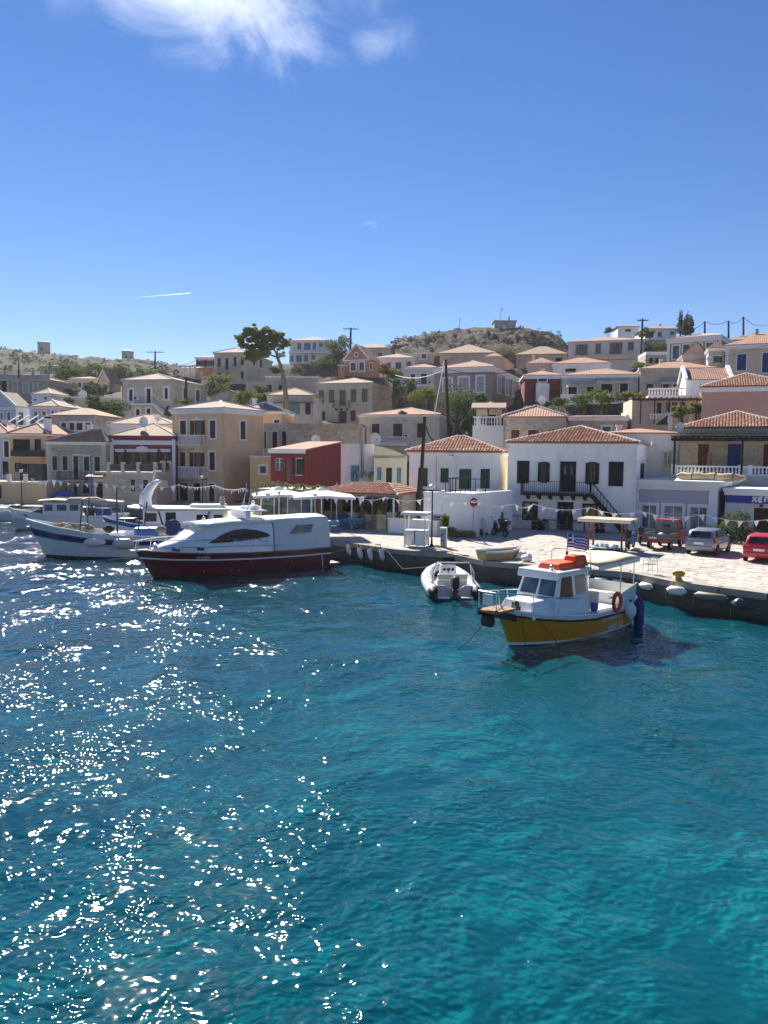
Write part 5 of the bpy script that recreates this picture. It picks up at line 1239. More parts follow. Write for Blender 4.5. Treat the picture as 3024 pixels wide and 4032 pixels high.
# ================================================================ hillside, rocky hill, far ridge
def scrub_mat(name, rock, rock2, green, amt):
    t = NT(name); g = t.n('ShaderNodeTexCoord').outputs['Object']
    n1 = t.noise(g, .09, 5, .65, .4); n2 = t.noise(g, .55, 5, .7, .5); n3 = t.noise(g, 2.2, 4, .6)
    col = t.mix(t.rng(n3, .35, .65), rock, rock2); col = t.mix(t.rng(t.math('ADD', t.math('MULTIPLY', n1, .4), t.math('MULTIPLY', n2, .6)), amt, amt + .12), col, green)
    return t.finish(col, .95, t.bump(t.math('ADD', n2, t.math('MULTIPLY', n3, .4)), 1.0, .6), spec=.1)
EARTH = scrub_mat('hillside_earth', (.115, .097, .075), (.145, .122, .095), (.045, .05, .026), .44)
ROCK = scrub_mat('rock_and_scrub', (.095, .082, .074), (.06, .053, .048), (.036, .036, .025), .52)
RIDGE = scrub_mat('far_ridge_scrub', (.045, .039, .034), (.034, .030, .026), (.026, .027, .018), .42)
pts = np.array(GROUND_PTS + [(x, yy, .7) for x in range(-130, 100, 6) for yy in (52, 62, 70)] + [(x, 78, .7) for x in range(-130, -20, 5)]
               + [(x, 245, 24 if x < -10 else 32) for x in range(-190, 60, 10)] + [(x, 300, 20 if x < -10 else 36) for x in range(-190, 160, 12)] + [(x, 215, 34) for x in range(50, 160, 10)] + [(x, 185, 30) for x in range(75, 160, 10)] + [(x, 255, 36) for x in range(50, 160, 10)])
gx = np.arange(-190, 150, 2.0); gy = np.arange(62, 320, 2.0); GX, GY = np.meshgrid(gx, gy)
num = np.zeros_like(GX); den = np.zeros_like(GX)
for px_, py_, pz_ in pts:
    wgt = 1 / (((GX - px_) ** 2 + ((GY - py_) * 1.3) ** 2) ** 1.6 + 2.0); num += wgt * pz_; den += wgt
GZ = num / den
for _ in range(2): GZ[1:-1, 1:-1] = .5 * GZ[1:-1, 1:-1] + .125 * (GZ[:-2, 1:-1] + GZ[2:, 1:-1] + GZ[1:-1, :-2] + GZ[1:-1, 2:])
GZ += .25 * np.sin(GX * .9 + GY * .5) * np.sin(GY * .7 - GX * .3) * (GY > 95) - .3
GZ[(GY < 86) & (GX < -13)] = -1.0; GZ[(GY < 66)] = -1.0
tag(grid_mesh('hillside', gx, gy, GZ, EARTH), kind='structure')
def ground_z(x, y):
    i = int(np.clip((y - gy[0]) / 2, 0, len(gy) - 2)); j = int(np.clip((x - gx[0]) / 2, 0, len(gx) - 2)); a = (y - gy[i]) / 2; b = (x - gx[j]) / 2
    return float((GZ[i, j] * (1 - b) + GZ[i, j + 1] * b) * (1 - a) + (GZ[i + 1, j] * (1 - b) + GZ[i + 1, j + 1] * b) * a)
def hill(name, sky_, d0, d1, d2, yfoot, mat, amp, nscale, nx=140, nt_=34, foot2=False):
    """a hill whose crest follows the skyline read off the photograph at its own distance"""
    pxs = np.linspace(sky_[0][0], sky_[-1][0], nx); cy_ = np.interp(pxs, [s[0] for s in sky_], [s[1] for s in sky_])
    rows = []
    for k in range(nt_ + 12):
        row = []
        t = k / nt_
        for px, py in zip(pxs, cy_):
            cr = at(px, py, d1)
            if t <= 1:
                d = d0 + (d1 - d0) * t; ft = at(px, yfoot, d0).z; z = ft + (cr.z - ft) * (t ** .75)
            else:
                d = d1 + (d2 - d1) * (t - 1) * nt_ / 12; z = cr.z - (cr.z - 5) * ((t - 1) * nt_ / 12) ** 1.5
            x = cr.x * d / d1; nz = mnoise.fractal(Vector((x * nscale, d * nscale, z * nscale)), .9, 2.1, 5) ; nz += .5 * abs(mnoise.noise(Vector((x * nscale * 3, d * nscale * 3, 7))))
            wgt = min(1, t * 3) * (1 if t <= .8 else .12 if foot2 else .3)
            if k == 0: z -= 18
            row.append((x, d, z + (nz - .3) * amp * wgt))
        rows.append(row)
    o = MB().grid(rows).build(name, mat, None, True); tag(o, kind='structure'); return rows
c = lambda k, L_: [cp(k, x, y) for x, y in L_]
SKY1 = c('C', [(250, 330), (390, 238), (450, 185), (575, 152), (750, 114), (870, 98), (1010, 96), (1080, 88), (1180, 86), (1240, 84), (1290, 92), (1358, 92), (1450, 75), (1540, 80)]) + c('D', [(0, 168), (60, 185), (130, 195), (180, 225), (245, 290), (300, 400)])
rocky = hill('rocky_hill', SKY1, 195, 245, 300, cp('C', 0, 345)[1], ROCK, 1.9, .16)
SKY2 = c('A', [(-4200, 330), (-2400, 240), (-900, 170), (-300, 160), (0, 150), (60, 150), (130, 160), (200, 175), (300, 186), (410, 190), (520, 210), (680, 230), (800, 240), (990, 255), (1090, 258), (1200, 265), (1300, 275), (1480, 288), (1700, 300), (2600, 320)])
ridge = hill('far_ridge', SKY2, 235, 380, 480, cp('A', 0, 400)[1], RIDGE, 2.2, .06, 330, 40, True)
# ---------------------------------------------------------------- foliage
def leafmat(name, c, c2, tr=.42): return island(name, c, c2, .7, 6, 0, tr, .2)
LF_DARK = leafmat('dark_leaves', (0.046, 0.081, 0.025), (0.092, 0.138, 0.040)); LF_MID = leafmat('mid_green_leaves', (0.078, 0.136, 0.030), (0.136, 0.194, 0.049)); LF_YEL = leafmat('yellow_green_leaves', (0.107, 0.134, 0.027), (0.178, 0.196, 0.045))
LF_PINE = leafmat('pine_needles', (0.158, 0.201, 0.061), (0.280, 0.315, 0.105)); LF_OLIVE = leafmat('dull_scrub_leaves', (0.115, 0.121, 0.054), (0.176, 0.169, 0.081)); LF_CYP = leafmat('cypress_leaves', (0.027, 0.068, 0.024), (0.061, 0.108, 0.041))
LF_SCR = leafmat('grey_scrub_leaves', (.032, .034, .02), (.05, .05, .03), .25); LF_RED = leafmat('reddish_leaves', (.16, .08, .03), (.20, .13, .04)); BARK = wood('bark', (.16, .115, .085)); BARKP = wood('pine_bark', (.24, .19, .155))
def leaves(m, blobs, n, size, rnd, flat=.0):
    """leaf-sized faces spread through clumps, denser towards the outside of each clump"""
    tot = sum(b[3] * b[4] * b[5] for b in blobs)
    for b in blobs:
        k = max(6, int(n * b[3] * b[4] * b[5] / tot))
        for _ in range(k):
            while True:
                v = Vector((rnd.uniform(-1, 1), rnd.uniform(-1, 1), rnd.uniform(-1, 1)))
                if .05 < v.length <= 1: break
            v = v.normalized() * (v.length ** .45) * rnd.uniform(.75, 1.08)
            p = Vector((b[0] + v.x * b[3], b[1] + v.y * b[4], b[2] + v.z * b[5])); s = size * rnd.uniform(.6, 1.4)
            e1 = Vector((rnd.gauss(0, 1), rnd.gauss(0, 1), rnd.gauss(0, .7))).normalized(); e2 = e1.cross(Vector((rnd.gauss(0, 1), rnd.gauss(0, 1), rnd.gauss(0, 1)))).normalized()
            m.face([p - e1 * s, p - e2 * s * .45, p + e1 * s, p + e2 * s * .45])
def clumps(c, r, k, rnd, cr=.45, squash=.8):
    out_ = []
    for _ in range(k):
        a, b, z = rnd.uniform(0, 6.28), math.sqrt(rnd.uniform(.05, 1)), rnd.uniform(-.8, .9)
        q = math.sqrt(max(0, 1 - z * z)); s = cr * rnd.uniform(.6, 1.2)
        out_.append((c[0] + r[0] * b * q * math.cos(a), c[1] + r[1] * b * q * math.sin(a), c[2] + r[2] * z * .8, r[0] * s, r[1] * s, r[2] * s * squash))
    return out_
def bush(name, label, cat, k, x, y, d, rx, rz, mat, n=500, size=.16, seed=1, nb=9, sink=.3, trunk=True, z=None, ry=None, group=None):
    """plant whose crown centre is at the pixel (k, x, y) at distance d; rx, rz its half sizes in metres"""
    rnd = random.Random(seed * 31 + 5); c_ = at(*cp(k, x, y), d); gz = ground_z(c_.x, c_.y) if z is None else z
    gz = min(gz, c_.z - rz * .6); ry = ry or rx
    t_ = thing(name, label, cat, (c_.x, c_.y, gz - .1), 0, group); hh = c_.z - gz + .1
    m = MB(); bl = clumps((0, 0, hh), (rx, ry, rz), nb, rnd) + [(0, 0, hh, rx * .6, ry * .6, rz * .6)]
    leaves(m, bl, n, size, rnd); m.build('crown', mat, t_)
    tk = MB(); tr = max(.05, rx * .07); tk.tube([(0, 0, -.3), (rnd.uniform(-.1, .1) * rx, rnd.uniform(-.1, .1) * rx, hh * .5), (0, 0, hh)], [tr * 1.5, tr, tr * .5], 6)
    for b in bl[:5]: tk.tube([(0, 0, hh * .4), (b[0] * .6, b[1] * .6, (hh * .4 + b[2]) / 2), b[:3]], [tr * .7, tr * .5, tr * .2], 5)
    tk.build('trunk', BARK, t_); return t_
# scrub on the hills: one mass each
def scrub(name, rows, n, size, mat, seed, lo=.1, hi=1.0):
    rnd = random.Random(seed); m = MB(); nr = len(rows)
    for _ in range(n):
        k = rnd.randint(int(nr * lo), int((nr - 13) * hi)); r = rows[k]; p = r[rnd.randint(0, len(r) - 1)]
        if mnoise.noise(Vector((p[0] * .05, p[1] * .05, 3))) < -.1: continue
        s = size * rnd.uniform(.5, 1.5); x, y = p[0] + rnd.uniform(-2, 2), p[1] + rnd.uniform(-1, 1)
        leaves(m, [(x, y, p[2] + s * .3, s, s, s * .6)], 34, s * .3, rnd)
    tag(m.build(name, mat), 'scattered low scrub covering the hill', 'scrub', kind='stuff')
scrub('hill_scrub', rocky, 300, .7, LF_SCR, 3, .1, .95); scrub('ridge_scrub', ridge, 1100, 1.1, LF_SCR, 4, .05, .93)

# ================================================================ trees and bushes
def pine():
    d = 108.0; base = at(*cp('B', 905, 860), d); gz = min(ground_z(base.x, base.y), base.z)
    t_ = thing('pine_tree', 'tall leaning pine with bare trunk and flat crown against the sky', 'tree', (base.x, base.y, gz)); O_ = Vector((base.x, base.y, gz))
    P = lambda x, y, dd=0: at(*cp('B', x, y), d + dd) - O_
    m = MB(); m.tube([(0, 0, -.5), P(903, 850), P(893, 720), P(874, 580), P(855, 450), P(835, 380), P(812, 325)], [.5, .42, .38, .33, .28, .24, .2], 9)
    m.tube([P(820, 340), P(800, 280), P(760, 235, 1), P(690, 190, 1.5)], [.18, .13, .1, .05], 7); m.tube([P(812, 325), P(740, 300, -1), P(660, 285, -1.5), P(590, 270, -1)], [.15, .1, .08, .04], 6)
    m.tube([P(812, 325), P(815, 270, .5), P(840, 220, 1)], [.14, .1, .05], 6); m.tube([P(820, 340), P(850, 310, -.5), P(865, 300, -.5)], [.1, .06, .03], 6); m.tube([P(760, 235, 1), P(640, 200, 0), P(540, 180, -.5)], [.1, .07, .03], 6)
    m.build('trunk', BARKP, t_, True)
    rnd = random.Random(4); mm = MB(); u = d / FPX * .48222; bl = []
    for x, y, r, dd in ((520, 185, 48, -.5), (575, 140, 58, 0), (600, 185, 50, -1.2), (650, 120, 58, .6), (690, 160, 62, -.6), (745, 130, 50, .8), (740, 185, 45, 1.4), (800, 165, 48, 0), (850, 170, 44, .8), (860, 220, 38, 0), (805, 215, 40, -1),
                        (590, 285, 48, -1), (560, 310, 34, -.3), (640, 295, 46, -1.5), (690, 265, 42, -.8), (735, 285, 38, -1.2), (625, 335, 30, -.6), (850, 305, 26, -.5), (650, 225, 36, -1), (520, 225, 34, 0), (560, 235, 40, -.6), (610, 240, 40, .6), (700, 215, 46, .4), (760, 225, 40, -.2), (830, 255, 34, .4), (600, 320, 40, .3), (660, 330, 34, 0), (880, 190, 34, .2), (490, 165, 34, 0), (630, 95, 40, 0), (700, 100, 44, 0)):
        for _ in range(6):
            q = P(x + rnd.gauss(0, r * .55), y + rnd.gauss(0, r * .36), dd + rnd.gauss(0, .7)); s = r * u * rnd.uniform(.4, .7); bl.append((q.x, q.y, q.z, s, s, s * .62))
    leaves(mm, bl, 30000, .14, rnd); mm.build('crown', LF_PINE, t_)
pine()
def cypress(k, x, y0, y1, d, w_, label, seed):
    rnd = random.Random(seed); a = at(*cp(k, x, y1), d); b = at(*cp(k, x, y0), d); gz = min(ground_z(a.x, a.y), a.z)
    t_ = thing('cypress_tree', label, 'tree', (a.x, a.y, gz)); H_ = b.z - gz; h0 = a.z - gz; bl = []
    for i in range(16):
        t = (i + .5) / 16; r = w_ * (1 - t) ** .7 * rnd.uniform(.6, 1.1) + .12; bl.append((rnd.gauss(0, w_ * .25 * (1 - t)), rnd.gauss(0, w_ * .2), h0 + (H_ - h0) * t, r * .7, r * .7, (H_ - h0) / 16 * 1.3))
    m = MB(); leaves(m, bl, 1500, .2, rnd); m.build('crown', LF_CYP, t_); MB().tube([(0, 0, -.5), (0, 0, h0), (0, 0, H_ * .8)], [.25, .2, .05], 6).build('trunk', BARK, t_)
cypress('D', 1040, 30, 205, 180, 1.6, 'tallest cypress at the left of the cluster on the skyline', 1)
cypress('D', 1078, 55, 205, 178, 1.7, 'middle cypress of the cluster on the skyline', 2)
cypress('D', 1112, 72, 200, 181, 1.3, 'slim cypress at the right of the cluster on the skyline', 3)
B_ = [('A', 545, 335, 190, 6.5, 3.4, LF_DARK, 'broad dark tree under the left windmills'), ('A', 660, 350, 200, 4.5, 2.6, LF_DARK, 'rounded dark tree between the two windmills'), ('A', 780, 345, 185, 6.5, 2.8, LF_DARK, 'wide dark tree above the low cream house'),
      ('A', 1010, 345, 188, 5.5, 3.2, LF_DARK, 'dark tree below the right windmill'), ('A', 1150, 350, 200, 4.0, 2.2, LF_OLIVE, 'olive tree right of the dark windmill tree'), ('A', 1290, 352, 195, 6.0, 2.2, LF_OLIVE, 'olive bushes behind the rubble stone house'), ('A', 450, 445, 150, 3.2, 1.8, LF_MID, 'light green shrub right of the brown mansion'),
      ('A', 740, 490, 128, 1.8, 1.5, LF_DARK, 'dark shrub left of the terrace with the red wall'), ('A', 830, 485, 130, 2.2, 1.6, LF_DARK, 'dark shrub in front of the small ochre gable'), ('A', 590, 500, 140, 1.8, 1.1, LF_OLIVE, 'thin grey green shrub on the white terrace wall'), ('A', 750, 440, 150, 1.6, 1.0, LF_RED, 'rusty shrub beside the low cream house'),
      ('A', 775, 605, 106, 2.3, 1.9, LF_DARK, 'round dark bush left above the white walled house'), ('A', 925, 640, 107, 2.7, 2.0, LF_DARK, 'round dark bush right above the white walled house'), ('A', 1375, 668, 113, 1.0, 1.4, LF_MID, 'shrub at the foot of the white outside stair'), ('A', 570, 575, 110, 1.5, .8, LF_MID, 'low shrub beside the pale garden wall'),
      ('B', 1310, 265, 166, 5.0, 4.4, LF_DARK, 'large dark tree right of the cream villa'), ('B', 1195, 365, 160, 3.4, 2.6, LF_DARK, 'dark shrub below the cream villa'), ('B', 965, 425, 150, 2.4, 1.4, LF_OLIVE, 'round shrub behind the white coping wall'), ('B', 1260, 400, 158, 3.2, 1.6, LF_DARK, 'dark hedge left of the pedimented house'),
      ('B', 345, 515, 137, 4.2, 1.7, LF_OLIVE, 'olive shrub below the iron balcony house'), ('B', 300, 590, 128, 2.8, 2.0, LF_DARK, 'dark shrub right of the rubble stone house'), ('B', 545, 645, 117, 2.6, 1.9, LF_YEL, 'yellow green shrub behind the tall ochre house'), ('B', 800, 428, 152, 2.0, 1.2, LF_DARK, 'shrub behind the pine trunk'), ('B', 680, 600, 125, 1.8, 1.6, LF_OLIVE, 'grey green shrub beside the roofless grey ruin'), ('B', 700, 655, 116, 1.4, 1.2, LF_MID, 'shrub left of the whitewashed cottage'),
      ('B', 60, 690, 110, 1.9, .8, LF_MID, 'low green shrub at the corner of the rubble stone house'), ('C', 330, 425, 141, 2.6, 1.6, LF_RED, 'rusty autumn shrub right of the pedimented house'), ('C', 420, 465, 139, 2.2, 1.6, LF_YEL, 'yellowish shrub above the old stone house'), ('C', 440, 575, 136, 1.7, 3.2, LF_DARK, 'tall dark shrub beside the old stone house'),
      ('C', 550, 580, 128, 2.6, 2.7, LF_DARK, 'bushy tree in front of the pinkish house'), ('C', 655, 640, 116, 3.2, 2.0, LF_YEL, 'bright yellow green bush left of the long grey house'), ('C', 940, 690, 112, 6.0, 3.9, LF_DARK, 'large dark tree in front of the long grey house'), ('C', 1025, 850, 104, 2.0, 3.2, LF_CYP, 'very dark tall shrub beside the stone balustrade house'), ('C', 1120, 670, 112, 1.4, 1.5, LF_MID, 'light shrub right of the large dark tree'),
      ('C', 1320, 285, 188, 5.0, 2.6, LF_OLIVE, 'scrubby tree at the foot of the rocky hill'), ('C', 500, 790, 108, 1.2, .8, LF_MID, 'shrub behind the plastered stone house'), ('D', 370, 665, 97, 2.4, 1.7, LF_MID, 'light green bush left below the awnings'), ('D', 480, 655, 97, 2.4, 1.8, LF_MID, 'light green bush right below the awnings'), ('D', 620, 650, 96, 2.3, 1.1, LF_OLIVE, 'olive vine on the terrace beside the awnings'), ('D', 700, 640, 95, 1.8, .9, LF_YEL, 'yellowish vine beside the white balustrade'),
      ('D', 180, 695, 101, 2.2, 1.0, LF_DARK, 'dark shrub below the dark red end wall'), ('D', 1060, 750, 80, 1.6, 1.1, LF_YEL, 'bright green palm-like bush under the timber pergola'), ('D', 1150, 725, 81, 1.1, 1.2, LF_MID, 'green bush right under the timber pergola'), ('D', 795, 200, 160, 2.0, 1.9, LF_DARK, 'dark tree beside the pole right of the pinkish mansion'), ('D', 760, 428, 138, 3.2, .9, LF_MID, 'low green shrubs below the pinkish mansion'), ('D', 530, 180, 170, 1.3, 1.1, LF_DARK, 'small tree behind the pinkish mansion roof'), ('D', 880, 300, 150, 5.0, 1.6, LF_DARK, 'dark green bank below the skyline villa')]
for i, (k, x, y, d, rx, rz, mt, lb) in enumerate(B_):
    nm = 'tree' if rz > 2.4 else 'shrub'; rx *= .66; rz *= .68
    bush(nm, lb, nm, k, x, y, d, rx, rz, mt, n=int(min(3800, 500 + 380 * rx * rz)), size=.1 + d * .0005, seed=i, nb=10 + int(rx * 1.5))
bush('shrub', 'large dark shrub between the lilac office and the red car', 'shrub', 'H', 1400, 870, 49.5, 1.25, 1.35, LF_DARK, 2600, .09, 91, 14, z=QZ)
bush('potted_yucca', 'spiky yellow green plant against the flat white block', 'plant', 'L', 570, 1395, 50.0, .42, .55, LF_YEL, 420, .12, 92, 6, z=QZ)
bush('shrub', 'small dark bush at the foot of the flat white block', 'shrub', 'L', 660, 1560, 49.6, .62, .5, LF_DARK, 900, .07, 93, 8, z=QZ)
# blockhouse and masts on the rocky hill, windmills on the ridge
p = at(*cp('C', 1314, 98), 244); t_ = thing('hilltop_block', 'small grey blockhouse on top of the rocky hill', 'building', (p.x, p.y, p.z - 1.5))
MB().box(-3.3, -2.5, 0, 3.3, 2.5, 3.5).build('wall', CEMENT, t_); MB().box(-3.6, -2.8, 3.5, 3.6, 2.8, 3.85).build('roof_slab', CEMENT, t_); MB().box(1.2, -.3, 3.85, 1.8, .3, 5.4).build('chimney', CEMENT, t_); MB().box(-.6, -2.6, .4, .2, -2.5, 2.2).build('door', WHITE2, t_)
for x, y0, y1, lb in ((953, -2, 95, 'thin radio mast on the left of the rocky hill'), (1290, -90, 40, 'thin radio mast beside the hilltop blockhouse')):
    a, b = at(*cp('C', x, y1), 243), at(*cp('C', x, y0), 243); t_ = thing('radio_mast', lb, 'mast', (a.x, a.y, a.z - 1)); h_ = b.z - a.z + 1
    MB().tube([(0, 0, -1), (0, 0, h_)], [.11, .06], 5).build('mast_pole', GALV, t_); MB().box(-.12, -.12, h_ * .8, .5, .12, h_ * .84).build('antenna', GALV, t_)
for x0, x1, yt, ye, yb, lb in ((312, 408, 88, 106, 196, 'round stone windmill tower on the left of the ridge'), (997, 1090, 152, 180, 262, 'round stone windmill tower on the right of the ridge')):
    d = 378; a = at(*cp('A', (x0 + x1) / 2, yb), d); r_ = (x1 - x0) / 2 * .48222 * d / FPX; e = at(*cp('A', x0, ye), d).z - a.z; tp = at(*cp('A', x0, yt), d).z - a.z
    t_ = thing('windmill_tower', lb, 'windmill', (a.x, a.y, a.z)); MB().lathe([(r_ * 1.02, -3), (r_ * .98, e)], n=20).build('tower', stucco('pale_mill_render', (.62, .56, .42), .3), t_, True); MB().lathe([(r_ * 1.08, e), (r_ * 1.06, e + .3), (.15, tp)], n=20).build('conical_roof', ROUGHC, t_, True)
    MB().box(-.5, -r_ * 1.03, 1.0, .5, -r_ * .9, 3.0).build('door', SH_BROWN, t_)

# ================================================================ boats
GEL = paint('white_gelcoat', (.80, .80, .79), .22, .06, 0, .5, 0, 1.5, .4); GELC = paint('cream_gelcoat', (.72, .68, .58), .3, .08, 0, .4, 0, 1.5)
MAROON = paint('maroon_hull_paint', (.13, .006, .012), .18, .08, 0, .5, 0, 1.0, .6); AMBER = paint('amber_hull_paint', (.62, .235, .008), .3, .12, 0, .5, 0, 1.2, .3)
NAVY = paint('navy_paint', (.01, .025, .13), .35, .15, .05); BLACKR = paint('black_rubber', (.012, .012, .013), .6, .2, .1); ANTIF = paint('dark_antifouling', (.02, .022, .03), .8, .3, .2)
BLUEP = paint('bright_blue_paint', (.02, .09, .36), .45, .2, .1); CANVW = island('white_canvas', (.66, .66, .66), (.64, .64, .65), .8, 3, .35); CANVC = island('cream_canvas', (.72, .63, .42), (.70, .61, .41), .85, 3, .35)
ORNG = paint('orange_cover', (.75, .085, .02), .55, .15, .3); LIFER = paint('lifebuoy_red', (.55, .05, .03), .5, .2); BUOY = paint('white_fender_vinyl', (.72, .71, .66), .45, .35, .05); TEAK = wood('teak_deck', (.30, .19, .10), axis=0); DKGLASS = paint('smoked_glass', (.006, .007, .007), .12, .2, 0, .18)
PALEB = paint('pale_blue_hull_paint', (.42, .56, .62), .4, .2); ROPE = paint('rope', (.30, .27, .20), .9, .3); ROPED = paint('dark_rope', (.03, .03, .03), .9, .3); GREYG = paint('grey_gelcoat', (.42, .45, .50), .4, .1); PALEH = paint('weathered_white_hull', (.66, .70, .70), .45, .3)
def hull(parent, st, rows, mats, name='hull'):
    """st: (x at waterline, x at sheer, half beam at sheer, half beam at waterline, sheer z, keel z); rows: (t, material) from keel -1 to sheer 1"""
    m = MB(); sides = []
    def pt(s, t, sg):
        xw, xs_, yd, yw, zs, zk = s
        if t <= 0: return (xw, sg * yw * (1 - (-t) ** 2.2), zk * (-t))
        return (xw + (xs_ - xw) * t, sg * (yw + (yd - yw) * t ** .8), zs * t)
    for sg in (1, -1):
        for j in range(len(rows) - 1):
            m.mi = rows[j][1]
            for i in range(len(st) - 1):
                q = [pt(st[i], rows[j][0], sg), pt(st[i + 1], rows[j][0], sg), pt(st[i + 1], rows[j + 1][0], sg), pt(st[i], rows[j + 1][0], sg)]
                m.face(q if sg < 0 else q[::-1])
    for j in range(len(rows) - 1):
        m.mi = rows[j][1]; m.face([pt(st[0], rows[j][0], -1), pt(st[0], rows[j][0], 1), pt(st[0], rows[j + 1][0], 1), pt(st[0], rows[j + 1][0], -1)])
        m.face([pt(st[-1], rows[j][0], 1), pt(st[-1], rows[j][0], -1), pt(st[-1], rows[j + 1][0], -1), pt(st[-1], rows[j + 1][0], 1)])
    import bmesh
    o = m.build(name, mats, parent); b = bmesh.new(); b.from_mesh(o.data); bmesh.ops.remove_doubles(b, verts=b.verts, dist=.002); bmesh.ops.recalc_face_normals(b, faces=b.faces); b.to_mesh(o.data); b.free()
    o.data.polygons.foreach_set('use_smooth', [True] * len(o.data.polygons))
    try: o.data.set_sharp_from_angle(angle=R(40))
    except Exception: pass
    return o
def deck(parent, st, drop, mat, name='deck', inset=.02):
    m = MB(); m.grid([[(s[1] - (0 if i else 0), y * max(.01, s[2] - inset), s[4] - drop) for y in (-1, -.5, 0, .5, 1)] for i, s in enumerate(st)]); return m.build(name, mat, parent)
def sheer(parent, st, r, mat, name='rub_rail', dz=0., sg=(1, -1), dy=0.):
    for s_ in sg: MB().tube([(s[1], s_ * (s[2] + dy), s[4] + dz) for s in st], r, 6).build(name, mat, parent, True)
def frus(m, b, z0, t, z1):
    """b, t: (x0, x1, y0, y1) rectangles at z0 and z1"""
    q = [m.p(v) for v in ((b[0], b[2], z0), (b[1], b[2], z0), (b[1], b[3], z0), (b[0], b[3], z0), (t[0], t[2], z1), (t[1], t[2], z1), (t[1], t[3], z1), (t[0], t[3], z1))]
    for f in ((0, 3, 2, 1), (4, 5, 6, 7), (0, 1, 5, 4), (1, 2, 6, 5), (2, 3, 7, 6), (3, 0, 4, 7)): m.idx([q[i] for i in f])
    return m
def loft(m, secs):
    """secs: list of equally long closed rings"""
    ids = [[m.p(q) for q in r] for r in secs]; n = len(ids[0])
    for i in range(len(ids) - 1):
        for j in range(n): m.idx([ids[i][j], ids[i][(j + 1) % n], ids[i + 1][(j + 1) % n], ids[i + 1][j]])
    m.idx(ids[0][::-1]); m.idx(ids[-1]); return m
def place(bow, stern, xb, xs_):
    """thing origin and heading from two waterline points (bow at local xb, stern at local xs_)"""
    d = (bow - stern); d.z = 0; a = math.atan2(d.y, d.x); u = d.normalized(); o = bow - u * xb; return Vector((o.x, o.y, 0)), a
def fender(label, loc, rot, L_=.7, r=.16, mat=None, group=None, cap=BLACKR):
    t_ = thing('fender', label, 'fender', loc, 0, group); t_.rotation_euler = rot
    MB().lathe([(.03, -L_ / 2 - .08), (r * .5, -L_ / 2), (r, -L_ / 2 + r * .7), (r, L_ / 2 - r * .7), (r * .5, L_ / 2), (.03, L_ / 2 + .08)], n=12).build('fender_body', mat or BUOY, t_, True)
    MB().lathe([(.05, L_ / 2 + .05), (.05, L_ / 2 + .14)], n=8).build('fender_eye', cap, t_); return t_
def lettering(parent, T, text, x, z, hgt, mat, flip=1, sx=1.0):
    """painted letters as thin strokes on a hull; text by stroke tables"""
    G_ = {'I': [((.5, 0), (.5, 1))], 'N': [((0, 0), (0, 1)), ((0, 1), (1, 0)), ((1, 0), (1, 1))], 'A': [((0, 0), (.5, 1)), ((.5, 1), (1, 0)), ((.2, .4), (.8, .4))], 'E': [((0, 0), (0, 1)), ((0, 1), (1, 1)), ((0, .5), (.8, .5)), ((0, 0), (1, 0))], 'O': [((0, 0), (0, 1)), ((0, 1), (1, 1)), ((1, 1), (1, 0)), ((1, 0), (0, 0))],
          'P': [((0, 0), (0, 1)), ((0, 1), (1, 1)), ((1, 1), (1, .5)), ((1, .5), (0, .5))], 'G': [((1, 1), (0, 1)), ((0, 1), (0, 0)), ((0, 0), (1, 0)), ((1, 0), (1, .5)), ((1, .5), (.5, .5))], 'S': [((1, 1), (0, 1)), ((0, 1), (0, .5)), ((0, .5), (1, .5)), ((1, .5), (1, 0)), ((1, 0), (0, 0))], '5': [((1, 1), (0, 1)), ((0, 1), (0, .55)), ((0, .55), (1, .55)), ((1, .55), (1, 0)), ((1, 0), (0, 0))], '0': [((0, 0), (0, 1)), ((0, 1), (1, 1)), ((1, 1), (1, 0)), ((1, 0), (0, 0))], '9': [((1, .5), (0, .5)), ((0, .5), (0, 1)), ((0, 1), (1, 1)), ((1, 1), (1, 0)), ((1, 0), (0, 0))]}
    w_ = hgt * .62 * sx
    for ch in text:
        if ch in G_:
            m = MB()
            for a, b in G_[ch]:
                m.bar(T(x + flip * a[0] * w_, z + a[1] * hgt), T(x + flip * b[0] * w_, z + b[1] * hgt), hgt * .16, .012)
            m.build('letter', mat, parent)
        x += flip * w_ * 1.4

# ---------------------------------------------------------------- yellow excursion boat
ST = [(-4.0, -4.1, 1.2, 1.08, .88, -.45), (-2.5, -2.55, 1.42, 1.3, .8, -.6), (0, 0, 1.5, 1.36, .82, -.7), (1.6, 1.7, 1.36, 1.12, .93, -.7), (2.8, 3.1, 1.0, .66, 1.08, -.6), (3.6, 4.1, .52, .22, 1.22, -.5), (3.95, 4.75, .1, .03, 1.32, -.3)]
bow, stern = on_z(2006, 2547, 0), on_z(2470, 2424, 0); O_, A_ = place(bow, stern, 3.95, -4.0)
yb = thing('yellow_boat', 'amber yellow hulled passenger boat with white cabin and cream awning', 'boat', O_, A_)
yb.scale = (0.82, 0.88, 1.04); _u = Vector((math.cos(A_), math.sin(A_), 0)); O_ = O_ + _u * 3.95 * (1 - 0.82); yb.location = O_
hull(yb, ST, [(-1, 1), (-.5, 1), (0, 1), (.05, 2), (.13, 0), (.4, 0), (.7, 0), (.88, 3), (1, 3)], [AMBER, ANTIF, GEL, GEL])
deck(yb, ST, .03, GEL); sheer(yb, ST, .05, GEL, 'gunwale', .02); sheer(yb, ST, .035, BLACKR, 'rub_rail', -.14, dy=.01)
m = MB(); frus(m, (-.4, 2.3, -1.02, 1.02), .84, (-.35, 2.15, -.98, .98), 1.5); frus(m, (-.35, 2.15, -.98, .98), 1.5, (-.25, 1.75, -.86, .86), 2.3); m.build('cabin', GEL, yb, bevel=.04)
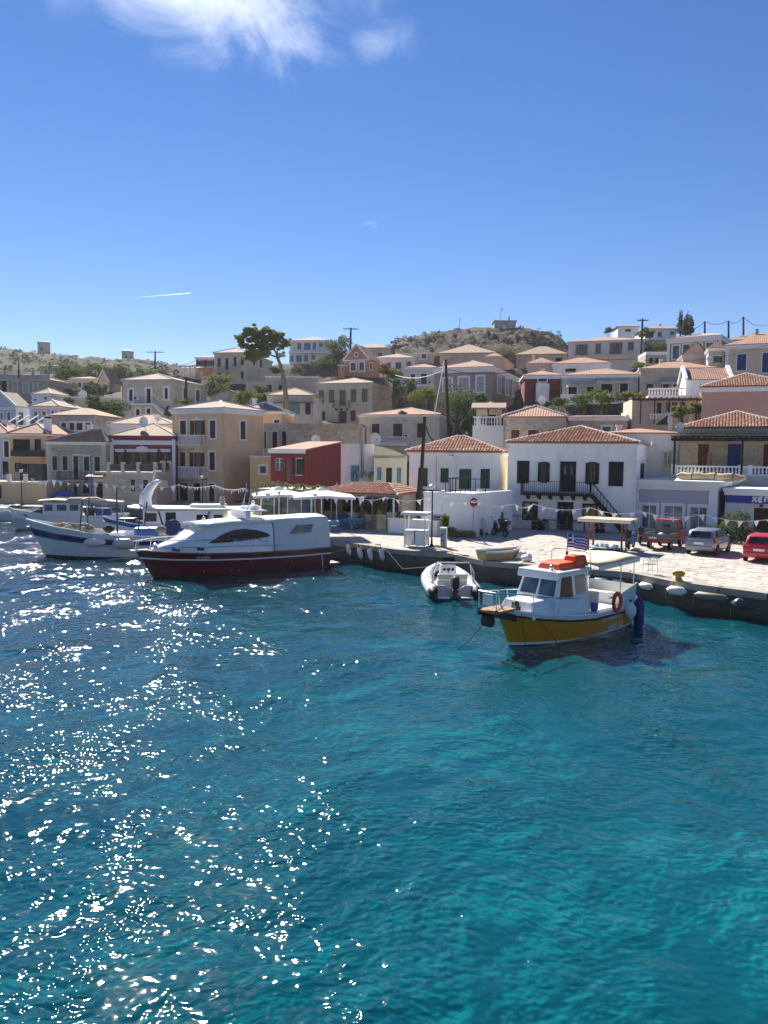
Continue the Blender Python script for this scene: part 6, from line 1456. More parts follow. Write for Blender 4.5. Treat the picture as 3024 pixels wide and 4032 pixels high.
m = MB(); frus(m, (2.1, 3.62, -.9, .9), .95, (2.1, 3.45, -.66, .66), 1.5); m.build('cabin_trunk', GEL, yb, bevel=.07)
m = MB(); m.box(-.5, -1.0, 2.3, 2.0, 1.0, 2.4); frus(m, (2.0, 2.1, -1.0, 1.0), 2.12, (1.96, 2.02, -1.0, 1.0), 2.398); m.build('cabin_roof', GEL, yb, bevel=.03)
for y0, y1 in ((-.82, -.06), (.06, .82)):   # windscreens on the sloped front
    P3 = lambda y, z: (2.15 - .4 * (z - 1.5) / .8 + .012, y * (1 - .1 * (z - 1.5) / .8), z)
    MB().prism([P3(y0, 1.58), P3(y1, 1.58), P3(y1, 2.2), P3(y0, 2.2)], (1, 0, .45), .012).build('windscreen', GLASSB, yb)
for sg in (1, -1):
    S3 = lambda x, z: (x, sg * (.98 - .12 * (z - 1.5) / .8 + .008), z)
    w1 = MB().prism([S3(.95, 1.5), S3(1.95, 1.5), S3(1.68, 2.2), S3(.95, 2.2)], (0, sg, .1), .012).build('side_window', DKGLASS, yb)
    MB().prism([S3(-.1, 1.55), S3(.7, 1.55), S3(.7, 2.2), S3(-.1, 2.2)], (0, sg, .1), .01).build('side_window', GLASSB, yb)
MB().prism([(3.58, -.2, 1.17), (3.58, .2, 1.17), (3.545, .2, 1.3), (3.545, -.2, 1.3)], (1, 0, .3), .03).build('hatch', IRON, yb)
for k, (x, y, w_, l_) in enumerate(((.75, .1, .95, .72), (-.2, .35, .62, .45))):
    m = MB(); frus(m, (x - l_, x + l_, y - w_ * .62, y + w_ * .62), 2.4, (x - l_ * .9, x + l_ * .8, y - w_ * .5, y + w_ * .5), 2.62 + .18 * k); o = m.build('orange_float_cover', ORNG, yb, bevel=.07)
MB().tube([(-.45, -.95, 2.4), (-.45, -.95, 2.85), (-.3, -.7, 2.95), (-.3, .7, 2.95), (-.45, .95, 2.85), (-.45, .95, 2.4)], .022, 6).build('roof_rail', STEEL, yb); MB().ball((1.75, .45, 2.5), .1, 8, 6).build('spot_lamp', STEEL, yb, True)
# mast with Greek flag
MB().tube([(-.1, 0, 2.4), (-.15, 0, 3.6)], [.03, .015], 6).build('flagstaff', GALV, yb); MB().lathe([(.05, 2.75), (.05, 2.9)], (-.12, 0, 0), 8).build('mast_lamp', BLACKR, yb)
def greek_flag(parent, x, y, z, w_, h_, dirx=-1):
    fb, fw = paint('flag_blue', (.02, .07, .30), .8, .1), paint('flag_white', (.78, .78, .78), .8, .1)
    m = MB(); n = 10
    P4 = lambda u, v: (x + dirx * u * w_ * .74 + .05 * math.sin(u * 7), y + u * w_ * .66 + .05 * math.sin(u * 7), z - v * h_ - .14 * u * u + .02 * math.sin(u * 9))
    for j in range(9):
        for i in range(n):
            u0, u1, v0, v1 = i / n, (i + 1) / n, j / 9, (j + 1) / 9
            m.mi = 0 if j % 2 == 0 else 1
            if i < 4 and j < 5: m.mi = 1 if (j == 2 or i in (1, 2) and False or (1.4 <= i <= 2.4)) else 0
            m.face([P4(u0, v0), P4(u1, v0), P4(u1, v1), P4(u0, v1)])
    return m.build('flag', [fb, fw], parent)
greek_flag(yb, -.15, 0, 3.5, .85, .46)
# awning on stanchions aft
m = MB(); m.grid([[(x, y, 2.42 + .10 * (-x) / 4 + .09 * (1 - (y / 1.3) ** 2) - .03 * (abs(x + 2.2) < .9)) for y in (-1.3, -.8, 0, .8, 1.3)] for x in (-4.1, -3.4, -2.2, -1.2, -.55)]); aw = m.build('awning', CANVC, yb, True)
so = aw.modifiers.new('thick', 'SOLIDIFY'); so.thickness = .05
for y in (-1.3, 1.3): MB().bar((-4.1, y, 2.46), (-.55, y, 2.37), .05, .14).build('awning_edge', GELC, yb)
MB().bar((-4.12, -1.3, 2.48), (-4.12, 1.3, 2.48), .05, .14).build('awning_edge', GELC, yb)
for x, y in ((-3.9, 1.15), (-3.9, -1.15), (-2.3, 1.36), (-2.3, -1.36)): MB().tube([(x, y, .8), (x, y, 2.45)], .025, 6).build('stanchion', STEEL, yb)
for sg in (1, -1):
    MB().grid([[(x, sg * y, z) for x, y, z in ((-4.08, 1.16, .86), (-3.2, 1.3, .82), (-2.2, 1.4, .82))], [(x, sg * (y + .02), z) for x, y, z in ((-4.12, 1.18, 1.55), (-3.2, 1.32, 1.42), (-2.2, 1.42, 1.3))]]).build('bulwark', GEL, yb)
    MB().tube([(-4.15, sg * 1.18, 1.57), (-3.2, sg * 1.32, 1.44), (-2.2, sg * 1.42, 1.32), (-1.2, sg * 1.44, 1.3)], .03, 6).build('bulwark_rail', GELC, yb)
MB().box(-4.14, -1.15, .85, -4.08, 1.15, 1.5).build('stern_bulwark', GEL, yb); MB().box(-3.6, -1.1, .8, -3.1, 1.1, 1.18).build('bench', GEL, yb); MB().box(-2.6, -1.2, .8, -.9, -.75, 1.2).build('bench', GEL, yb)
MB().box(-1.3, .55, .82, -.95, .9, 1.45).build('chair', GELC, yb); MB().box(-1.2, -.35, .8, -.6, .3, 1.6).build('engine_box', GREYG, yb); MB().lathe([(.13, .82), (.15, 1.12)], (-.75, 1.0, 0), 10).build('bucket', BLUEP, yb)
bo = MB().lathe([(.26, -.06), (.36, -.06), (.38, 0), (.36, .06), (.26, .06), (.24, 0), (.26, -.06)], (-1.75, 1.52, 1.12), 16, 'y', cap=False).build('lifebuoy', LIFER, yb, True)
# pulpit rail and bowsprit platform
rail = [(1.0, 1.38, 1.5), (2.4, 1.28, 1.62), (3.6, .85, 1.75), (4.5, .55, 1.86), (5.45, .42, 1.95), (5.45, -.42, 1.95), (4.5, -.55, 1.86), (3.6, -.85, 1.75), (2.4, -1.28, 1.62), (1.0, -1.38, 1.5)]
MB().tube(rail, .022, 6).build('pulpit_rail', STEEL, yb)
for x, y, z in rail[1:-1]:
    z0 = 1.3 if x > 4.4 else .82 + max(0, x - .5) * .12; MB().tube([(x, y * (.93 if x < 4.4 else 1), z0), (x, y, z)], .02, 6).build('pulpit_stanchion', STEEL, yb)
MB().tube([(1.0, 1.4, .9), (1.0, 1.38, 1.5)], .02, 6).build('pulpit_stanchion', STEEL, yb)
m = MB(); m.box(4.2, -.45, 1.28, 5.5, .45, 1.36); m.build('bow_platform', TEAK, yb)
for y in (-.42, .42): MB().bar((4.0, y * .9, 1.0), (5.5, y, 1.3), .06, .22).build('platform_beam', BLACKR, yb)
MB().lathe([(.1, -.28), (.19, -.2), (.19, .2), (.1, .28)], (5.42, 0, 1.02), 10, 'y').build('bow_bumper', BLACKR, yb, True); MB().box(5.25, -.35, 1.5, 5.3, .1, 1.85).build('bow_board', GEL, yb)
MB().tube([(4.7, .12, 1.36), (4.9, .16, 1.75), (5.05, .2, 1.95)], .03, 6).build('anchor_shank', GALV, yb); MB().lathe([(.09, -.12), (.13, 0), (.09, .12)], (3.75, .1, 1.42), 10, 'y').build('windlass', IRON, yb, True)
Th = lambda x, z: (x, 1.40 - .02 * abs(x + 1.5) + (.12 * (z - .4)), z)
for tx, xx, zz, hh in (('GIANNIS E', -.75, .5, .22), ('ANNE GE', -1.35, .14, .2)): lettering(yb, lambda x, z: (x, 1.425 + .14 * (z - .45) - .03 * max(0, -x - 1.6) ** 1.5, z), tx, xx, zz, hh, GEL, -1, 1.1)
W2 = lambda p: Matrix.Translation(O_) @ Matrix.Rotation(A_, 4, 'Z') @ Vector((p[0] * .82, p[1] * .88, p[2] * 1.04))
fender('short white fender hanging from the port side of the yellow boat', W2((-2.75, 1.62, .72)), (0, 0, 0), .55, .22)
fender('long navy fender hanging at the stern quarter of the yellow boat', W2((-3.85, 1.48, .5)), (0, 0, 0), 1.1, .2, NAVY)
fender('white ball fender behind the stern of the yellow boat', W2((-4.6, .7, .85)), (0, 0, 0), .5, .32)
MB().tube([(5.4, .1, 1.2), (5.9, -.6, .3), (6.3, -1.1, -.1)], .018, 5).build('mooring_rope', ROPED, yb); MB().tube([(4.0, .55, 1.2), (3.95, .75, .2), (3.9, .8, -1.0)], .014, 5).build('mooring_rope', ROPED, yb); MB().tube([(3.6, .75, 1.2), (2.9, 1.25, .45), (2.4, 1.6, -.2)], .014, 5).build('mooring_rope', ROPED, yb)

# ---------------------------------------------------------------- maroon motor yacht
ST = [(-5.4, -5.5, 1.62, 1.5, 1.18, -.4), (-3, -3, 1.72, 1.6, 1.14, -.5), (0, 0, 1.74, 1.55, 1.17, -.6), (2.5, 2.6, 1.52, 1.2, 1.24, -.6), (4.2, 4.6, .98, .55, 1.34, -.5), (5.05, 5.75, .4, .16, 1.43, -.4), (5.35, 6.35, .06, .02, 1.48, -.3)]
bow, stern = on_z(602, 2274, 0), on_z(1273, 2222, 0); O_, A_ = place(bow, stern, 5.35, -5.3)
ry = thing('motor_yacht', 'maroon hulled motor yacht with white superstructure and canvas aft enclosure', 'yacht', O_, A_)
ry.scale = (0.905, 0.93, 1.0); _u = Vector((math.cos(A_), math.sin(A_), 0)); O_ = O_ + _u * 5.35 * (1 - 0.905); ry.location = O_
hull(ry, ST, [(-1, 1), (-.5, 1), (0, 1), (.04, 0), (.35, 0), (.66, 0), (.70, 2), (.76, 0), (1, 0)], [MAROON, ANTIF, GEL]); deck(ry, ST, .02, GEL); sheer(ry, ST, .035, TEAK, 'toe_rail', .02)
secs = [(5.45, .28, .16, 1.50), (4.7, .78, .58, 1.74), (3.75, 1.2, .98, 1.98), (2.75, 1.38, 1.12, 2.62), (1.6, 1.44, 1.2, 2.8), (-1.55, 1.48, 1.28, 2.86)]
def ring(x, wb, wt, zt): zb = 1.12 + max(0, x) * .045; zc = zb + (zt - zb) * .72; return [(x, -wb, zb), (x, -wb + (wb - wt) * .5, zc), (x, -wt * .86, zt), (x, 0, zt + .05), (x, wt * .86, zt), (x, wb - (wb - wt) * .5, zc), (x, wb, zb)]
loft(MB(), [ring(*s) for s in secs]).build('superstructure', GEL, ry, True)
m = MB(); m.grid([[(x, y, 2.72 + .11 * (1 - (y / 1.4) ** 2) + .12 * min(1, (3.0 - x) / 2)) for y in (-1.38, -.9, 0, .9, 1.38)] for x in (3.05, 2.2, 1, -.5, -1.7)]); o = m.build('hardtop', GEL, ry, True); o.modifiers.new('thick', 'SOLIDIFY').thickness = .09
loft(MB(), [[(x, -1.58, 1.16), (x, -1.5 + .02 * math.sin(x * 3), 2.2), (x, -1.3, zt), (x, 0, zt + .1), (x, 1.3, zt), (x, 1.5 + .02 * math.sin(x * 3), 2.2), (x, 1.58, 1.16)] for x, zt in ((-1.6, 2.9), (-2.5, 2.94), (-3.5, 2.93), (-4.5, 2.97), (-5.25, 2.96), (-5.4, 2.85))]).build('canvas_enclosure', CANVW, ry, True)
for sg in (1, -1):
    sp = lambda x, z: (x, sg * (1.462 - .10 * (z - 1.6) - .03 * max(0, x - 1.0) ** 1.6), z)
    arch = [sp(2.55, 1.78), sp(2.1, 2.02), (sp(1.6, 2.25)), sp(1.0, 2.42), sp(.3, 2.46), sp(-.4, 2.38), sp(-1.1, 2.2), sp(-1.35, 2.05), sp(-1.2, 1.96), sp(.2, 1.84), sp(1.6, 1.78)]
    MB().prism(arch, (0, sg, .1), .015).build('cabin_window', DKGLASS, ry)
    ca = lambda x, z: (x, sg * (1.505 + .0 * z + (.10 if z < 2.2 else .10 - .35 * (z - 2.2))), z)
    MB().prism([ca(-2.6, 2.08), ca(-4.0, 2.12), ca(-4.25, 2.55), ca(-3.1, 2.55)], (0, sg, .1), .02).build('enclosure_window', glassy('clear_vinyl', (.16, .14, .11), .15), ry)
    for x in (4.35, 3.0): MB().prism([(x - .2, sg * (1.17 if x > 4 else 1.38), 1.42), (x + .2, sg * (.98 if x > 4 else 1.34), 1.45), (x + .2, sg * (.96 if x > 4 else 1.32), 1.58), (x - .2, sg * (1.13 if x > 4 else 1.36), 1.55)], (0, sg, .1), .02).build('porthole', IRON, ry)
    hr = [(6.2, sg * .2, 1.95), (5.2, sg * .72, 2.0), (4.2, sg * 1.1, 2.0), (2.6, sg * 1.5, 1.98), (1.0, sg * 1.66, 1.95), (-.3, sg * 1.7, 1.92), (-1.0, sg * 1.72, 1.75), (-1.6, sg * 1.72, 1.25)]
    MB().tube(hr, .02, 6).build('guard_rail', STEEL, ry)
    for x, y, z in hr[:-2]: MB().tube([(x + .1, y * 1.0, 1.2 + max(0, x) * .045), (x, y, z)], .016, 5).build('rail_stanchion', STEEL, ry)
    MB().tube([(5.2, sg * .76, 1.62), (2.6, sg * 1.5, 1.6), (-.4, sg * 1.7, 1.55), (-2.2, sg * 1.66, 1.5)], .014, 5).build('guard_wire', STEEL, ry)
    for x, z in ((-3.9, .62), (-2.4, .55), (1.2, .3), (.8, .3), (2.8, .32)): MB().ball((x, sg * (1.66 if x < 1 else 1.5 if x < 2 else 1.34), z), .035, 6, 4).build('through_hull', STEEL, ry)
MB().box(-6.2, -1.4, .18, -5.42, 1.4, .26).build('swim_platform', paint('salmon_platform', (.55, .28, .24), .6), ry); MB().tube([(-4.85, 1.63, .12), (-4.75, 1.69, .78)], .03, 6).build('exhaust_trim', GEL, ry)
MB().tube([(6.2, -.2, 1.95), (6.5, 0, 1.95), (6.2, .2, 1.95)], .02, 6).build('bow_rail', STEEL, ry); MB().box(5.6, -.25, 1.44, 6.6, .25, 1.5).build('bow_sprit', GEL, ry); MB().lathe([(.05, 0), (.12, .06), (.12, .16), (.05, .2)], (5.2, 0, 1.6), 8).build('windlass', STEEL, ry, True)
MB().box(.1, -1.15, 2.98, -.2, 1.15, 3.35).box(-1.3, -1.15, 3.35, .2, 1.15, 3.42).build('roof_arch', GEL, ry, bevel=.03); MB().lathe([(.05, 3.42), (.3, 3.45), (.3, 3.6), (.2, 3.68), (.02, 3.7)], (-.7, .5, 0), 14).build('radar_dome', GEL, ry, True); MB().box(-1.4, -.9, 3.42, -.4, .1, 3.58).build('life_raft', GEL, ry, bevel=.05)
for x, y, h_, mt in ((-.1, .9, 4.6, STEEL), (-.5, -.9, 4.3, STEEL), (-1.2, .2, 4.2, GEL), (-.2, 0, 4.9, STEEL)): MB().tube([(x, y, 3.4), (x - .25, y, h_)], [.025, .012], 5).build('antenna', mt, ry)
MB().ball((2.3, .0, 3.02), (.1, .1, .12), 8, 6).build('search_light', STEEL, ry, True); MB().ball((-1.0, -.3, 3.75), .12, 8, 6).build('sat_dome', GEL, ry, True)
lettering(ry, lambda x, z: (x, 1.595 - .1 * (x - 2.4) + .12 * (z - 1.0), z), 'SEASON', 3.3, .98, .14, GEL, -1, 1.1)

# ---------------------------------------------------------------- rigid inflatable
p = on_z(1786, 2356, 0); rb = thing('inflatable_boat', 'white rigid inflatable with black outboard moored stern out to the quay', 'boat', (p.x, p.y, 0), R(92))
for sg in (1, -1):
    MB().tube([(-.25, sg * .98, .36), (0, sg * 1.0, .38), (2.0, sg * 1.02, .4), (3.4, sg * .95, .46), (4.4, sg * .68, .58), (5.0, sg * .3, .7), (5.15, 0, .74)], [.24, .28, .29, .28, .26, .22, .2], 12).build('air_tube', GEL, rb, True)
    MB().tube([(-.75, sg * .98, .34), (-.6, sg * .98, .35), (-.25, sg * .98, .36)], [.06, .2, .25], 12).build('tube_cone', BLACKR, rb, True)
    MB().tube([(.2, sg * 1.0, .69), (2.0, sg * 1.02, .71), (3.4, sg * .95, .76)], .03, 5).build('grab_line', IRON, rb)
    for x in (.5, 1.5, 2.6): MB().lathe([(.285, -.03), (.295, 0), (.285, .03)], (x, sg * 1.01, .385 + x * .008), 12, 'x', cap=False).build('tube_seam', GREYG, rb)
MB().grid([[(x, y, z0) for y, z0 in ((-w_, .3), (0, .26), (w_, .3))] for x, w_ in ((-.2, .8), (2, .82), (3.8, .6), (4.8, .2))]).build('deck', GREYG, rb); MB().grid([[(x, y, z0) for y, z0 in ((-w_, .2), (0, -.35), (w_, .2))] for x, w_ in ((-.2, .8), (2, .82), (3.8, .5), (4.9, .1))]).build('hull', GEL, rb)
MB().prism([(-.22, -.85, .1), (-.22, .85, .1), (-.22, .85, .62), (-.22, .45, .62), (-.22, .3, .5), (-.22, -.3, .5), (-.22, -.45, .62), (-.22, -.85, .62)], (1, 0, 0), .08).build('transom', GREYG, rb)
for y0, y1 in ((-.8, -.25), (.25, .8)): MB().box(-.75, y0, .12, -.26, y1, .18).build('swim_step', GEL, rb, bevel=.02)
MB().box(.5, -.7, .28, 1.0, .7, .78).build('stern_seat', GELC, rb, bevel=.05); MB().box(.42, -.7, .78, .56, .7, 1.05).build('seat_back', GELC, rb, bevel=.05)
m = MB(); frus(m, (2.0, 2.7, -.42, .42), .28, (2.2, 2.6, -.38, .38), 1.25); co = m.build('console', GEL, rb, bevel=.05)
for y in (-.2, 0, .2): MB().lathe([(.07, -.02), (.07, .02)], (2.08, y, 1.02), 10, 'x').build('gauge', IRON, co)
MB().lathe([(.15, -.015), (.18, 0), (.15, .015)], (1.98, .18, .9), 14, 'x', cap=False).build('steering_wheel', IRON, co); MB().prism([(2.4, -.36, 1.25), (2.4, .36, 1.25), (2.2, .3, 1.6), (2.2, -.3, 1.6)], (-1, 0, 0), .02).build('windshield', DKGLASS, co)
MB().tube([(.1, -.95, .5), (.15, -.92, 1.2), (.3, -.75, 1.62), (.3, .75, 1.62), (.15, .92, 1.2), (.1, .95, .5)], .035, 8).build('roll_bar', STEEL, rb, True); MB().tube([(.55, -.95, .6), (.3, -.78, 1.6)], .025, 6).build('bar_brace', STEEL, rb); MB().tube([(.55, .95, .6), (.3, .78, 1.6)], .025, 6).build('bar_brace', STEEL, rb)
MB().box(1.3, -.6, .28, 1.8, .6, .7).build('pilot_seat', GEL, rb, bevel=.06)
m = MB(); loft(m, [[(-.5 + dx * s, y * s, z) for dx, y in ((.26, -.12), (.2, -.17), (-.25, -.15), (-.32, -.08), (-.32, .08), (-.25, .15), (.2, .17), (.26, .12))] for z, s in ((.55, .75), (.68, 1.0), (.9, 1.05), (1.06, .95), (1.14, .6))]); ob = m.build('outboard_cowl', BLACKR, rb, True)
m = MB(); m.box(-.58, -.09, -.3, -.4, .09, .56).box(-.62, -.14, .36, -.2, .14, .46); m.build('outboard_leg', IRON, rb)

# ---------------------------------------------------------------- white fishing boat with the navy band
ST = [(-5.0, -5.1, 1.3, 1.2, 1.3, -.5), (-3, -3, 1.55, 1.4, 1.25, -.6), (0, 0, 1.62, 1.45, 1.35, -.7), (2, 2.1, 1.4, 1.1, 1.55, -.7), (3.4, 3.8, .95, .55, 1.82, -.6), (4.2, 4.9, .45, .15, 2.06, -.5), (4.5, 5.6, .08, .03, 2.22, -.3)]
bow = on_z(181, 2188, 0); bow = Vector((bow.x, bow.y, 0)); stern = bow + Vector((9.4, 1.6, 0)); O_, A_ = place(bow, stern, 4.5, -5.0)
fb = thing('fishing_boat', 'white fishing boat with navy band and two white fenders left of the yacht', 'boat', O_, A_)
hull(fb, ST, [(-1, 1), (-.5, 1), (0, 1), (.04, 0), (.3, 0), (.55, 0), (.58, 2), (.8, 2), (.82, 0), (1, 0)], [PALEH, ANTIF, NAVY]); deck(fb, ST, .35, GELC); sheer(fb, ST, .05, GEL, 'gunwale', .02); sheer([fb][0], ST[3:], .07, GEL, 'bow_capping', .06)
for x, y, z in ((2.3, 1.0, 3.6), (2.3, -1.0, 3.6), (-1.2, 1.3, 3.3), (-1.2, -1.3, 3.3)): MB().tube([(x, y, 1.1), (x - .25, y, z)], .045, 6).build('awning_post', NAVY, fb)
MB().bar((2.1, -1.0, 3.58), (2.1, 1.0, 3.58), .06).build('awning_bar', NAVY, fb); MB().bar((2.1, 1.0, 3.58), (-1.4, 1.3, 3.3), .05).build('awning_bar', NAVY, fb)
m = MB(); rnd = random.Random(3)
net = MB()
for i in range(26): net.ball((2.6 + rnd.uniform(-.9, 1.3), rnd.uniform(-.5, .5), 1.55 + rnd.uniform(0, .4)), (.28, .25, .16), 7, 5, .2)
tag(net.build('heaped_nets', island('fishing_net', (.22, .17, .13), (.34, .30, .24), .95, 18, .9, c3=(.1, .2, .14)), fb), kind='stuff')
MB().lathe([(.12, -.5), (.5, -.48), (.5, -.42), (.14, -.4), (.14, .4), (.5, .42), (.5, .48), (.12, .5)], (-3.2, .2, 1.75), 16, 'y').build('net_drum', NAVY, fb, True); MB().lathe([(.36, -.38), (.38, .38)], (-3.2, .2, 1.75), 14, 'y').build('drum_net', ROPED, fb, True)
MB().box(-2.3, -.5, 1.0, -.9, .6, 1.75).build('winch_box', BLUEP, fb, bevel=.04); MB().box(-.3, -.4, 1.0, .6, .5, 1.5).build('hatch', GEL, fb, bevel=.04); MB().tube([(.2, 0, 1.0), (.2, 0, 4.3)], [.07, .04], 6).build('mast', NAVY, fb); MB().tube([(.2, 0, 4.2), (-1.4, 0, 3.9)], .03, 5).build('boom', GALV, fb)
for x, z, sy in ((.55, 1.75, .9), (-2.6, 1.7, .8)): MB().ball((x, .9, z), (.35, .3, .25), 8, 6, .15).build('coiled_rope', ROPE if x < 0 else ROPED, fb)
hb = lambda x, z: (x, 1.5 - .055 * max(0, x) ** 1.75 + .16 * (z - .7), z)
lettering(fb, hb, 'NP 509', 1.25, .72, .2, NAVY, -1, 1.1)
for x0 in (2.55,): MB().tube([hb(3.15, 1.32), hb(2.95, 1.3), hb(2.7, 1.18), hb(2.52, .98)], [.02, .07, .06, .015], 6).build('dolphin_motif', NAVY, fb)
W2 = lambda p: Matrix.Translation(O_) @ Matrix.Rotation(A_, 4, 'Z') @ Vector(p)
fender('plump white fender lying against the bow side of the fishing boat', W2((1.25, 1.62, 1.0)), (R(90), 0, A_ + R(90)), 1.15, .27); fender('grubby white fender nearer the yacht on the fishing boat', W2((-.45, 1.85, .92)), (R(90), 0, A_ + R(90)), 1.15, .33, paint('grubby_fender_vinyl', (.55, .54, .48), .5, .7, .1, scale=2))
MB().tube([(5.2, .2, 1.9), (7.2, 1.2, .4), (8.4, 1.8, -.2)], .02, 5).build('mooring_rope', ROPED, fb)

# ---------------------------------------------------------------- boat with the long flat wheelhouse roof
bow = on_z(495, 2135, 0); O_ = Vector((bow.x + 3.7, bow.y + .6, 0)); A_ = R(185)
wb = thing('trawler', 'white trawler with long flat wheelhouse roof and blue braces behind the yacht', 'boat', O_, A_)
ST = [(-5.0, -5.1, 1.5, 1.35, 1.2, -.5), (-2, -2, 1.75, 1.6, 1.15, -.7), (1, 1, 1.7, 1.45, 1.25, -.7), (3, 3.1, 1.2, .8, 1.45, -.6), (4.2, 4.7, .5, .2, 1.7, -.5), (4.6, 5.4, .08, .03, 1.85, -.3)]
hull(wb, ST, [(-1, 1), (-.5, 1), (0, 1), (.05, 0), (.5, 0), (.8, 2), (1, 2)], [GEL, ANTIF, BLUEP]); deck(wb, ST, .3, GELC); sheer(wb, ST, .05, GEL, 'gunwale')
m = MB(); m.box(-3.4, -1.2, .9, 2.3, 1.2, 2.4); wl = m.build('wheelhouse', GEL, wb, bevel=.04)
m = MB(); loft(m, [[(x, -w_, z), (x, w_, z), (x, w_ * .97, z + .14), (x, -w_ * .97, z + .14)] for x, w_, z in ((3.4, 1.2, 2.55), (2.6, 1.5, 2.47), (-2, 1.55, 2.41), (-4.4, 1.5, 2.43), (-5.0, .9, 2.45))]); m.build('wheelhouse_roof', GELC, wb, bevel=.03)
for x, w_, z0, z1, mt in ((1.75, .42, 1.6, 2.2, DKGLASS), (.35, .36, .95, 2.25, SH_DGREEN), (-1.9, .42, 1.55, 2.1, DKGLASS), (-3.0, .3, 1.55, 2.1, DKGLASS)): MB().box(x - w_, 1.2, z0, x + w_, 1.225, z1).build('door' if z0 < 1.5 else 'window', mt, wb)
for y0, y1 in ((-1.0, -.1), (.1, 1.0)): MB().box(2.3, y0, 1.6, 2.325, y1, 2.25).build('windscreen', DKGLASS, wb)
for x0, x1 in ((1.2, .75), (-2.4, -2.1)): MB().bar((x0, 1.3, 2.38), (x1, 1.4, 1.0), .16, .05).build('blue_brace', BLUEP, wb)
MB().tube([(2.3, .2, 2.53), (2.3, .2, 3.3), (1.95, .1, 4.0), (1.5, 0, 4.4), (1.15, 0, 4.45)], [.5, .42, .3, .18, .1], 10).build('vent_cowl', GEL, wb, True); MB().tube([(1.9, .1, 4.2), (1.6, .1, 5.2)], [.06, .04], 6).build('mast', GEL, wb); MB().box(1.2, -.02, 5.1, 1.8, .05, 5.25).build('mast_light', GEL, wb)
MB().prism([(1.4, .05, 4.6), (.7, .1, 4.45), (.75, .15, 3.95), (1.4, .05, 4.1)], (0, 1, 0), .02).build('flag', paint('faded_flag', (.42, .34, .32), .9), wb); MB().box(-.9, -.8, 2.54, -3.4, .7, 2.8).build('roof_locker', GEL, wb, bevel=.04); MB().lathe([(.15, 2.8), (.22, 2.95), (.2, 3.25), (.1, 3.35)], (-3.2, .3, 0), 8).build('coiled_gear', ROPE, wb, True)
MB().tube([(3.6, 1.1, 1.5), (3.6, 1.1, 2.15), (4.8, .4, 2.3)], .03, 6).build('bow_rail', STEEL, wb); MB().box(3.0, -.4, 1.4, 4.2, .4, 1.75).build('foredeck_box', IRON, wb, bevel=.04)

# ---------------------------------------------------------------- smaller boats at the far left
def small_boat(name, label, bow, stern, L_, beam, fb_, hm, band, seed):
    s = L_ / 8.0; ST = [(-4.0 * s, -4.1 * s, beam * .38, beam * .34, fb_, -.35), (-2 * s, -2 * s, beam * .48, beam * .43, fb_ * .95, -.45), (.5 * s, .5 * s, beam * .5, beam * .42, fb_, -.5), (2.4 * s, 2.6 * s, beam * .36, beam * .2, fb_ * 1.18, -.4), (3.6 * s, 4.0 * s, beam * .12, beam * .04, fb_ * 1.4, -.3), (3.8 * s, 4.3 * s, .03, .01, fb_ * 1.5, -.2)]
    o, a = place(bow, stern, 3.8 * s, -4.0 * s); t_ = thing(name, label, 'boat', o, a)
    hull(t_, ST, [(-1, 1), (-.5, 1), (0, 1), (.06, 0), (.5, 0), (.8, 2), (1, 2)], [hm, ANTIF, band]); deck(t_, ST, .28, GELC); sheer(t_, ST, .045, GEL, 'gunwale', .02); return t_, s
bw = on_z(140, 2049, 0); b, s = small_boat('rowing_boat', 'pale blue open boat with bow raised at the left edge', Vector((bw.x, bw.y, 0)), Vector((bw.x - 6.2, bw.y - .6, 0)), 6.6, 2.2, .85, PALEB, GEL, 1)
MB().box(-1.6, -.6, .55, .6, .6, 1.25).build('engine_box', PALEB, b, bevel=.05); MB().ball((1.4, .1, 1.2), (.6, .5, .35), 8, 6, .15).build('black_tarp', BLACKR, b, True); MB().lathe([(.5, -.08), (.5, .08)], (-2.2, .4, 1.5), 12, 'x').build('wicker_basket', ROPE, b)
bw = on_z(36, 2097, 0); b, s = small_boat('rowing_boat', 'small pale green boat tucked behind the fishing boat bow', Vector((bw.x - .4, bw.y + 2.0, 0)), Vector((bw.x + 5.6, bw.y + 6.6, 0)), 6.5, 2.2, .9, PALEB, GEL, 2)
MB().box(-.5, -.5, .6, 1.0, .5, 1.2).build('cuddy', GEL, b, bevel=.05); MB().tube([(2.6, .3, 1.0), (1.4, .1, 1.5), (.4, 0, 1.35)], [.2, .25, .15], 7).build('heaped_ropes', ROPED, b, True)
bw = on_z(150, 2090, 0); b, s = small_boat('canopy_boat', 'small white cabin boat with pale canopy behind the fishing boat', Vector((bw.x - 2.2, bw.y + 1.0, 0)), Vector((bw.x + 7.3, bw.y + 3.5, 0)), 9.0, 2.8, 1.2, GEL, GEL, 3)
MB().box(-.8, -1.0, .9, 2.1, 1.0, 2.3).build('cabin', PALEH, b, bevel=.05)
for x0, x1 in ((1.35, 1.95), (.25, 1.0), (-.65, .0)): MB().box(x0, 1.0, 1.6, x1, 1.025, 2.1).build('cabin_window', GLASSB, b)
for y0, y1 in ((-.85, -.08), (.08, .85)): MB().box(2.1, y0, 1.6, 2.125, y1, 2.15).build('windscreen', GLASSB, b)
m = MB(); m.grid([[(x, y, z + .08 * (1 - (y / 1.3) ** 2) + .05 * math.sin(x * 2)) for y in (-1.3, -.6, 0, .6, 1.3)] for x, z in ((2.5, 2.45), (1.2, 2.48), (0, 2.4), (-1.5, 2.36), (-2.8, 2.38), (-4.2, 2.3))]); o = m.build('canopy', CANVC, b, True); o.modifiers.new('thick', 'SOLIDIFY').thickness = .05
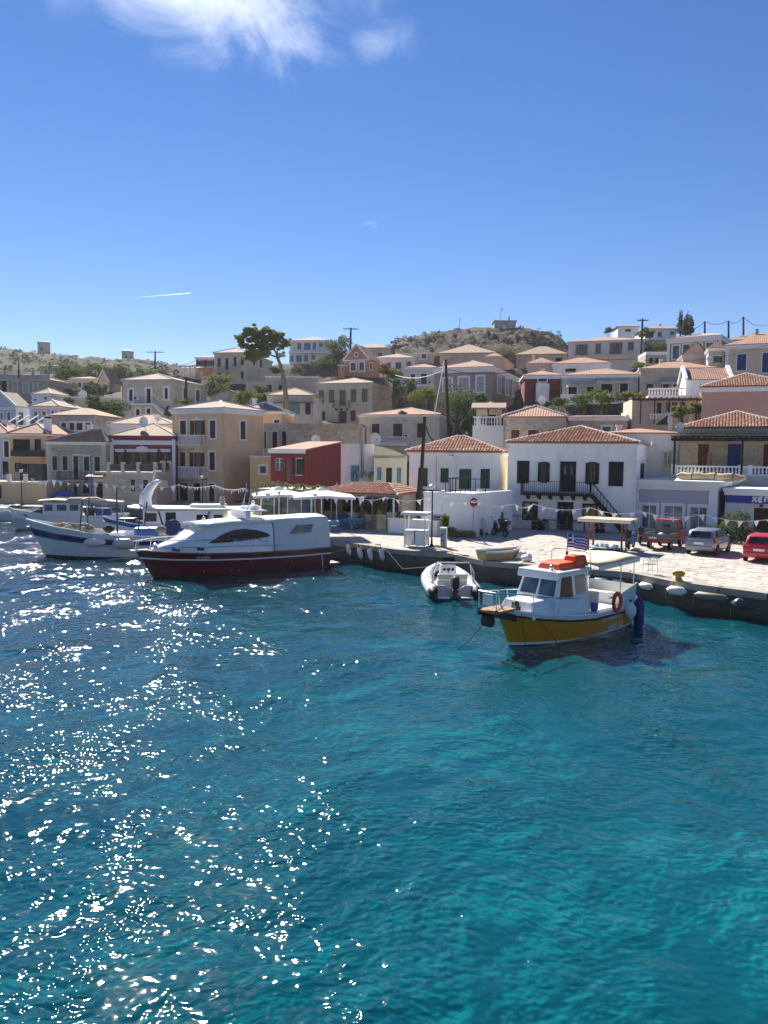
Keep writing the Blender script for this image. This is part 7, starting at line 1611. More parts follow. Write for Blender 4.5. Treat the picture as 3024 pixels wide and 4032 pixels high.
for x in (-4.1, -2.6): 
    for y in (-1.2, 1.2): MB().tube([(x, y, .9), (x, y, 2.34)], .03, 6).build('canopy_post', STEEL, b)
MB().box(-3.2, -.6, .9, -2.0, .7, 1.7).build('fish_crate', BLUEP, b, bevel=.03); MB().box(-1.8, -.4, .9, -1.1, .4, 1.6).build('fish_crate', LF_CYP, b, bevel=.03)
# dinghy on the quay
p = on_z(1968, 2203, QZ); ST = [(-1.15, -1.2, .48, .36, .42, -.02), (-.4, -.4, .56, .45, .4, -.02), (.4, .4, .5, .38, .42, -.02), (.9, 1.0, .28, .15, .48, -.02), (1.15, 1.3, .04, .02, .54, -.02)]
dg = thing('dinghy', 'small yellow dinghy with white rim and blue inside lying on the quay', 'boat', (p.x, p.y, QZ + .06), R(28)); hull(dg, ST, [(-1, 0), (-.5, 0), (0, 0), (.5, 0), (1, 0)], [paint('worn_yellow_paint', (.38, .29, .15), .6, .5, .2)]); sheer(dg, ST, .05, GEL, 'rim', .01)
MB().grid([[(s[1] * .95, y * s[3], .1 + .05 * abs(y)) for y in (-1, 0, 1)] for s in ST]).build('floor', BLUEP, dg); MB().box(-.2, -.5, .3, .1, .5, .34).build('thwart', BLUEP, dg)

# ================================================================ taverna
CHAIRB = paint('taverna_blue', (.03, .16, .34), .55, .2); CLOTH = island('blue_tablecloth', (.05, .20, .36), (.07, .24, .40), .9, 5, .3); PAPER = paint('white_paper', (.8, .8, .8), .8, .05)
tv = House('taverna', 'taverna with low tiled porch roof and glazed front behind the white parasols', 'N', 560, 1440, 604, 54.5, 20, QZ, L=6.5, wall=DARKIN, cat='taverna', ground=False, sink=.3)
W_, D_, H_ = tv.W, tv.D, tv.H
TIMB = wood('grey_timber_post', (.22, .20, .18))
for i in range(5):
    x = .15 + (W_ - .3) * i / 4; MB().box(x - .05, .1, 0, x + .05, .2, H_ - .1).build('porch_post', WFRAME if i % 2 == 0 else TIMB, tv.root)
MB().box(-.2, .05, H_ - .14, W_ + .1, .25, H_ + .02).build('porch_beam', TIMB, tv.root)
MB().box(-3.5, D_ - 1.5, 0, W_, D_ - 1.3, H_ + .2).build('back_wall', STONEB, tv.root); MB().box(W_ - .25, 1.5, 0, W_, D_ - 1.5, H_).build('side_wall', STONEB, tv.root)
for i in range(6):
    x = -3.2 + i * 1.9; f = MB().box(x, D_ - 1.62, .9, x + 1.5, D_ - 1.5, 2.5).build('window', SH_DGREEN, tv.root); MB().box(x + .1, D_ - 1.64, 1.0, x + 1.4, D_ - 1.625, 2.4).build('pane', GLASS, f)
tv.roof('hip', .95, .3, TILE, CAPM, .08, ridge=((W_ * .35, D_ * .62), (W_ * .72, D_ * .62)), tiles=250)
# glazed annexe at the left, seen under the parasols
m = MB()
for i in range(5): m = MB(); x = -4.6 + i * 1.15; m.box(x, 1.0, 0, x + .08, 1.08, 2.6).build('annexe_post', WFRAME, tv.root)
for i in range(4): x = -4.52 + i * 1.15; MB().box(x, 1.03, .05, x + 1.07, 1.05, 2.55).build('annexe_glass', glassy('green_tinted_glass', (.05, .09, .075), .08), tv.root)
MB().box(-4.8, .9, 2.6, .1, D_ - 1.5, 2.75).build('annexe_roof', paint('grey_green_sheet', (.28, .32, .30), .6, .3), tv.root)
MB().box(-4.9, 1.4, 0, -4.62, 3.5, 2.5).build('red_side_wall', DRED, tv.root)
# overhead vine at the annexe
rnd = random.Random(21); p = at(*cp('N', 420, 490), 58); t_ = thing('vine', 'grey green vine along the roof between the parasols', 'plant', (p.x, p.y, QZ)); m = MB()
leaves(m, [(x * .6 - 2.6, rnd.uniform(-.3, .3), p.z - QZ + rnd.uniform(-.25, .15), .5, .4, .22) for x in range(9)], 1000, .09, rnd); m.build('foliage', LF_OLIVE, t_); MB().tube([(2.2, 0, -.1), (2.1, 0, p.z - QZ)], .05, 5).build('stem', BARK, t_)
def parasol(label, k, x, ytop, yedge, xw, d):
    a = at(*cp(k, x, ytop), d); e = at(*cp(k, x, yedge), d); hw = abs(at(*cp(k, x + xw, yedge), d).x - e.x)
    t_ = thing('parasol', label, 'parasol', (a.x, a.y, QZ), R(12)); zt, ze = a.z - QZ, e.z - QZ; m = MB()
    pts = [(hw * .92, -hw * .92), (hw * .92, hw * .92), (-hw * .92, hw * .92), (-hw * .92, -hw * .92)]; mid = [((pts[i][0] + pts[(i + 1) % 4][0]) / 2, (pts[i][1] + pts[(i + 1) % 4][1]) / 2) for i in range(4)]
    ed = []
    for i in range(4): ed += [(*pts[i], ze), (*mid[i], ze + .10)]
    r1 = [(q[0] * .5, q[1] * .5, ze + (zt - ze) * .55) for q in ed]
    for i in range(8):
        j = (i + 1) % 8; m.face([ed[i], ed[j], r1[j], r1[i]]); m.face([r1[i], r1[j], (r1[j][0] * .16, r1[j][1] * .16, zt), (r1[i][0] * .16, r1[i][1] * .16, zt)]); m.face([ed[j], ed[i], (ed[i][0], ed[i][1], ed[i][2] - .16), (ed[j][0], ed[j][1], ed[j][2] - .16)])
    o = m.build('canopy', CANVW, t_); frus(MB(), (-.35, .35, -.35, .35), zt - .02, (-.08, .08, -.08, .08), zt + .16).build('vent_cap', CANVW, t_)
    MB().tube([(0, 0, 0), (0, 0, zt)], .045, 8).build('pole', WFRAME, t_); MB().box(-.4, -.4, 0, .4, .4, .12).build('base', CEMENT, t_)
    for i in range(8): MB().bar((0, 0, zt - .12), (ed[i][0] * .95, ed[i][1] * .95, ed[i][2] - .03), .03).build('rib', GALV, t_)
    return t_
parasol('left of the two large white taverna parasols', 'N', 255, 528, 592, 290, 52.5); parasol('right of the two large white taverna parasols', 'N', 690, 538, 602, 330, 51.3)
p = on_z(*cp('N', 843, 950), QZ)
t_ = thing('street_pole', 'dark metal pole rising in front of the right white parasol', 'pole', (p.x, p.y, QZ)); zt = at(*cp('N', 843, 470), p.y).z - QZ; MB().tube([(0, 0, 0), (0, 0, zt)], [.06, .05], 8).build('pole_shaft', GALV, t_); MB().bar((0, 0, zt - .1), (-.9, .1, zt - .65), .05).build('pole_brace', GALV, t_)
def chair(loc, rz, label, mat, name='chair', group=None):
    t_ = thing(name, label, 'chair', loc, rz, group)
    for x in (-.19, .19): MB().bar((x, -.19, 0), (x, -.19, .45), .04).build('leg', mat, t_); MB().bar((x, .2, 0), (x, .24, .88), .04).build('leg', mat, t_)
    MB().box(-.22, -.22, .43, .22, .22, .47).build('seat', mat, t_, bevel=.01); MB().bar((-.19, .235, .84), (.19, .235, .84), .03, .08).build('back_rail', mat, t_); MB().bar((-.19, .22, .66), (.19, .22, .66), .02, .06).build('back_slat', mat, t_); return t_
def table(loc, rz, label, L_=.9, W2_=.75, cloth=True, mat=None):
    t_ = thing('table', label, 'table', loc, rz); mat = mat or CHAIRB
    for x in (-L_ / 2 + .06, L_ / 2 - .06):
        for y in (-W2_ / 2 + .06, W2_ / 2 - .06): MB().bar((x, y, 0), (x, y, .72), .05).build('leg', mat, t_)
    MB().box(-L_ / 2, -W2_ / 2, .72, L_ / 2, W2_ / 2, .75).build('table_top', mat, t_)
    if cloth:
        c = MB().box(-L_ / 2 - .015, -W2_ / 2 - .015, .42, L_ / 2 + .015, W2_ / 2 + .015, .757).build('tablecloth', CLOTH, t_); MB().box(-L_ / 2 + .05, -W2_ / 2 + .05, .758, L_ / 2 - .05, W2_ / 2 - .05, .764).build('paper_cover', PAPER, t_)
    return t_
G2 = lambda k, x, y: (lambda q: (q.x, q.y, QZ + .03))(on_z(*cp(k, x, y), QZ))
p = G2('X', 470, 545); table(p, R(-18), 'long blue clothed table with white paper at the edge of the taverna', 1.5, .8)
for dx, dy, rz, lb in ((-.45, -.62, 2.8, 'left of two blue chairs in front of the clothed table'), (.4, -.66, 3.2, 'right of two blue chairs in front of the clothed table'), (-1.05, .05, 1.5, 'blue chair at the left end of the clothed table'), (1.05, -.1, -1.5, 'blue chair at the right end of the clothed table'), (-.2, .7, .1, 'blue chair behind the clothed table')): chair((p[0] + dx, p[1] + dy, QZ + .03), rz, lb, CHAIRB)
p = G2('X', 60, 590); table(p, R(10), 'small blue table beside the stern of the yacht', .8, .8); chair((p[0] + .1, p[1] - .72, QZ + .03), 3.1, 'blue chair in front of the small table by the yacht stern', CHAIRB); chair((p[0] - .9, p[1] + .2, QZ + .03), 1.4, 'blue chair left of the small table by the yacht stern', CHAIRB)
p = G2('X', 200, 470); table((p[0], p[1] + 1.5, p[2]), R(-10), 'blue table in the shade behind the long clothed table', 1.2, .8); chair((p[0] + .3, p[1] + .8, QZ + .03), 3.0, 'blue chair in the shade before the back table', CHAIRB)
# low stone planters in front of the taverna
def planter(label, k, x0, x1, yb, h_, dd, rz, mt, plant=None, seed=0):
    a, b = on_z(*cp(k, x0, yb), QZ), on_z(*cp(k, x1, yb), QZ); L_ = (b - a).length; t_ = thing('stone_planter', label, 'planter', ((a.x + b.x) / 2, (a.y + b.y) / 2, QZ), rz)
    MB().box(-L_ / 2, 0, -.05, L_ / 2, dd, h_).build('masonry', mt, t_); MB().box(-L_ / 2 - .04, -.04, h_, L_ / 2 + .04, dd + .04, h_ + .06).build('coping', STONEP, t_)
    if plant:
        r_ = random.Random(seed); m = MB(); leaves(m, [(-L_ / 2 + L_ * (i + .5) / 6, dd / 2 + r_.uniform(-.1, .1), h_ + .2 + r_.uniform(0, .25), .28, .25, .28) for i in range(6)], 700, .06, r_); m.build('planting', plant, t_)
    return t_
planter('rubble stone planter with greenery right of the blue table', 'X', 705, 900, 545, 1.0, .9, R(-20), STONEB, LF_MID, 1); planter('long rubble stone planter beside the white stall', 'X', 1145, 1560, 585, .85, .8, R(-22), STONEB, LF_YEL, 2); planter('rubble stone gate pier with pale cap in front of the taverna', 'X', 1150, 1330, 575, 1.25, .6, R(-22), STONEB); planter('rubble stone wall section between the two planters', 'X', 945, 1140, 570, 1.1, .5, R(-22), STONEB)
def pot(label, k, x, yb, d, hp, rx, rz, mt, seed, size=.05, n=500, spiky=False, potm=None):
    a = at(*cp(k, x, yb), d); z0 = max(QZ, a.z); t_ = thing('potted_plant', label, 'plant', (a.x, a.y, z0)); r_ = random.Random(seed)
    MB().lathe([(.13, 0), (.2, hp * .9), (.22, hp * .9), (.22, hp)], n=12).build('pot', potm or stucco('terracotta_pot', (.38, .16, .09), .3), t_, True)
    m = MB(); leaves(m, clumps((0, 0, hp + rz), (rx, rx, rz), 7, r_) + [(0, 0, hp + rz * .5, rx * .5, rx * .5, rz * .6)], n, size, r_); m.build('foliage', mt, t_); MB().tube([(0, 0, hp * .8), (0, 0, hp + rz)], .025, 5).build('stem', BARK, t_); return t_
pot('clipped round potted shrub on the taverna wall', 'X', 865, 235, 56.2, .35, .36, .34, LF_MID, 1); pot('palm-like potted plant beside the clipped round shrub', 'X', 1010, 240, 55.0, .3, .42, .4, LF_YEL, 2, .08); pot('rounded potted plant above the blue tables', 'X', 470, 200, 57.2, .3, .4, .38, LF_MID, 3); pot('low leafy plant at the left planter', 'X', 745, 262, 56.2, .25, .42, .24, LF_MID, 4)
planter('rubble stone pier behind the long clothed table', 'X', 365, 555, 508, 1.05, .7, R(-18), STONEB)
# ================================================================ things on the quay
def stall():
    p = on_z(*cp('G', 497, 1150), QZ); t_ = thing('white_stall', 'white framed vendor stall with two white tubs at the water edge', 'stall', (p.x, p.y, QZ + .03), R(-20))
    for x in (-.62, .62):
        for y in (-.4, .4): MB().box(x - .03, y - .03, 0, x + .03, y + .03, 1.95).build('post', WFRAME, t_); MB().lathe([(.06, 0), (.06, .05)], (x, y, -.02), 8).build('caster', BLACKR, t_)
    MB().box(-.8, -.58, 1.95, .8, .58, 2.05).box(-.82, -.6, 1.88, .82, .6, 1.952).build('canopy', WFRAME, t_)
    for a in (-.62, .02): MB().box(a, -.38, .1, a + .58, .38, .95).build('tub', GEL, t_, bevel=.05)
    MB().box(-.66, -.44, .96, .66, .44, 1.0).build('shelf', WFRAME, t_)
    MB().lathe([(.18, 0), (.22, .6)], (-.2, -.55, .15), 12).build('bin', GEL, t_, True)
stall()
def lamp(label, k, x, yb, yt, d=None, mat=IRON, kind='lantern', r=.05, name='street_lamp'):
    p = on_z(*cp(k, x, yb), QZ) if d is None else at(*cp(k, x, yb), d); b = Vector((p.x, p.y, QZ)); zt = at(*cp(k, x, yt), p.y).z - QZ
    t_ = thing(name, label, 'lamp', b); MB().tube([(0, 0, 0), (0, 0, .5), (0, 0, zt)], [r * 1.5, r, r * .8], 8).build('post', mat, t_); MB().lathe([(r * 3, 0), (r * 2.4, .12), (r * 1.5, .2)], n=10).build('base', mat, t_)
    if kind == 'lantern': MB().box(-.5, -.06, zt - .02, .5, .06, zt + .05).build('cross_arm', mat, t_); MB().lathe([(.06, zt + .05), (.16, zt + .12), (.2, zt + .3), (.1, zt + .38)], n=10).build('lantern', GELC, t_, True)
    else: MB().bar((0, 0, zt), (-1.5, 0, zt + .05), .06).build('arm', WFRAME, t_); MB().box(-1.7, -.1, zt, -1.0, .1, zt + .1).build('lamp_head', WFRAME, t_)
    return t_
lamp('black street lamp beside the white stall', 'L', 375, 1790, 950); lamp('black street lamp at the far left quay', 'E', 180, 815, 545, 77); lamp('black street lamp before the tall ochre house', 'K', 590, 1520, 1235, 78); lamp('blue lamp post with white arm before the grey stone house', 'M', 575, 1060, 522, 76, BLUEP, 'arm')
p = on_z(*cp('L', 985, 1645), QZ); t_ = thing('no_entry_sign', 'round red no entry sign on grey post at the corner of the white block', 'sign', (p.x, p.y - .1, QZ), R(25)); zt = at(*cp('L', 1010, 1050), p.y).z - QZ; MB().tube([(0, 0, 0), (0, 0, zt)], .03, 8).build('post', GALV, t_)
MB().lathe([(.3, -.04), (.3, -.02)], (0, 0, zt - .32), 24, 'y').build('sign_disc', paint('sign_red', (.30, .015, .03), .5), t_, True); MB().box(-.2, -.05, zt - .36, .2, -.042, zt - .28).build('sign_bar', WFRAME, t_)
p = on_z(*cp('L', 550, 1800), QZ); t_ = thing('power_pedestal', 'steel service pedestal with white cap on the quay edge', 'pedestal', (p.x, p.y, QZ), R(-15)); MB().box(-.16, -.13, 0, .16, .13, 1.1).build('cabinet', paint('grey_blue_cabinet', (.22, .30, .34), .45), t_, bevel=.02); MB().box(-.2, -.17, 1.1, .2, .17, 1.22).build('cap', WFRAME, t_, bevel=.03); MB().box(.161, -.13, .02, .2, .13, 1.1).build('side_plate', WFRAME, t_)
for z in (.45, .8): MB().lathe([(.05, -.15), (.05, -.13)], (-.04, 0, z), 8, 'y').build('socket', IRON, t_)
bush('weed_patch', 'low green weeds at the foot of the black street lamp', 'plant', 'L', 440, 1778, 45.2, .5, .12, LF_MID, 300, .05, 77, 6, z=QZ - .02)
# hand truck, scooter, planters beside the white block
def scooter(loc, rz, label, body, seat, flip=1):
    t_ = thing('scooter', label, 'scooter', loc, rz)
    for x in (-.62, .62):
        w_ = MB().lathe([(.17, -.05), (.24, -.05), (.255, 0), (.24, .05), (.17, .05)], (x, 0, .26), 16, 'y', cap=False).build('wheel', BLACKR, t_, True); MB().lathe([(.16, -.03), (.16, .03)], (x, 0, .26), 12, 'y').build('rim', GALV, w_)
    loft(MB(), [[(x, -w_, z0), (x, w_, z0), (x, w_ * .8, z1), (x, -w_ * .8, z1)] for x, w_, z0, z1 in ((-.8, .06, .55, .72), (-.6, .16, .35, .78), (-.2, .18, .28, .76), (0, .17, .24, .42), (.3, .17, .24, .36), (.42, .16, .3, .85), (.55, .1, .4, .95), (.66, .06, .5, .8))]).build('bodywork', body, t_, True)
    MB().box(-.8, -.15, .76, -.05, .15, .86).build('seat', seat, t_, bevel=.04); MB().tube([(.62, 0, .3), (.48, 0, .95), (.44, 0, 1.05)], .035, 8).build('fork', GALV, t_); MB().tube([(.3, -.34, 1.08), (.42, 0, 1.04), (.3, .34, 1.08)], .02, 6).build('handlebar', IRON, t_)
    MB().box(-.95, -.17, .86, -.6, .17, 1.15).build('top_box', seat, t_, bevel=.05)
    for y in (-.3, .3): MB().tube([(.38, y, 1.06), (.42, y * 1.3, 1.25)], .01, 5).build('mirror_stem', IRON, t_); MB().ball((.43, y * 1.32, 1.28), (.02, .07, .05), 8, 5).build('mirror', IRON, t_)
    MB().ball((.6, 0, .9), (.07, .1, .08), 8, 6).build('headlamp', GLASSB, t_, True); MB().box(-.86, -.1, .6, -.82, .1, .7).build('tail_light', LIFER, t_); return t_
p = on_z(*cp('L', 1385, 1635), QZ); scooter((p.x, p.y, QZ + .03), R(120), 'black scooter parked against the flat white block', BLACKR, IRON)
t_ = thing('scooter_cover', 'dark green crate standing on the scooter seat by the white block', 'crate', (p.x + .2, p.y - .15, QZ + .9), R(30)); MB().box(-.28, -.2, 0, .28, .2, .3).build('crate', paint('dark_green_crate', (.03, .07, .04), .7), t_, bevel=.02); MB().box(-.3, -.22, .3, .3, .22, .34).build('crate_rim', SH_DGREEN, t_)
p = on_z(*cp('L', 1175, 1625), QZ); t_ = thing('hand_truck', 'grey hand truck leaning against the flat white block', 'hand truck', (p.x, p.y, QZ + .03), R(35))
for x in (-.16, .16): MB().tube([(x, 0, .05), (x, .25, 1.05)], .02, 6).build('upright', GALV, t_); MB().lathe([(.12, -.03), (.12, .03)], (x * 1.4, .12, .12), 12, 'x').build('wheel', BLACKR, t_)
MB().tube([(-.16, .25, 1.05), (0, .3, 1.14), (.16, .25, 1.05)], .02, 6).build('handle', GALV, t_); MB().box(-.18, -.25, 0, .18, .03, .03).build('toe_plate', GALV, t_)
for z in (.35, .7): MB().bar((-.16, z * .24, z), (.16, z * .24, z), .03).build('cross_bar', GALV, t_)
a, b = on_z(*cp('L', 760, 1650), QZ), on_z(*cp('L', 965, 1655), QZ); t_ = thing('trough_planter', 'long terracotta trough at the foot of the flat white block', 'planter', ((a.x + b.x) / 2, (a.y + b.y) / 2 + .1, QZ), -BLK.a); MB().box(-.75, -.2, 0, .75, .2, .36).build('trough', stucco('brown_trough', (.22, .10, .06), .3), t_, bevel=.02); r_ = random.Random(3); m = MB(); leaves(m, [(-.6 + i * .3, 0, .42, .16, .14, .1) for i in range(5)], 200, .05, r_); m.build('planting', LF_DARK, t_)
p = on_z(*cp('L', 1085, 1618), QZ); t_ = thing('wooden_crate', 'small reddish crate beside the hand truck', 'crate', (p.x, p.y, QZ + .03), R(-30)); MB().box(-.16, -.16, 0, .16, .16, .4).build('crate_box', SH_RUST, t_, bevel=.01); MB().box(-.18, -.18, .4, .18, .18, .44).build('crate_lid', SH_TAUPE, t_)
# furniture before the white house
hx = lambda x, y: (lambda q: (q.x, q.y, QZ + .03))(on_z(*cp('I', x, y), QZ))
p = hx(460, 1032); table(p, -WHH.a, 'small wooden table beside the black door of the white house', .9, .6, False, SH_TAUPE); chair((p[0] - .8, p[1] + .1, p[2]), 1.4, 'wooden chair left of the small table by the black door', SH_TAUPE); chair((p[0] + .75, p[1] + .0, p[2]), -1.5, 'wooden chair between the small table and the black door', SH_TAUPE)
p = hx(715, 1040); table(p, -WHH.a, 'narrow bench table right of the black door', 1.0, .45, False, SH_RUST)
pot('small plant on the bench table right of the black door', 'I', 725, 962, p[1], .12, .14, .12, LF_MID, 8, .035, 200)
for i, (x, y, lb) in enumerate(((265, 1028, 'dark potted shrub at the left of the row by the white house'), (310, 1030, 'middle potted shrub of the row by the white house'), (355, 1034, 'right potted shrub of the row by the white house'), (910, 1060, 'dark potted plant under the outside stair'), (960, 1062, 'second potted plant under the outside stair'))):
    q = hx(x, y); pot(lb, 'I', x, y, q[1], .3, .3, .28, LF_DARK, 30 + i, .05, 450, potm=IRON)
p = hx(120, 1008); t_ = thing('folding_rack', 'grey folding rack left of the ground floor window of the white house', 'rack', (p[0], p[1] - .3, QZ + .03), -WHH.a)
for y in (-.25, .25): MB().bar((-.5, y, 0), (.45, y, .95), .025).build('cross_leg', GALV, t_); MB().bar((.5, y, 0), (-.45, y, .95), .025).build('cross_leg', GALV, t_)
MB().box(-.55, -.3, .95, .55, .3, .98).build('rack_top', GALV, t_)
# vendor table with plank canopy
p = on_z(*cp('H', 520, 1018), QZ); t_ = thing('market_stand', 'market stand with cream plank canopy on rust brown posts', 'stand', (p.x, p.y, QZ + .03), R(-30)); PST = wood('rust_brown_post', (.26, .10, .04))
for x in (-.95, .95):
    for y in (-.55, .55): MB().box(x - .05, y - .05, 0, x + .05, y + .05, 1.75).build('post', PST, t_)
cn = MB().box(-1.45, -.95, 1.75, 1.45, .95, 1.79).build('canopy_frame', PST, t_); CRP = wood('cream_plank', (.66, .56, .38), axis=0)
for i in range(7): MB().box(-1.5, -1.0 + i * .286, 1.8, 1.5, -1.0 + i * .286 + .27, 1.84 + .01 * (i % 2)).build('canopy_plank', CRP, cn)
for s_ in (-1, 1): MB().box(-1.5, s_ * 1.0 - .02, 1.66, 1.5, s_ * 1.0 + .02, 1.8).build('valance', GELC, t_)
MB().box(-1.0, -.6, .12, 1.0, .6, .17).build('shelf', paint('blue_tray', (.25, .34, .42), .5), t_); m = MB()
for i in range(5): MB().ball((-.6 + i * .3, random.uniform(-.2, .2), .26), (.14, .12, .1), 7, 5, .2).build('wrapped_goods', GEL, t_)
# chair, bollard, fenders along the quay wall
p = on_z(*cp('T', 595, 828), QZ); t_ = thing('metal_chair', 'lone aluminium armchair near the quay edge', 'chair', (p.x, p.y, QZ + .03), R(190))
for x in (-.24, .24): MB().tube([(x, -.24, 0), (x, -.22, .62), (x, .1, .64), (x * .9, .24, .78)], .014, 6).build('front_leg', STEEL, t_); MB().tube([(x, .26, 0), (x * .95, .22, .45)], .014, 6).build('rear_leg', STEEL, t_)
MB().box(-.22, -.22, .42, .22, .2, .445).build('seat', STEEL, t_, bevel=.008); MB().tube([(-.22, .22, .45), (-.2, .27, .78), (0, .3, .84), (.2, .27, .78), (.22, .22, .45)], .014, 6).build('back_frame', STEEL, t_)
for i in range(5): MB().box(-.15 + i * .07, .245, .46, -.115 + i * .07, .255, .8).build('back_slat', STEEL, t_)
p = on_z(*cp('T', 850, 898), QZ); t_ = thing('bollard', 'yellow cast iron bollard on the quay edge', 'bollard', (p.x, p.y, QZ + .05), R(-30)); YB = paint('worn_yellow_iron', (.50, .30, .03), .6, .6, .3)
MB().lathe([(.2, 0), (.16, .08), (.12, .2), (.14, .28)], n=12).build('stem', YB, t_, True); MB().tube([(-.24, 0, .3), (-.1, 0, .34), (.1, 0, .34), (.24, 0, .28)], [.09, .13, .13, .1], 10).build('head', YB, t_, True); MB().lathe([(.26, -.04), (.24, .02)], n=12).build('base_plate', YB, t_)
t_ = None
def wall_fender(k, x, y, label, L_, r, tilt, mat=None, lying=True):
    """hung on the quay wall: the spot is where the sight line meets the wall face"""
    px, py = cp(k, x, y); best = None; rr_ = ray(px, py)
    for i in range(len(EDGE) - 1):
        a, b = Vector((*EDGE[i], 0)), Vector((*EDGE[i + 1], 0)); e = b - a; nrm_ = Vector((e.y, -e.x, 0)); dn = rr_.dot(nrm_)
        if abs(dn) < 1e-6: continue
        q = CAMP + rr_ * ((a - CAMP).dot(nrm_) / dn); t = (Vector((q.x, q.y, 0)) - a).dot(e) / e.length_squared
        if 0 <= t <= 1 and q.y > 5 and (best is None or q.y < best[0].y): best = (q, math.atan2(e.y, e.x), nrm_.normalized())
    q, an, nn_ = best
    if nn_.y > 0: nn_ = -nn_
    q = q + nn_ * (r + .12); o = fender(label, q, (0, R(90) if lying else R(tilt), an), L_, r, mat)
    MB().tube([(0, 0, L_ / 2 + .1), (.05 if not lying else QZ - q.z + .1, -.1, L_ / 2 + (.5 if not lying else .15))], .012, 5).build('lanyard', ROPE, o); return o
GREYF = paint('grey_green_fender', (.16, .18, .14), .5, .5, .1)
for x, y, L_, r, mt, lb in ((600, 930, .68, .16, None, 'white fender lying on the quay wall right of the yellow boat'), (862, 968, .76, .19, None, 'large white fender on the quay wall below the bollard'), (1172, 1022, 1.3, .16, GREYF, 'long grey green fender on the quay wall'), (1432, 1085, .45, .25, paint('dark_grey_ball', (.07, .075, .075), .35, .3), 'dark round fender near the right edge of the quay wall'), (160, 880, .7, .16, None, 'white fender behind the stern of the yellow boat, left one'), (312, 898, .6, .16, None, 'white fender behind the stern of the yellow boat, right one')): wall_fender('T', x, y, lb, L_, r, 0, mt)
for i, (k, x, y, lb) in enumerate((('F', 1420, 1060, 'white hanging fender nearest the yacht on the quay wall'), ('G', 65, 1195, 'second white hanging fender from the yacht on the quay wall'), ('G', 148, 1205, 'third white hanging fender from the yacht on the quay wall'), ('G', 243, 1205, 'fourth white hanging fender from the yacht on the quay wall'))): wall_fender(k, x, y, lb, .6, .15, 18, None, False)
for i, (x, y, rx, lb) in enumerate(((555, 268, .35, 'larger white sack beside the dinghy'), (600, 290, .3, 'smaller white sack at the quay edge by the dinghy'))):
    p = on_z(*cp('O', x, y), QZ); t_ = thing('white_sack', lb, 'sack', (p.x, p.y, QZ)); MB().ball((0, 0, .2), (rx, .28, .2), 10, 6, .18).build('sack', BUOY, t_, True); MB().ball((.1, .05, .36), (rx * .5, .2, .1), 8, 5, .2).build('folded_top', BUOY, t_, True)
# mooring ropes to the quay
def rope(label, pts, mat=None):
    a = Vector(pts[0]); t_ = thing('mooring_rope', label, 'rope', a); MB().tube([Vector(q) - a for q in pts], .018, 5).build('rope_line', mat or ROPE, t_); MB().lathe([(.03, -.03), (.05, 0), (.03, .03)], (0, 0, 0), 6).build('eye_splice', mat or ROPE, t_)
e0 = on_z(1520, 2168, QZ); e1 = on_z(1410, 2150, QZ); sb = Vector((-4.3, 46.5, 1.1))
rope('pair rope from the yacht stern to the near fenders', [sb, (sb.x + 1.2, sb.y - .2, .55), (e1.x, e1.y, QZ + .06)]); rope('long slack rope from the quay to the inflatable boat', [(e0.x, e0.y, QZ + .06), (e0.x + .9, e0.y - 1.6, .3), (p_ := Vector((2.9, 39.5, .8)))[:]])
rope('rope hanging from the quay at the right edge', [on_z(3015, 2345, QZ) + Vector((0, 0, .05)), on_z(2985, 2400, .1)])
# bunting across the waterfront
PEN = paint('white_pennant', (.80, .80, .82), .8, .06, 0)
def bunting(label, pts, step, sz, seed, wind=.6):
    rnd = random.Random(seed); P5 = [at(*cp(k, x, y), d) for k, x, y, d in pts]; t_ = thing('bunting', label, 'bunting', P5[0]); o = P5[0]; line = []
    for i in range(len(P5) - 1):
        n = 8
        for j in range(n): t = j / n; q = P5[i].lerp(P5[i + 1], t); q = q - Vector((0, 0, .25 * math.sin(math.pi * t))); line.append(q - o)
    line.append(P5[-1] - o); MB().tube(line, .016, 4).build('line', WFRAME, t_)
    L_ = 0
    for i in range(len(line) - 1):
        e = line[i + 1] - line[i]; n = e.length; dd = e.normalized()
        while L_ < n:
            q = line[i] + dd * L_; w_ = sz * rnd.uniform(.8, 1.2); sw = rnd.uniform(-.5, wind); cu = rnd.uniform(.4, 1)
            tip = q + dd * (w_ * .5 + sw * w_) + Vector((0, rnd.uniform(-.2, .2), -w_ * 1.35 * cu)); MB().prism([q, q + dd * w_, tip], (0, 1, 0), .006).build('pennant', PEN, t_); L_ += step * rnd.uniform(.8, 1.25)
        L_ -= n
bunting('string of white pennants before the left hand houses', [('E', 250, 585, 79), ('E', 420, 598, 78), ('E', 820, 625, 77), ('E', 1150, 640, 76), ('E', 1459, 640, 75)], 1.0, .5, 1); bunting('string of white pennants before the tall ochre house', [('F', 0, 535, 75), ('F', 300, 540, 70), ('F', 545, 565, 60)], .6, .34, 2, .2)
bunting('string of white pennants hanging in front of the parasols', [('F', 545, 565, 50.5), ('F', 840, 590, 50), ('F', 1120, 610, 49.5), ('N', 1150, 600, 49), ('G', 0, 728, 49), ('G', 250, 740, 48.7)], .75, .3, 3); bunting('string of white pennants before the flat white block', [('G', 250, 740, 48.7), ('G', 620, 740, 48), ('G', 980, 770, 47.5), ('G', 1300, 795, 47)], .75, .26, 4)
bunting('string of white pennants before the black balcony house', [('G', 1300, 795, 47), ('H', 0, 690, 46.5), ('H', 400, 715, 46), ('H', 760, 742, 45.5)], .8, .28, 5); bunting('string of white pennants before the lilac office', [('H', 760, 742, 45.5), ('H', 1200, 765, 45), ('H', 1700, 795, 44.5)], .85, .3, 6)
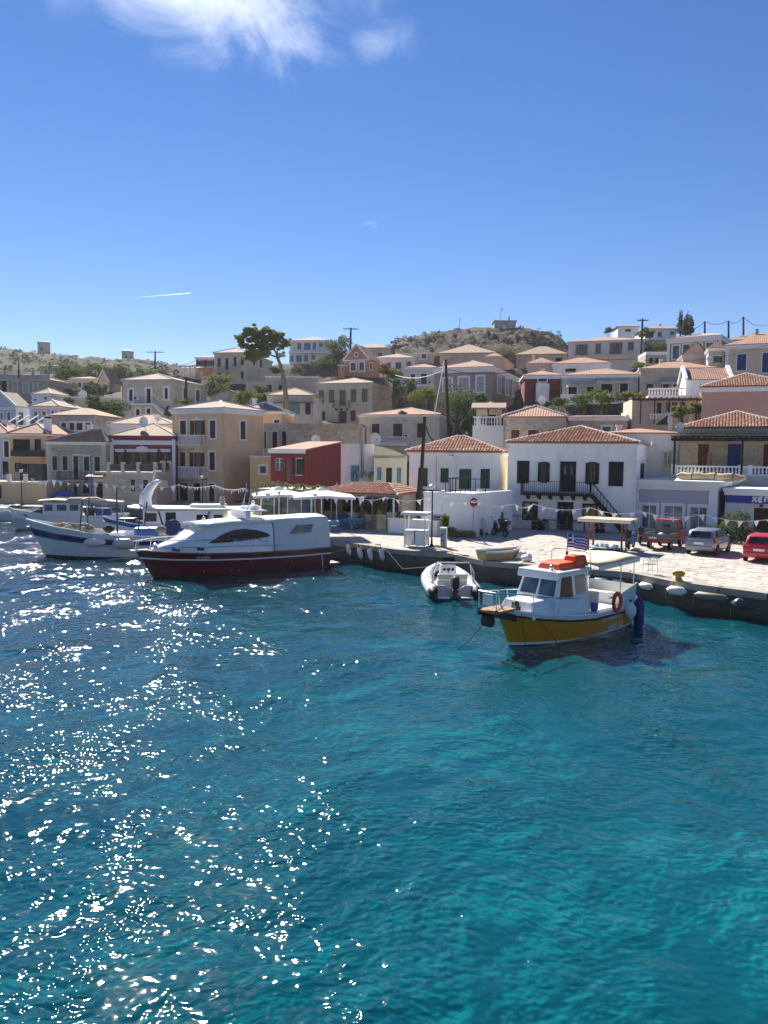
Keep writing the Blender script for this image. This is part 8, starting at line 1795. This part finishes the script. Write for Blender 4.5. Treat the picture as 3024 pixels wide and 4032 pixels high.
# ================================================================ poles and wires
def upole(label, k, pb, pt, d, r=.14, arm=0, mat=POLEW, sink=3.0, ins=True):
    a, b = at(*cp(k, *pb), d), at(*cp(k, *pt), d); t_ = thing('utility_pole', label, 'pole', a); v = b - a; MB().tube([v.normalized() * -sink, v], [r * 1.15, r * .85], 8).build('pole_shaft', mat, t_, True)
    if arm:
        z = v * .96; MB().bar(z - Vector((arm, 0, .0)), z + Vector((arm, 0, 0)), .12, .14).build('cross_arm', mat, t_)
        for s_ in (-1, -.4, .5, 1): MB().lathe([(.05, 0), (.09, .1), (.05, .3)], (z.x + arm * s_, z.y, z.z + .08), 8).build('insulator', GALV, t_)
    return b
upole('thick dark utility pole in front of the white house with green shutters', 'G', (520, 850), (566, 85), 55.5, .14); upole('lower sleeve pole beside the white house with green shutters', 'G', (525, 700), (533, 500), 55.2, .2, sink=.5)
u1_ = upole('dark utility pole in front of the long grey stone house', 'C', (852, 640), (840, 345), 104, .2, sink=6); u2_ = upole('utility pole with cross arm right of the cream villa', 'B', (1408, 310), (1414, 85), 160, .22, 1.5, sink=5); u3_ = upole('utility pole with cross arm on the ridge between the windmills', 'A', (1266, 380), (1267, 172), 200, .24, 2.2, sink=6)
upole('dark pole beside the rubble stone house corner', 'A', (1520, 620), (1520, 390), 111, .18, sink=4); upole('thin pole on the brown mansion', 'A', (153, 345), (153, 250), 133, .12, sink=1); upole('thin pole in front of the far left shrubs', 'A', (403, 395), (403, 265), 140, .1, sink=2); u4_ = upole('utility pole with insulators right of the pinkish mansion', 'D', (760, 430), (772, 98), 140, .2, 1.0, sink=4)
BLP = paint('blue_grey_pole', (.03, .05, .10), .6); us = []
for x, y0, y1, lb in ((1212, 165, 117, 'left of three blue roof poles at the upper right'), (1380, 152, 113, 'middle of three blue roof poles at the upper right'), (1485, 160, 85, 'right and tallest of three blue roof poles at the upper right')): us.append(upole(lb, 'D', (x, y0), (x, y1), 150, .2, mat=BLP, sink=4))
def wire(label, a, b, sag, r=.025, mat=IRON):
    a, b = Vector(a), Vector(b); t_ = thing('overhead_wire', label, 'wire', a); n = 14; MB().tube([(b - a) * (i / n) - Vector((0, 0, 4 * sag * (i / n) * (1 - i / n))) for i in range(n + 1)], r, 4).build('cable', mat, t_); MB().ball((0, 0, 0), .06, 6, 4).build('clamp', GALV, t_)
wire('wire between left and middle blue roof poles', us[0], us[1], .6, .04); wire('wire between middle and tallest blue roof poles', us[1], us[2], .8, .04); wire('wire from tallest blue roof pole to the right edge', us[2], at(*cp('D', 1700, 122), 145), 1.2, .04); wire('wire from left blue roof pole down to the cypresses', us[0], at(*cp('D', 1120, 175), 150), .3, .04)
wire('wire from the cross arm pole to the hilltop house', u2_ - Vector((0, 0, 5)), at(*cp('C', 390, 215), 200), 1.0, .05); wire('long wire from the ridge pole toward the left houses', u3_ - Vector((0, 0, 4)), at(*cp('B', 150, 352), 160), .6, .05); wire('dark cable sagging across the long grey stone house', u1_ - Vector((0, 0, 1.2)), at(*cp('C', 1500, 412), 112), .8, .035); wire('dark cable from the long house pole to the left', u1_ - Vector((0, 0, 1.2)), at(*cp('C', 430, 470), 118), .8, .035); wire('wire crossing before the slate house', at(*cp('V', 0, 680), 98), at(*cp('V', 1659, 470), 90), .8, .03)
wire('pale stay wire below the long house pole', at(*cp('C', 828, 355), 103.5), at(*cp('C', 745, 800), 100), .05, .06, WFRAME); wire('black cable bundle beside the thick pole', at(*cp('G', 575, 165), 55.5), at(*cp('G', 640, 275), 57), .25, .06)
# satellite dishes
def dish(label, k, x, y, d, r, rz=20, drop=.8):
    p = at(*cp(k, x, y), d); t_ = thing('satellite_dish', label, 'dish', p, R(rz)); m = MB(); n = 16
    rings = [[(q * r * math.cos(2 * math.pi * i / n), -.28 * r * (q * q) + .05, q * r * math.sin(2 * math.pi * i / n)) for i in range(n)] for q in (.02, .5, .85, 1.0)]
    ids = [[m.p(v) for v in rg] for rg in rings]
    for i in range(3):
        for j in range(n): m.idx([ids[i][j], ids[i][(j + 1) % n], ids[i + 1][(j + 1) % n], ids[i + 1][j]])
    m.build('reflector', GEL, t_, True); MB().tube([(0, .1, 0), (0, .15, -drop)], .03, 6).build('mount', GALV, t_); MB().tube([(0, -.2 * r, -r * .9), (.0, -r * .8, -.1)], .015, 5).build('feed_arm', GALV, t_); MB().box(-.06, -r * .85, -.12, .06, -r * .7, .0).build('feed_horn', GALV, t_)
dish('large satellite dish at the corner of the warm stone house', 'J', 597, 128, 63.5, .42, 25); dish('satellite dish on the stone terrace left of the tall flue', 'F', 1125, 165, 86, .5, 10); dish('white dish at the left of the plastered stone house balcony', 'G', 155, 268, 100, .85, 30); dish('rusty dish on the dark red house roof', 'M', 1200, 125, 89, .62, -20); dish('small dish above the dark red house roof', 'M', 1360, 75, 92, .42, 15); dish('white dish on the pale garden wall at left', 'A', 678, 522, 121, .6, 20); dish('dish seen edge on at the corner of the black balcony house roof', 'J', 262, 325, 56.5, .24, 60, .4); dish('dish below the dark red end wall', 'D', 58, 675, 104, .62, 15); dish('dish on the roof of the small blue grey wing', 'D', 1245, 385, 106, .5, 20)
t_ = thing('striped_bundle', 'folded pinkish parasol lying on the canopy boat', 'parasol', at(*cp('E', 705, 775), 60), R(4)); MB().tube([(-1.6, 0, 0), (-1.2, 0, .05), (.8, 0, .1), (1.6, 0, .02)], [.06, .25, .26, .08], 8).build('folded_cloth', island('pinkish_cloth', (.50, .34, .28), (.62, .50, .42), .9, 5, .5), t_, True); MB().tube([(0, 0, 0), (.1, 0, -1.8)], .04, 6).build('support', GALV, t_)
# blue tarpaulin heap and low wall before the grey stone house
p = at(*cp('M', 260, 1010), 82); t_ = thing('blue_tarp', 'crumpled blue tarpaulin before the grey stone house', 'tarpaulin', (p.x, p.y, QZ), 0); MB().ball((0, 0, .7), (1.2, .6, .55), 12, 7, .2).build('tarp', BLUEP, t_, True); MB().box(-1.1, -.4, 0, 1.1, .4, .5).build('covered_goods', SH_TAUPE, t_)
h = House('low_wall', 'low beige wall before the door of the grey stone house', 'M', 150, 560, 1022, 80, 1, QZ, L=.5, wall=STONEP, cat='wall', ground=False); h.walls(); h.cornice(.1, .05, STONEP, steps=1)
# contrail
a, b = at(530, 1172, 6000), at(748, 1154, 6000); t_ = thing('contrail', 'thin white aircraft trail low in the sky at left', 'contrail', a); v = b - a; CTR = island('ice_trail', (.95, .95, .95), (.95, .95, .95), 1.0, 6, 0, .95, 0)
n = 12
MB().tube([v * (i / n) for i in range(n + 1)], [.5 + 3.2 * (i / n) ** 1.5 for i in range(n)] + [1.5], 6).build('trail', CTR, t_, True)
MB().tube([v * 1.0, v * 1.03], [1.5, .3], 6).build('trail_head', CTR, t_)

# ================================================================ vehicles on the quay
RUBT = paint('tyre_rubber', (.015, .015, .016), .85, .2, .2); HUB = paint('alloy_wheel', (.45, .46, .47), .35, .2, 0, .5, .8); TAIL = paint('tail_lamp_red', (.35, .012, .015), .2, .05, 0, .6); PLATE = paint('number_plate', (.75, .75, .72), .5, .1, 0); PLAST = paint('grey_plastic_trim', (.06, .06, .065), .6, .1); CGL = glassy('car_glass', (.02, .024, .026), .04)
def wheel(t_, x, y, r, w_=.18):
    o = MB().lathe([(r * .62, -w_ / 2), (r * .92, -w_ / 2), (r, -w_ * .3), (r, w_ * .3), (r * .92, w_ / 2), (r * .62, w_ / 2)], (x, y, r), 20, 'y', cap=False).build('wheel', RUBT, t_, True)
    MB().lathe([(.03, -w_ * .35), (r * .3, -w_ * .42), (r * .62, -w_ * .4), (r * .62, w_ * .4), (r * .3, w_ * .42), (.03, w_ * .35)], (x, y, r), 12, 'y').build('rim', HUB, o, True)
def hatchback(label, loc, rz, paintm, L_=3.8, Wd=1.64, H_=1.44):
    """local x forward; a small five door hatchback seen from behind"""
    t_ = thing('parked_car', label, 'car', loc, rz); hw = Wd / 2; k = L_ / 3.8
    # lower body: rings along the length (x, half width, floor, shoulder height, hood/boot height)
    S = [(-1.9, .66, .42, .62, .70), (-1.84, .76, .28, .66, .86), (-1.6, .80, .22, .68, .92), (-.9, .82, .2, .66, .93), (0, .82, .2, .65, .92), (.75, .82, .2, .65, .93), (1.1, .81, .2, .64, .88), (1.6, .77, .24, .6, .76), (1.84, .66, .3, .54, .64), (1.9, .52, .38, .5, .54)]
    ringf = lambda x, w_, z0, zs, zt: [(x * k, -w_ * hw / .82 * .93, z0), (x * k, -w_ * hw / .82, (z0 + zs) / 2), (x * k, -w_ * hw / .82, zs), (x * k, -w_ * hw / .82 * .93, zt), (x * k, 0, zt + .02), (x * k, w_ * hw / .82 * .93, zt), (x * k, w_ * hw / .82, zs), (x * k, w_ * hw / .82, (z0 + zs) / 2), (x * k, w_ * hw / .82 * .93, z0)]
    loft(MB(), [ringf(*s) for s in S]).build('body', paintm, t_, True)
    # cabin: rings from tailgate to windscreen foot
    Cn = [(-1.72, .70, .92, .93), (-1.45, .66, .92, 1.33), (-1.2, .64, .92, 1.42), (-.4, .64, .92, 1.45), (.25, .63, .92, 1.40), (1.05, .70, .90, .92)]
    Cr = lambda x, w_, z0, zt: [(x * k, -.76 * hw / .82, z0 - .05), (x * k, -w_ * hw / .82, zt - .06), (x * k, -w_ * .8 * hw / .82, zt), (x * k, w_ * .8 * hw / .82, zt), (x * k, w_ * hw / .82, zt - .06), (x * k, .76 * hw / .82, z0 - .05)]
    loft(MB(), [Cr(*s) for s in Cn]).build('cabin', paintm, t_, True)
    q = hw / .82
    MB().prism([(-1.735 * k, -.56 * q, .98), (-1.735 * k, .56 * q, .98), (-1.50 * k, .52 * q, 1.31), (-1.50 * k, -.52 * q, 1.31)], (-1, 0, .6), .02).build('rear_window', CGL, t_)
    MB().prism([(.98 * k, -.62 * q, .98), (.98 * k, .62 * q, .98), (.33 * k, .54 * q, 1.37), (.33 * k, -.54 * q, 1.37)], (1, 0, 1), .012).build('windscreen', CGL, t_)
    for s_ in (-1, 1):
        Y = lambda z: s_ * (.762 - .115 * (z - .9) / .48 + .012) * q
        for pts in (((-1.38, .98), (-.98, .98), (-.98, 1.34), (-1.22, 1.32)), ((-.9, .98), (-.12, .98), (-.12, 1.36), (-.9, 1.36)), ((-.04, .98), (.72, .98), (.28, 1.33), (-.04, 1.36))): MB().prism([(x * k, Y(z), z) for x, z in pts], (0, s_, .15), .012).build('side_window', CGL, t_)
        MB().prism([(-1.85 * k, s_ * .74 * q, .70), (-1.62 * k, s_ * .80 * q, .72), (-1.66 * k, s_ * .76 * q, .98), (-1.78 * k, s_ * .70 * q, .96)], (-.3, s_, 0), .03).build('tail_light', TAIL, t_)
        for zz in (.64,): MB().box(-1.1 * k, s_ * .815 * q - .012, zz - .02, 1.1 * k, s_ * .815 * q + .014, zz + .03).build('side_moulding', PLAST, t_)
        MB().ball((.62 * k, s_ * .9 * q, 1.0), (.07, .09, .07), 8, 6).build('door_mirror', paintm, t_, True)
        MB().box(-.2 * k, s_ * .82 * q - .01, .8, -.02 * k, s_ * .82 * q + .02, .83).build('door_handle', PLAST, t_)
        for x in (-1.2, 1.2): MB().lathe([(.34, -.03), (.34, .03)], (x * k, s_ * .795 * q, .3), 18, 'y').build('wheel_arch', PLAST, t_); wheel(t_, x * k, s_ * .74 * q, .29)
        MB().box(1.72 * k, s_ * .55 - .14, .55, 1.86 * k, s_ * .55 + .14, .66).build('headlamp', GLASSB, t_, bevel=.03)
    MB().box(-1.95 * k, -.72 * q, .34, -1.80 * k, .72 * q, .56).build('rear_bumper', paintm, t_, bevel=.05); MB().box(-1.965 * k, -.26, .62, -1.9 * k, .26, .73).build('number_plate', PLATE, t_); MB().tube([(-1.78 * k, 0, 1.02), (-1.72 * k, .28, 1.12)], .01, 5).build('rear_wiper', PLAST, t_); return t_
SILV = paint('silver_car_paint', (.25, .275, .31), .3, .08, 0, .5, .35, 1.5, .5); REDC = paint('red_car_paint', (.50, .012, .02), .25, .08, 0, .5, 0, 1.5, .6); REDT = paint('faded_red_paint', (.34, .04, .025), .45, .3, .1)
def park(k, x, y, hd, fwd):
    """ground point under the middle of the rear bumper"""
    p = on_z(*cp(k, x, y), QZ); a = R(90 - hd); return (p.x + math.cos(a) * fwd, p.y + math.sin(a) * fwd, QZ + .03), a
l_, a_ = park('H', 1168, 1058, 38, 1.9); hatchback('silver grey hatchback parked between the red pickup and the red car', l_, a_, SILV)
l_, a_ = park('H', 1592, 1112, 36, 1.9); hatchback('bright red hatchback cut off by the right edge', l_, a_, REDC, 3.9, 1.66, 1.42)
l_, a_ = park('H', 868, 1020, 36, 1.7); t_ = thing('pickup_truck', 'small faded red pickup with grey cargo bed in front of the lilac office', 'pickup', l_, a_)
m = MB(); m.box(-1.7, -.68, .48, 1.4, .68, .60); m.build('chassis', REDT, t_)
BEDG = paint('grey_truck_bed', (.16, .165, .16), .6, .3, .15)
MB().box(-1.72, -.72, .60, .25, .72, .66).build('bed_floor', BEDG, t_)
for y in (-.72, .68): MB().box(-1.72, y, .66, .25, y + .04, .96).build('bed_side', BEDG, t_); MB().box(-1.73, y - .005, .60, .26, y + .045, .70).build('bed_rail', REDT, t_)
MB().box(-1.76, -.72, .66, -1.72, .72, .96).build('tailgate', BEDG, t_); MB().box(-1.775, -.73, .5, -1.72, .73, .66).build('rear_panel', REDT, t_, bevel=.02)
loft(MB(), [[(x, -w_, z0), (x, -w_, zm), (x, -wt, zt), (x, wt, zt), (x, w_, zm), (x, w_, z0)] for x, w_, z0, zm, wt, zt in ((.32, .70, .5, 1.05, .6, 1.66), (.5, .71, .45, 1.05, .62, 1.7), (1.15, .70, .4, 1.0, .6, 1.68), (1.5, .68, .38, .95, .58, 1.35), (1.68, .62, .4, .85, .5, .98))]).build('cab', REDT, t_, True)
MB().prism([(.28, -.66, .70), (.28, .66, .70), (.28, .58, 1.60), (.28, -.58, 1.60)], (-1, 0, 0), .04).build('cab_back_panel', BEDG, t_); MB().box(.21, -.22, 1.25, .24, .22, 1.38).build('cab_back_vent', IRON, t_)
for s_ in (-1, 1):
    Y = lambda z: s_ * (.712 - .1 * (z - 1.05) / .62); MB().prism([(x, Y(z), z) for x, z in ((.55, 1.08), (1.28, 1.06), (1.12, 1.58), (.55, 1.6))], (0, s_, .12), .012).build('door_window', GLASSB, t_); MB().box(-1.79, s_ * .58 - .1, .5, -1.76, s_ * .58 + .1, .62).build('tail_light', TAIL, t_); MB().ball((1.3, s_ * .82, 1.15), (.05, .07, .1), 8, 6).build('door_mirror', PLAST, t_)
    for x in (-1.05, 1.1): wheel(t_, x, s_ * .6, .27, .16)
MB().prism([(1.62, -.56, 1.0), (1.62, .56, 1.0), (1.3, .5, 1.58), (1.3, -.5, 1.58)], (1, 0, .5), .015).build('windscreen', CGL, t_); MB().box(-1.8, -.02, .66, -1.77, .42, .78).build('number_plate', PLATE, t_); MB().ball((.0, .2, .78), (.28, .2, .12), 8, 5, .2).build('white_bag', PAPER, t_, True)
p = on_z(*cp('H', 690, 1010), QZ); scooter((p.x, p.y, QZ + .03), R(60), 'blue and black scooter beside the market stand', paint('blue_scooter_paint', (.03, .16, .36), .3, .1, 0, .5), BLACKR)
p = on_z(*cp('H', 730, 985), QZ); scooter((p.x + .35, p.y + .5, QZ + .03), R(75), 'dark scooter half hidden by the red pickup', BLACKR, IRON)

# ================================================================ sea haze: one box of even, thin air round everything
hz = MB().box(-4200, -4200, -9, 4200, 5200, 68).build('haze', None)
hz.data.materials.clear(); hm = bpy.data.materials.new('sea_haze'); hm.use_nodes = True; hm.node_tree.nodes.clear()
ho = hm.node_tree.nodes.new('ShaderNodeOutputMaterial'); hv = hm.node_tree.nodes.new('ShaderNodeVolumePrincipled')
hv.inputs['Color'].default_value = (.92, .95, 1.0, 1); hv.inputs['Density'].default_value = .00014; hv.inputs['Anisotropy'].default_value = .3
hm.node_tree.links.new(hv.outputs[0], ho.inputs['Volume']); hz.data.materials.append(hm)
tag(hz, 'thin sea haze filling the air over the harbour', 'haze', kind='stuff')
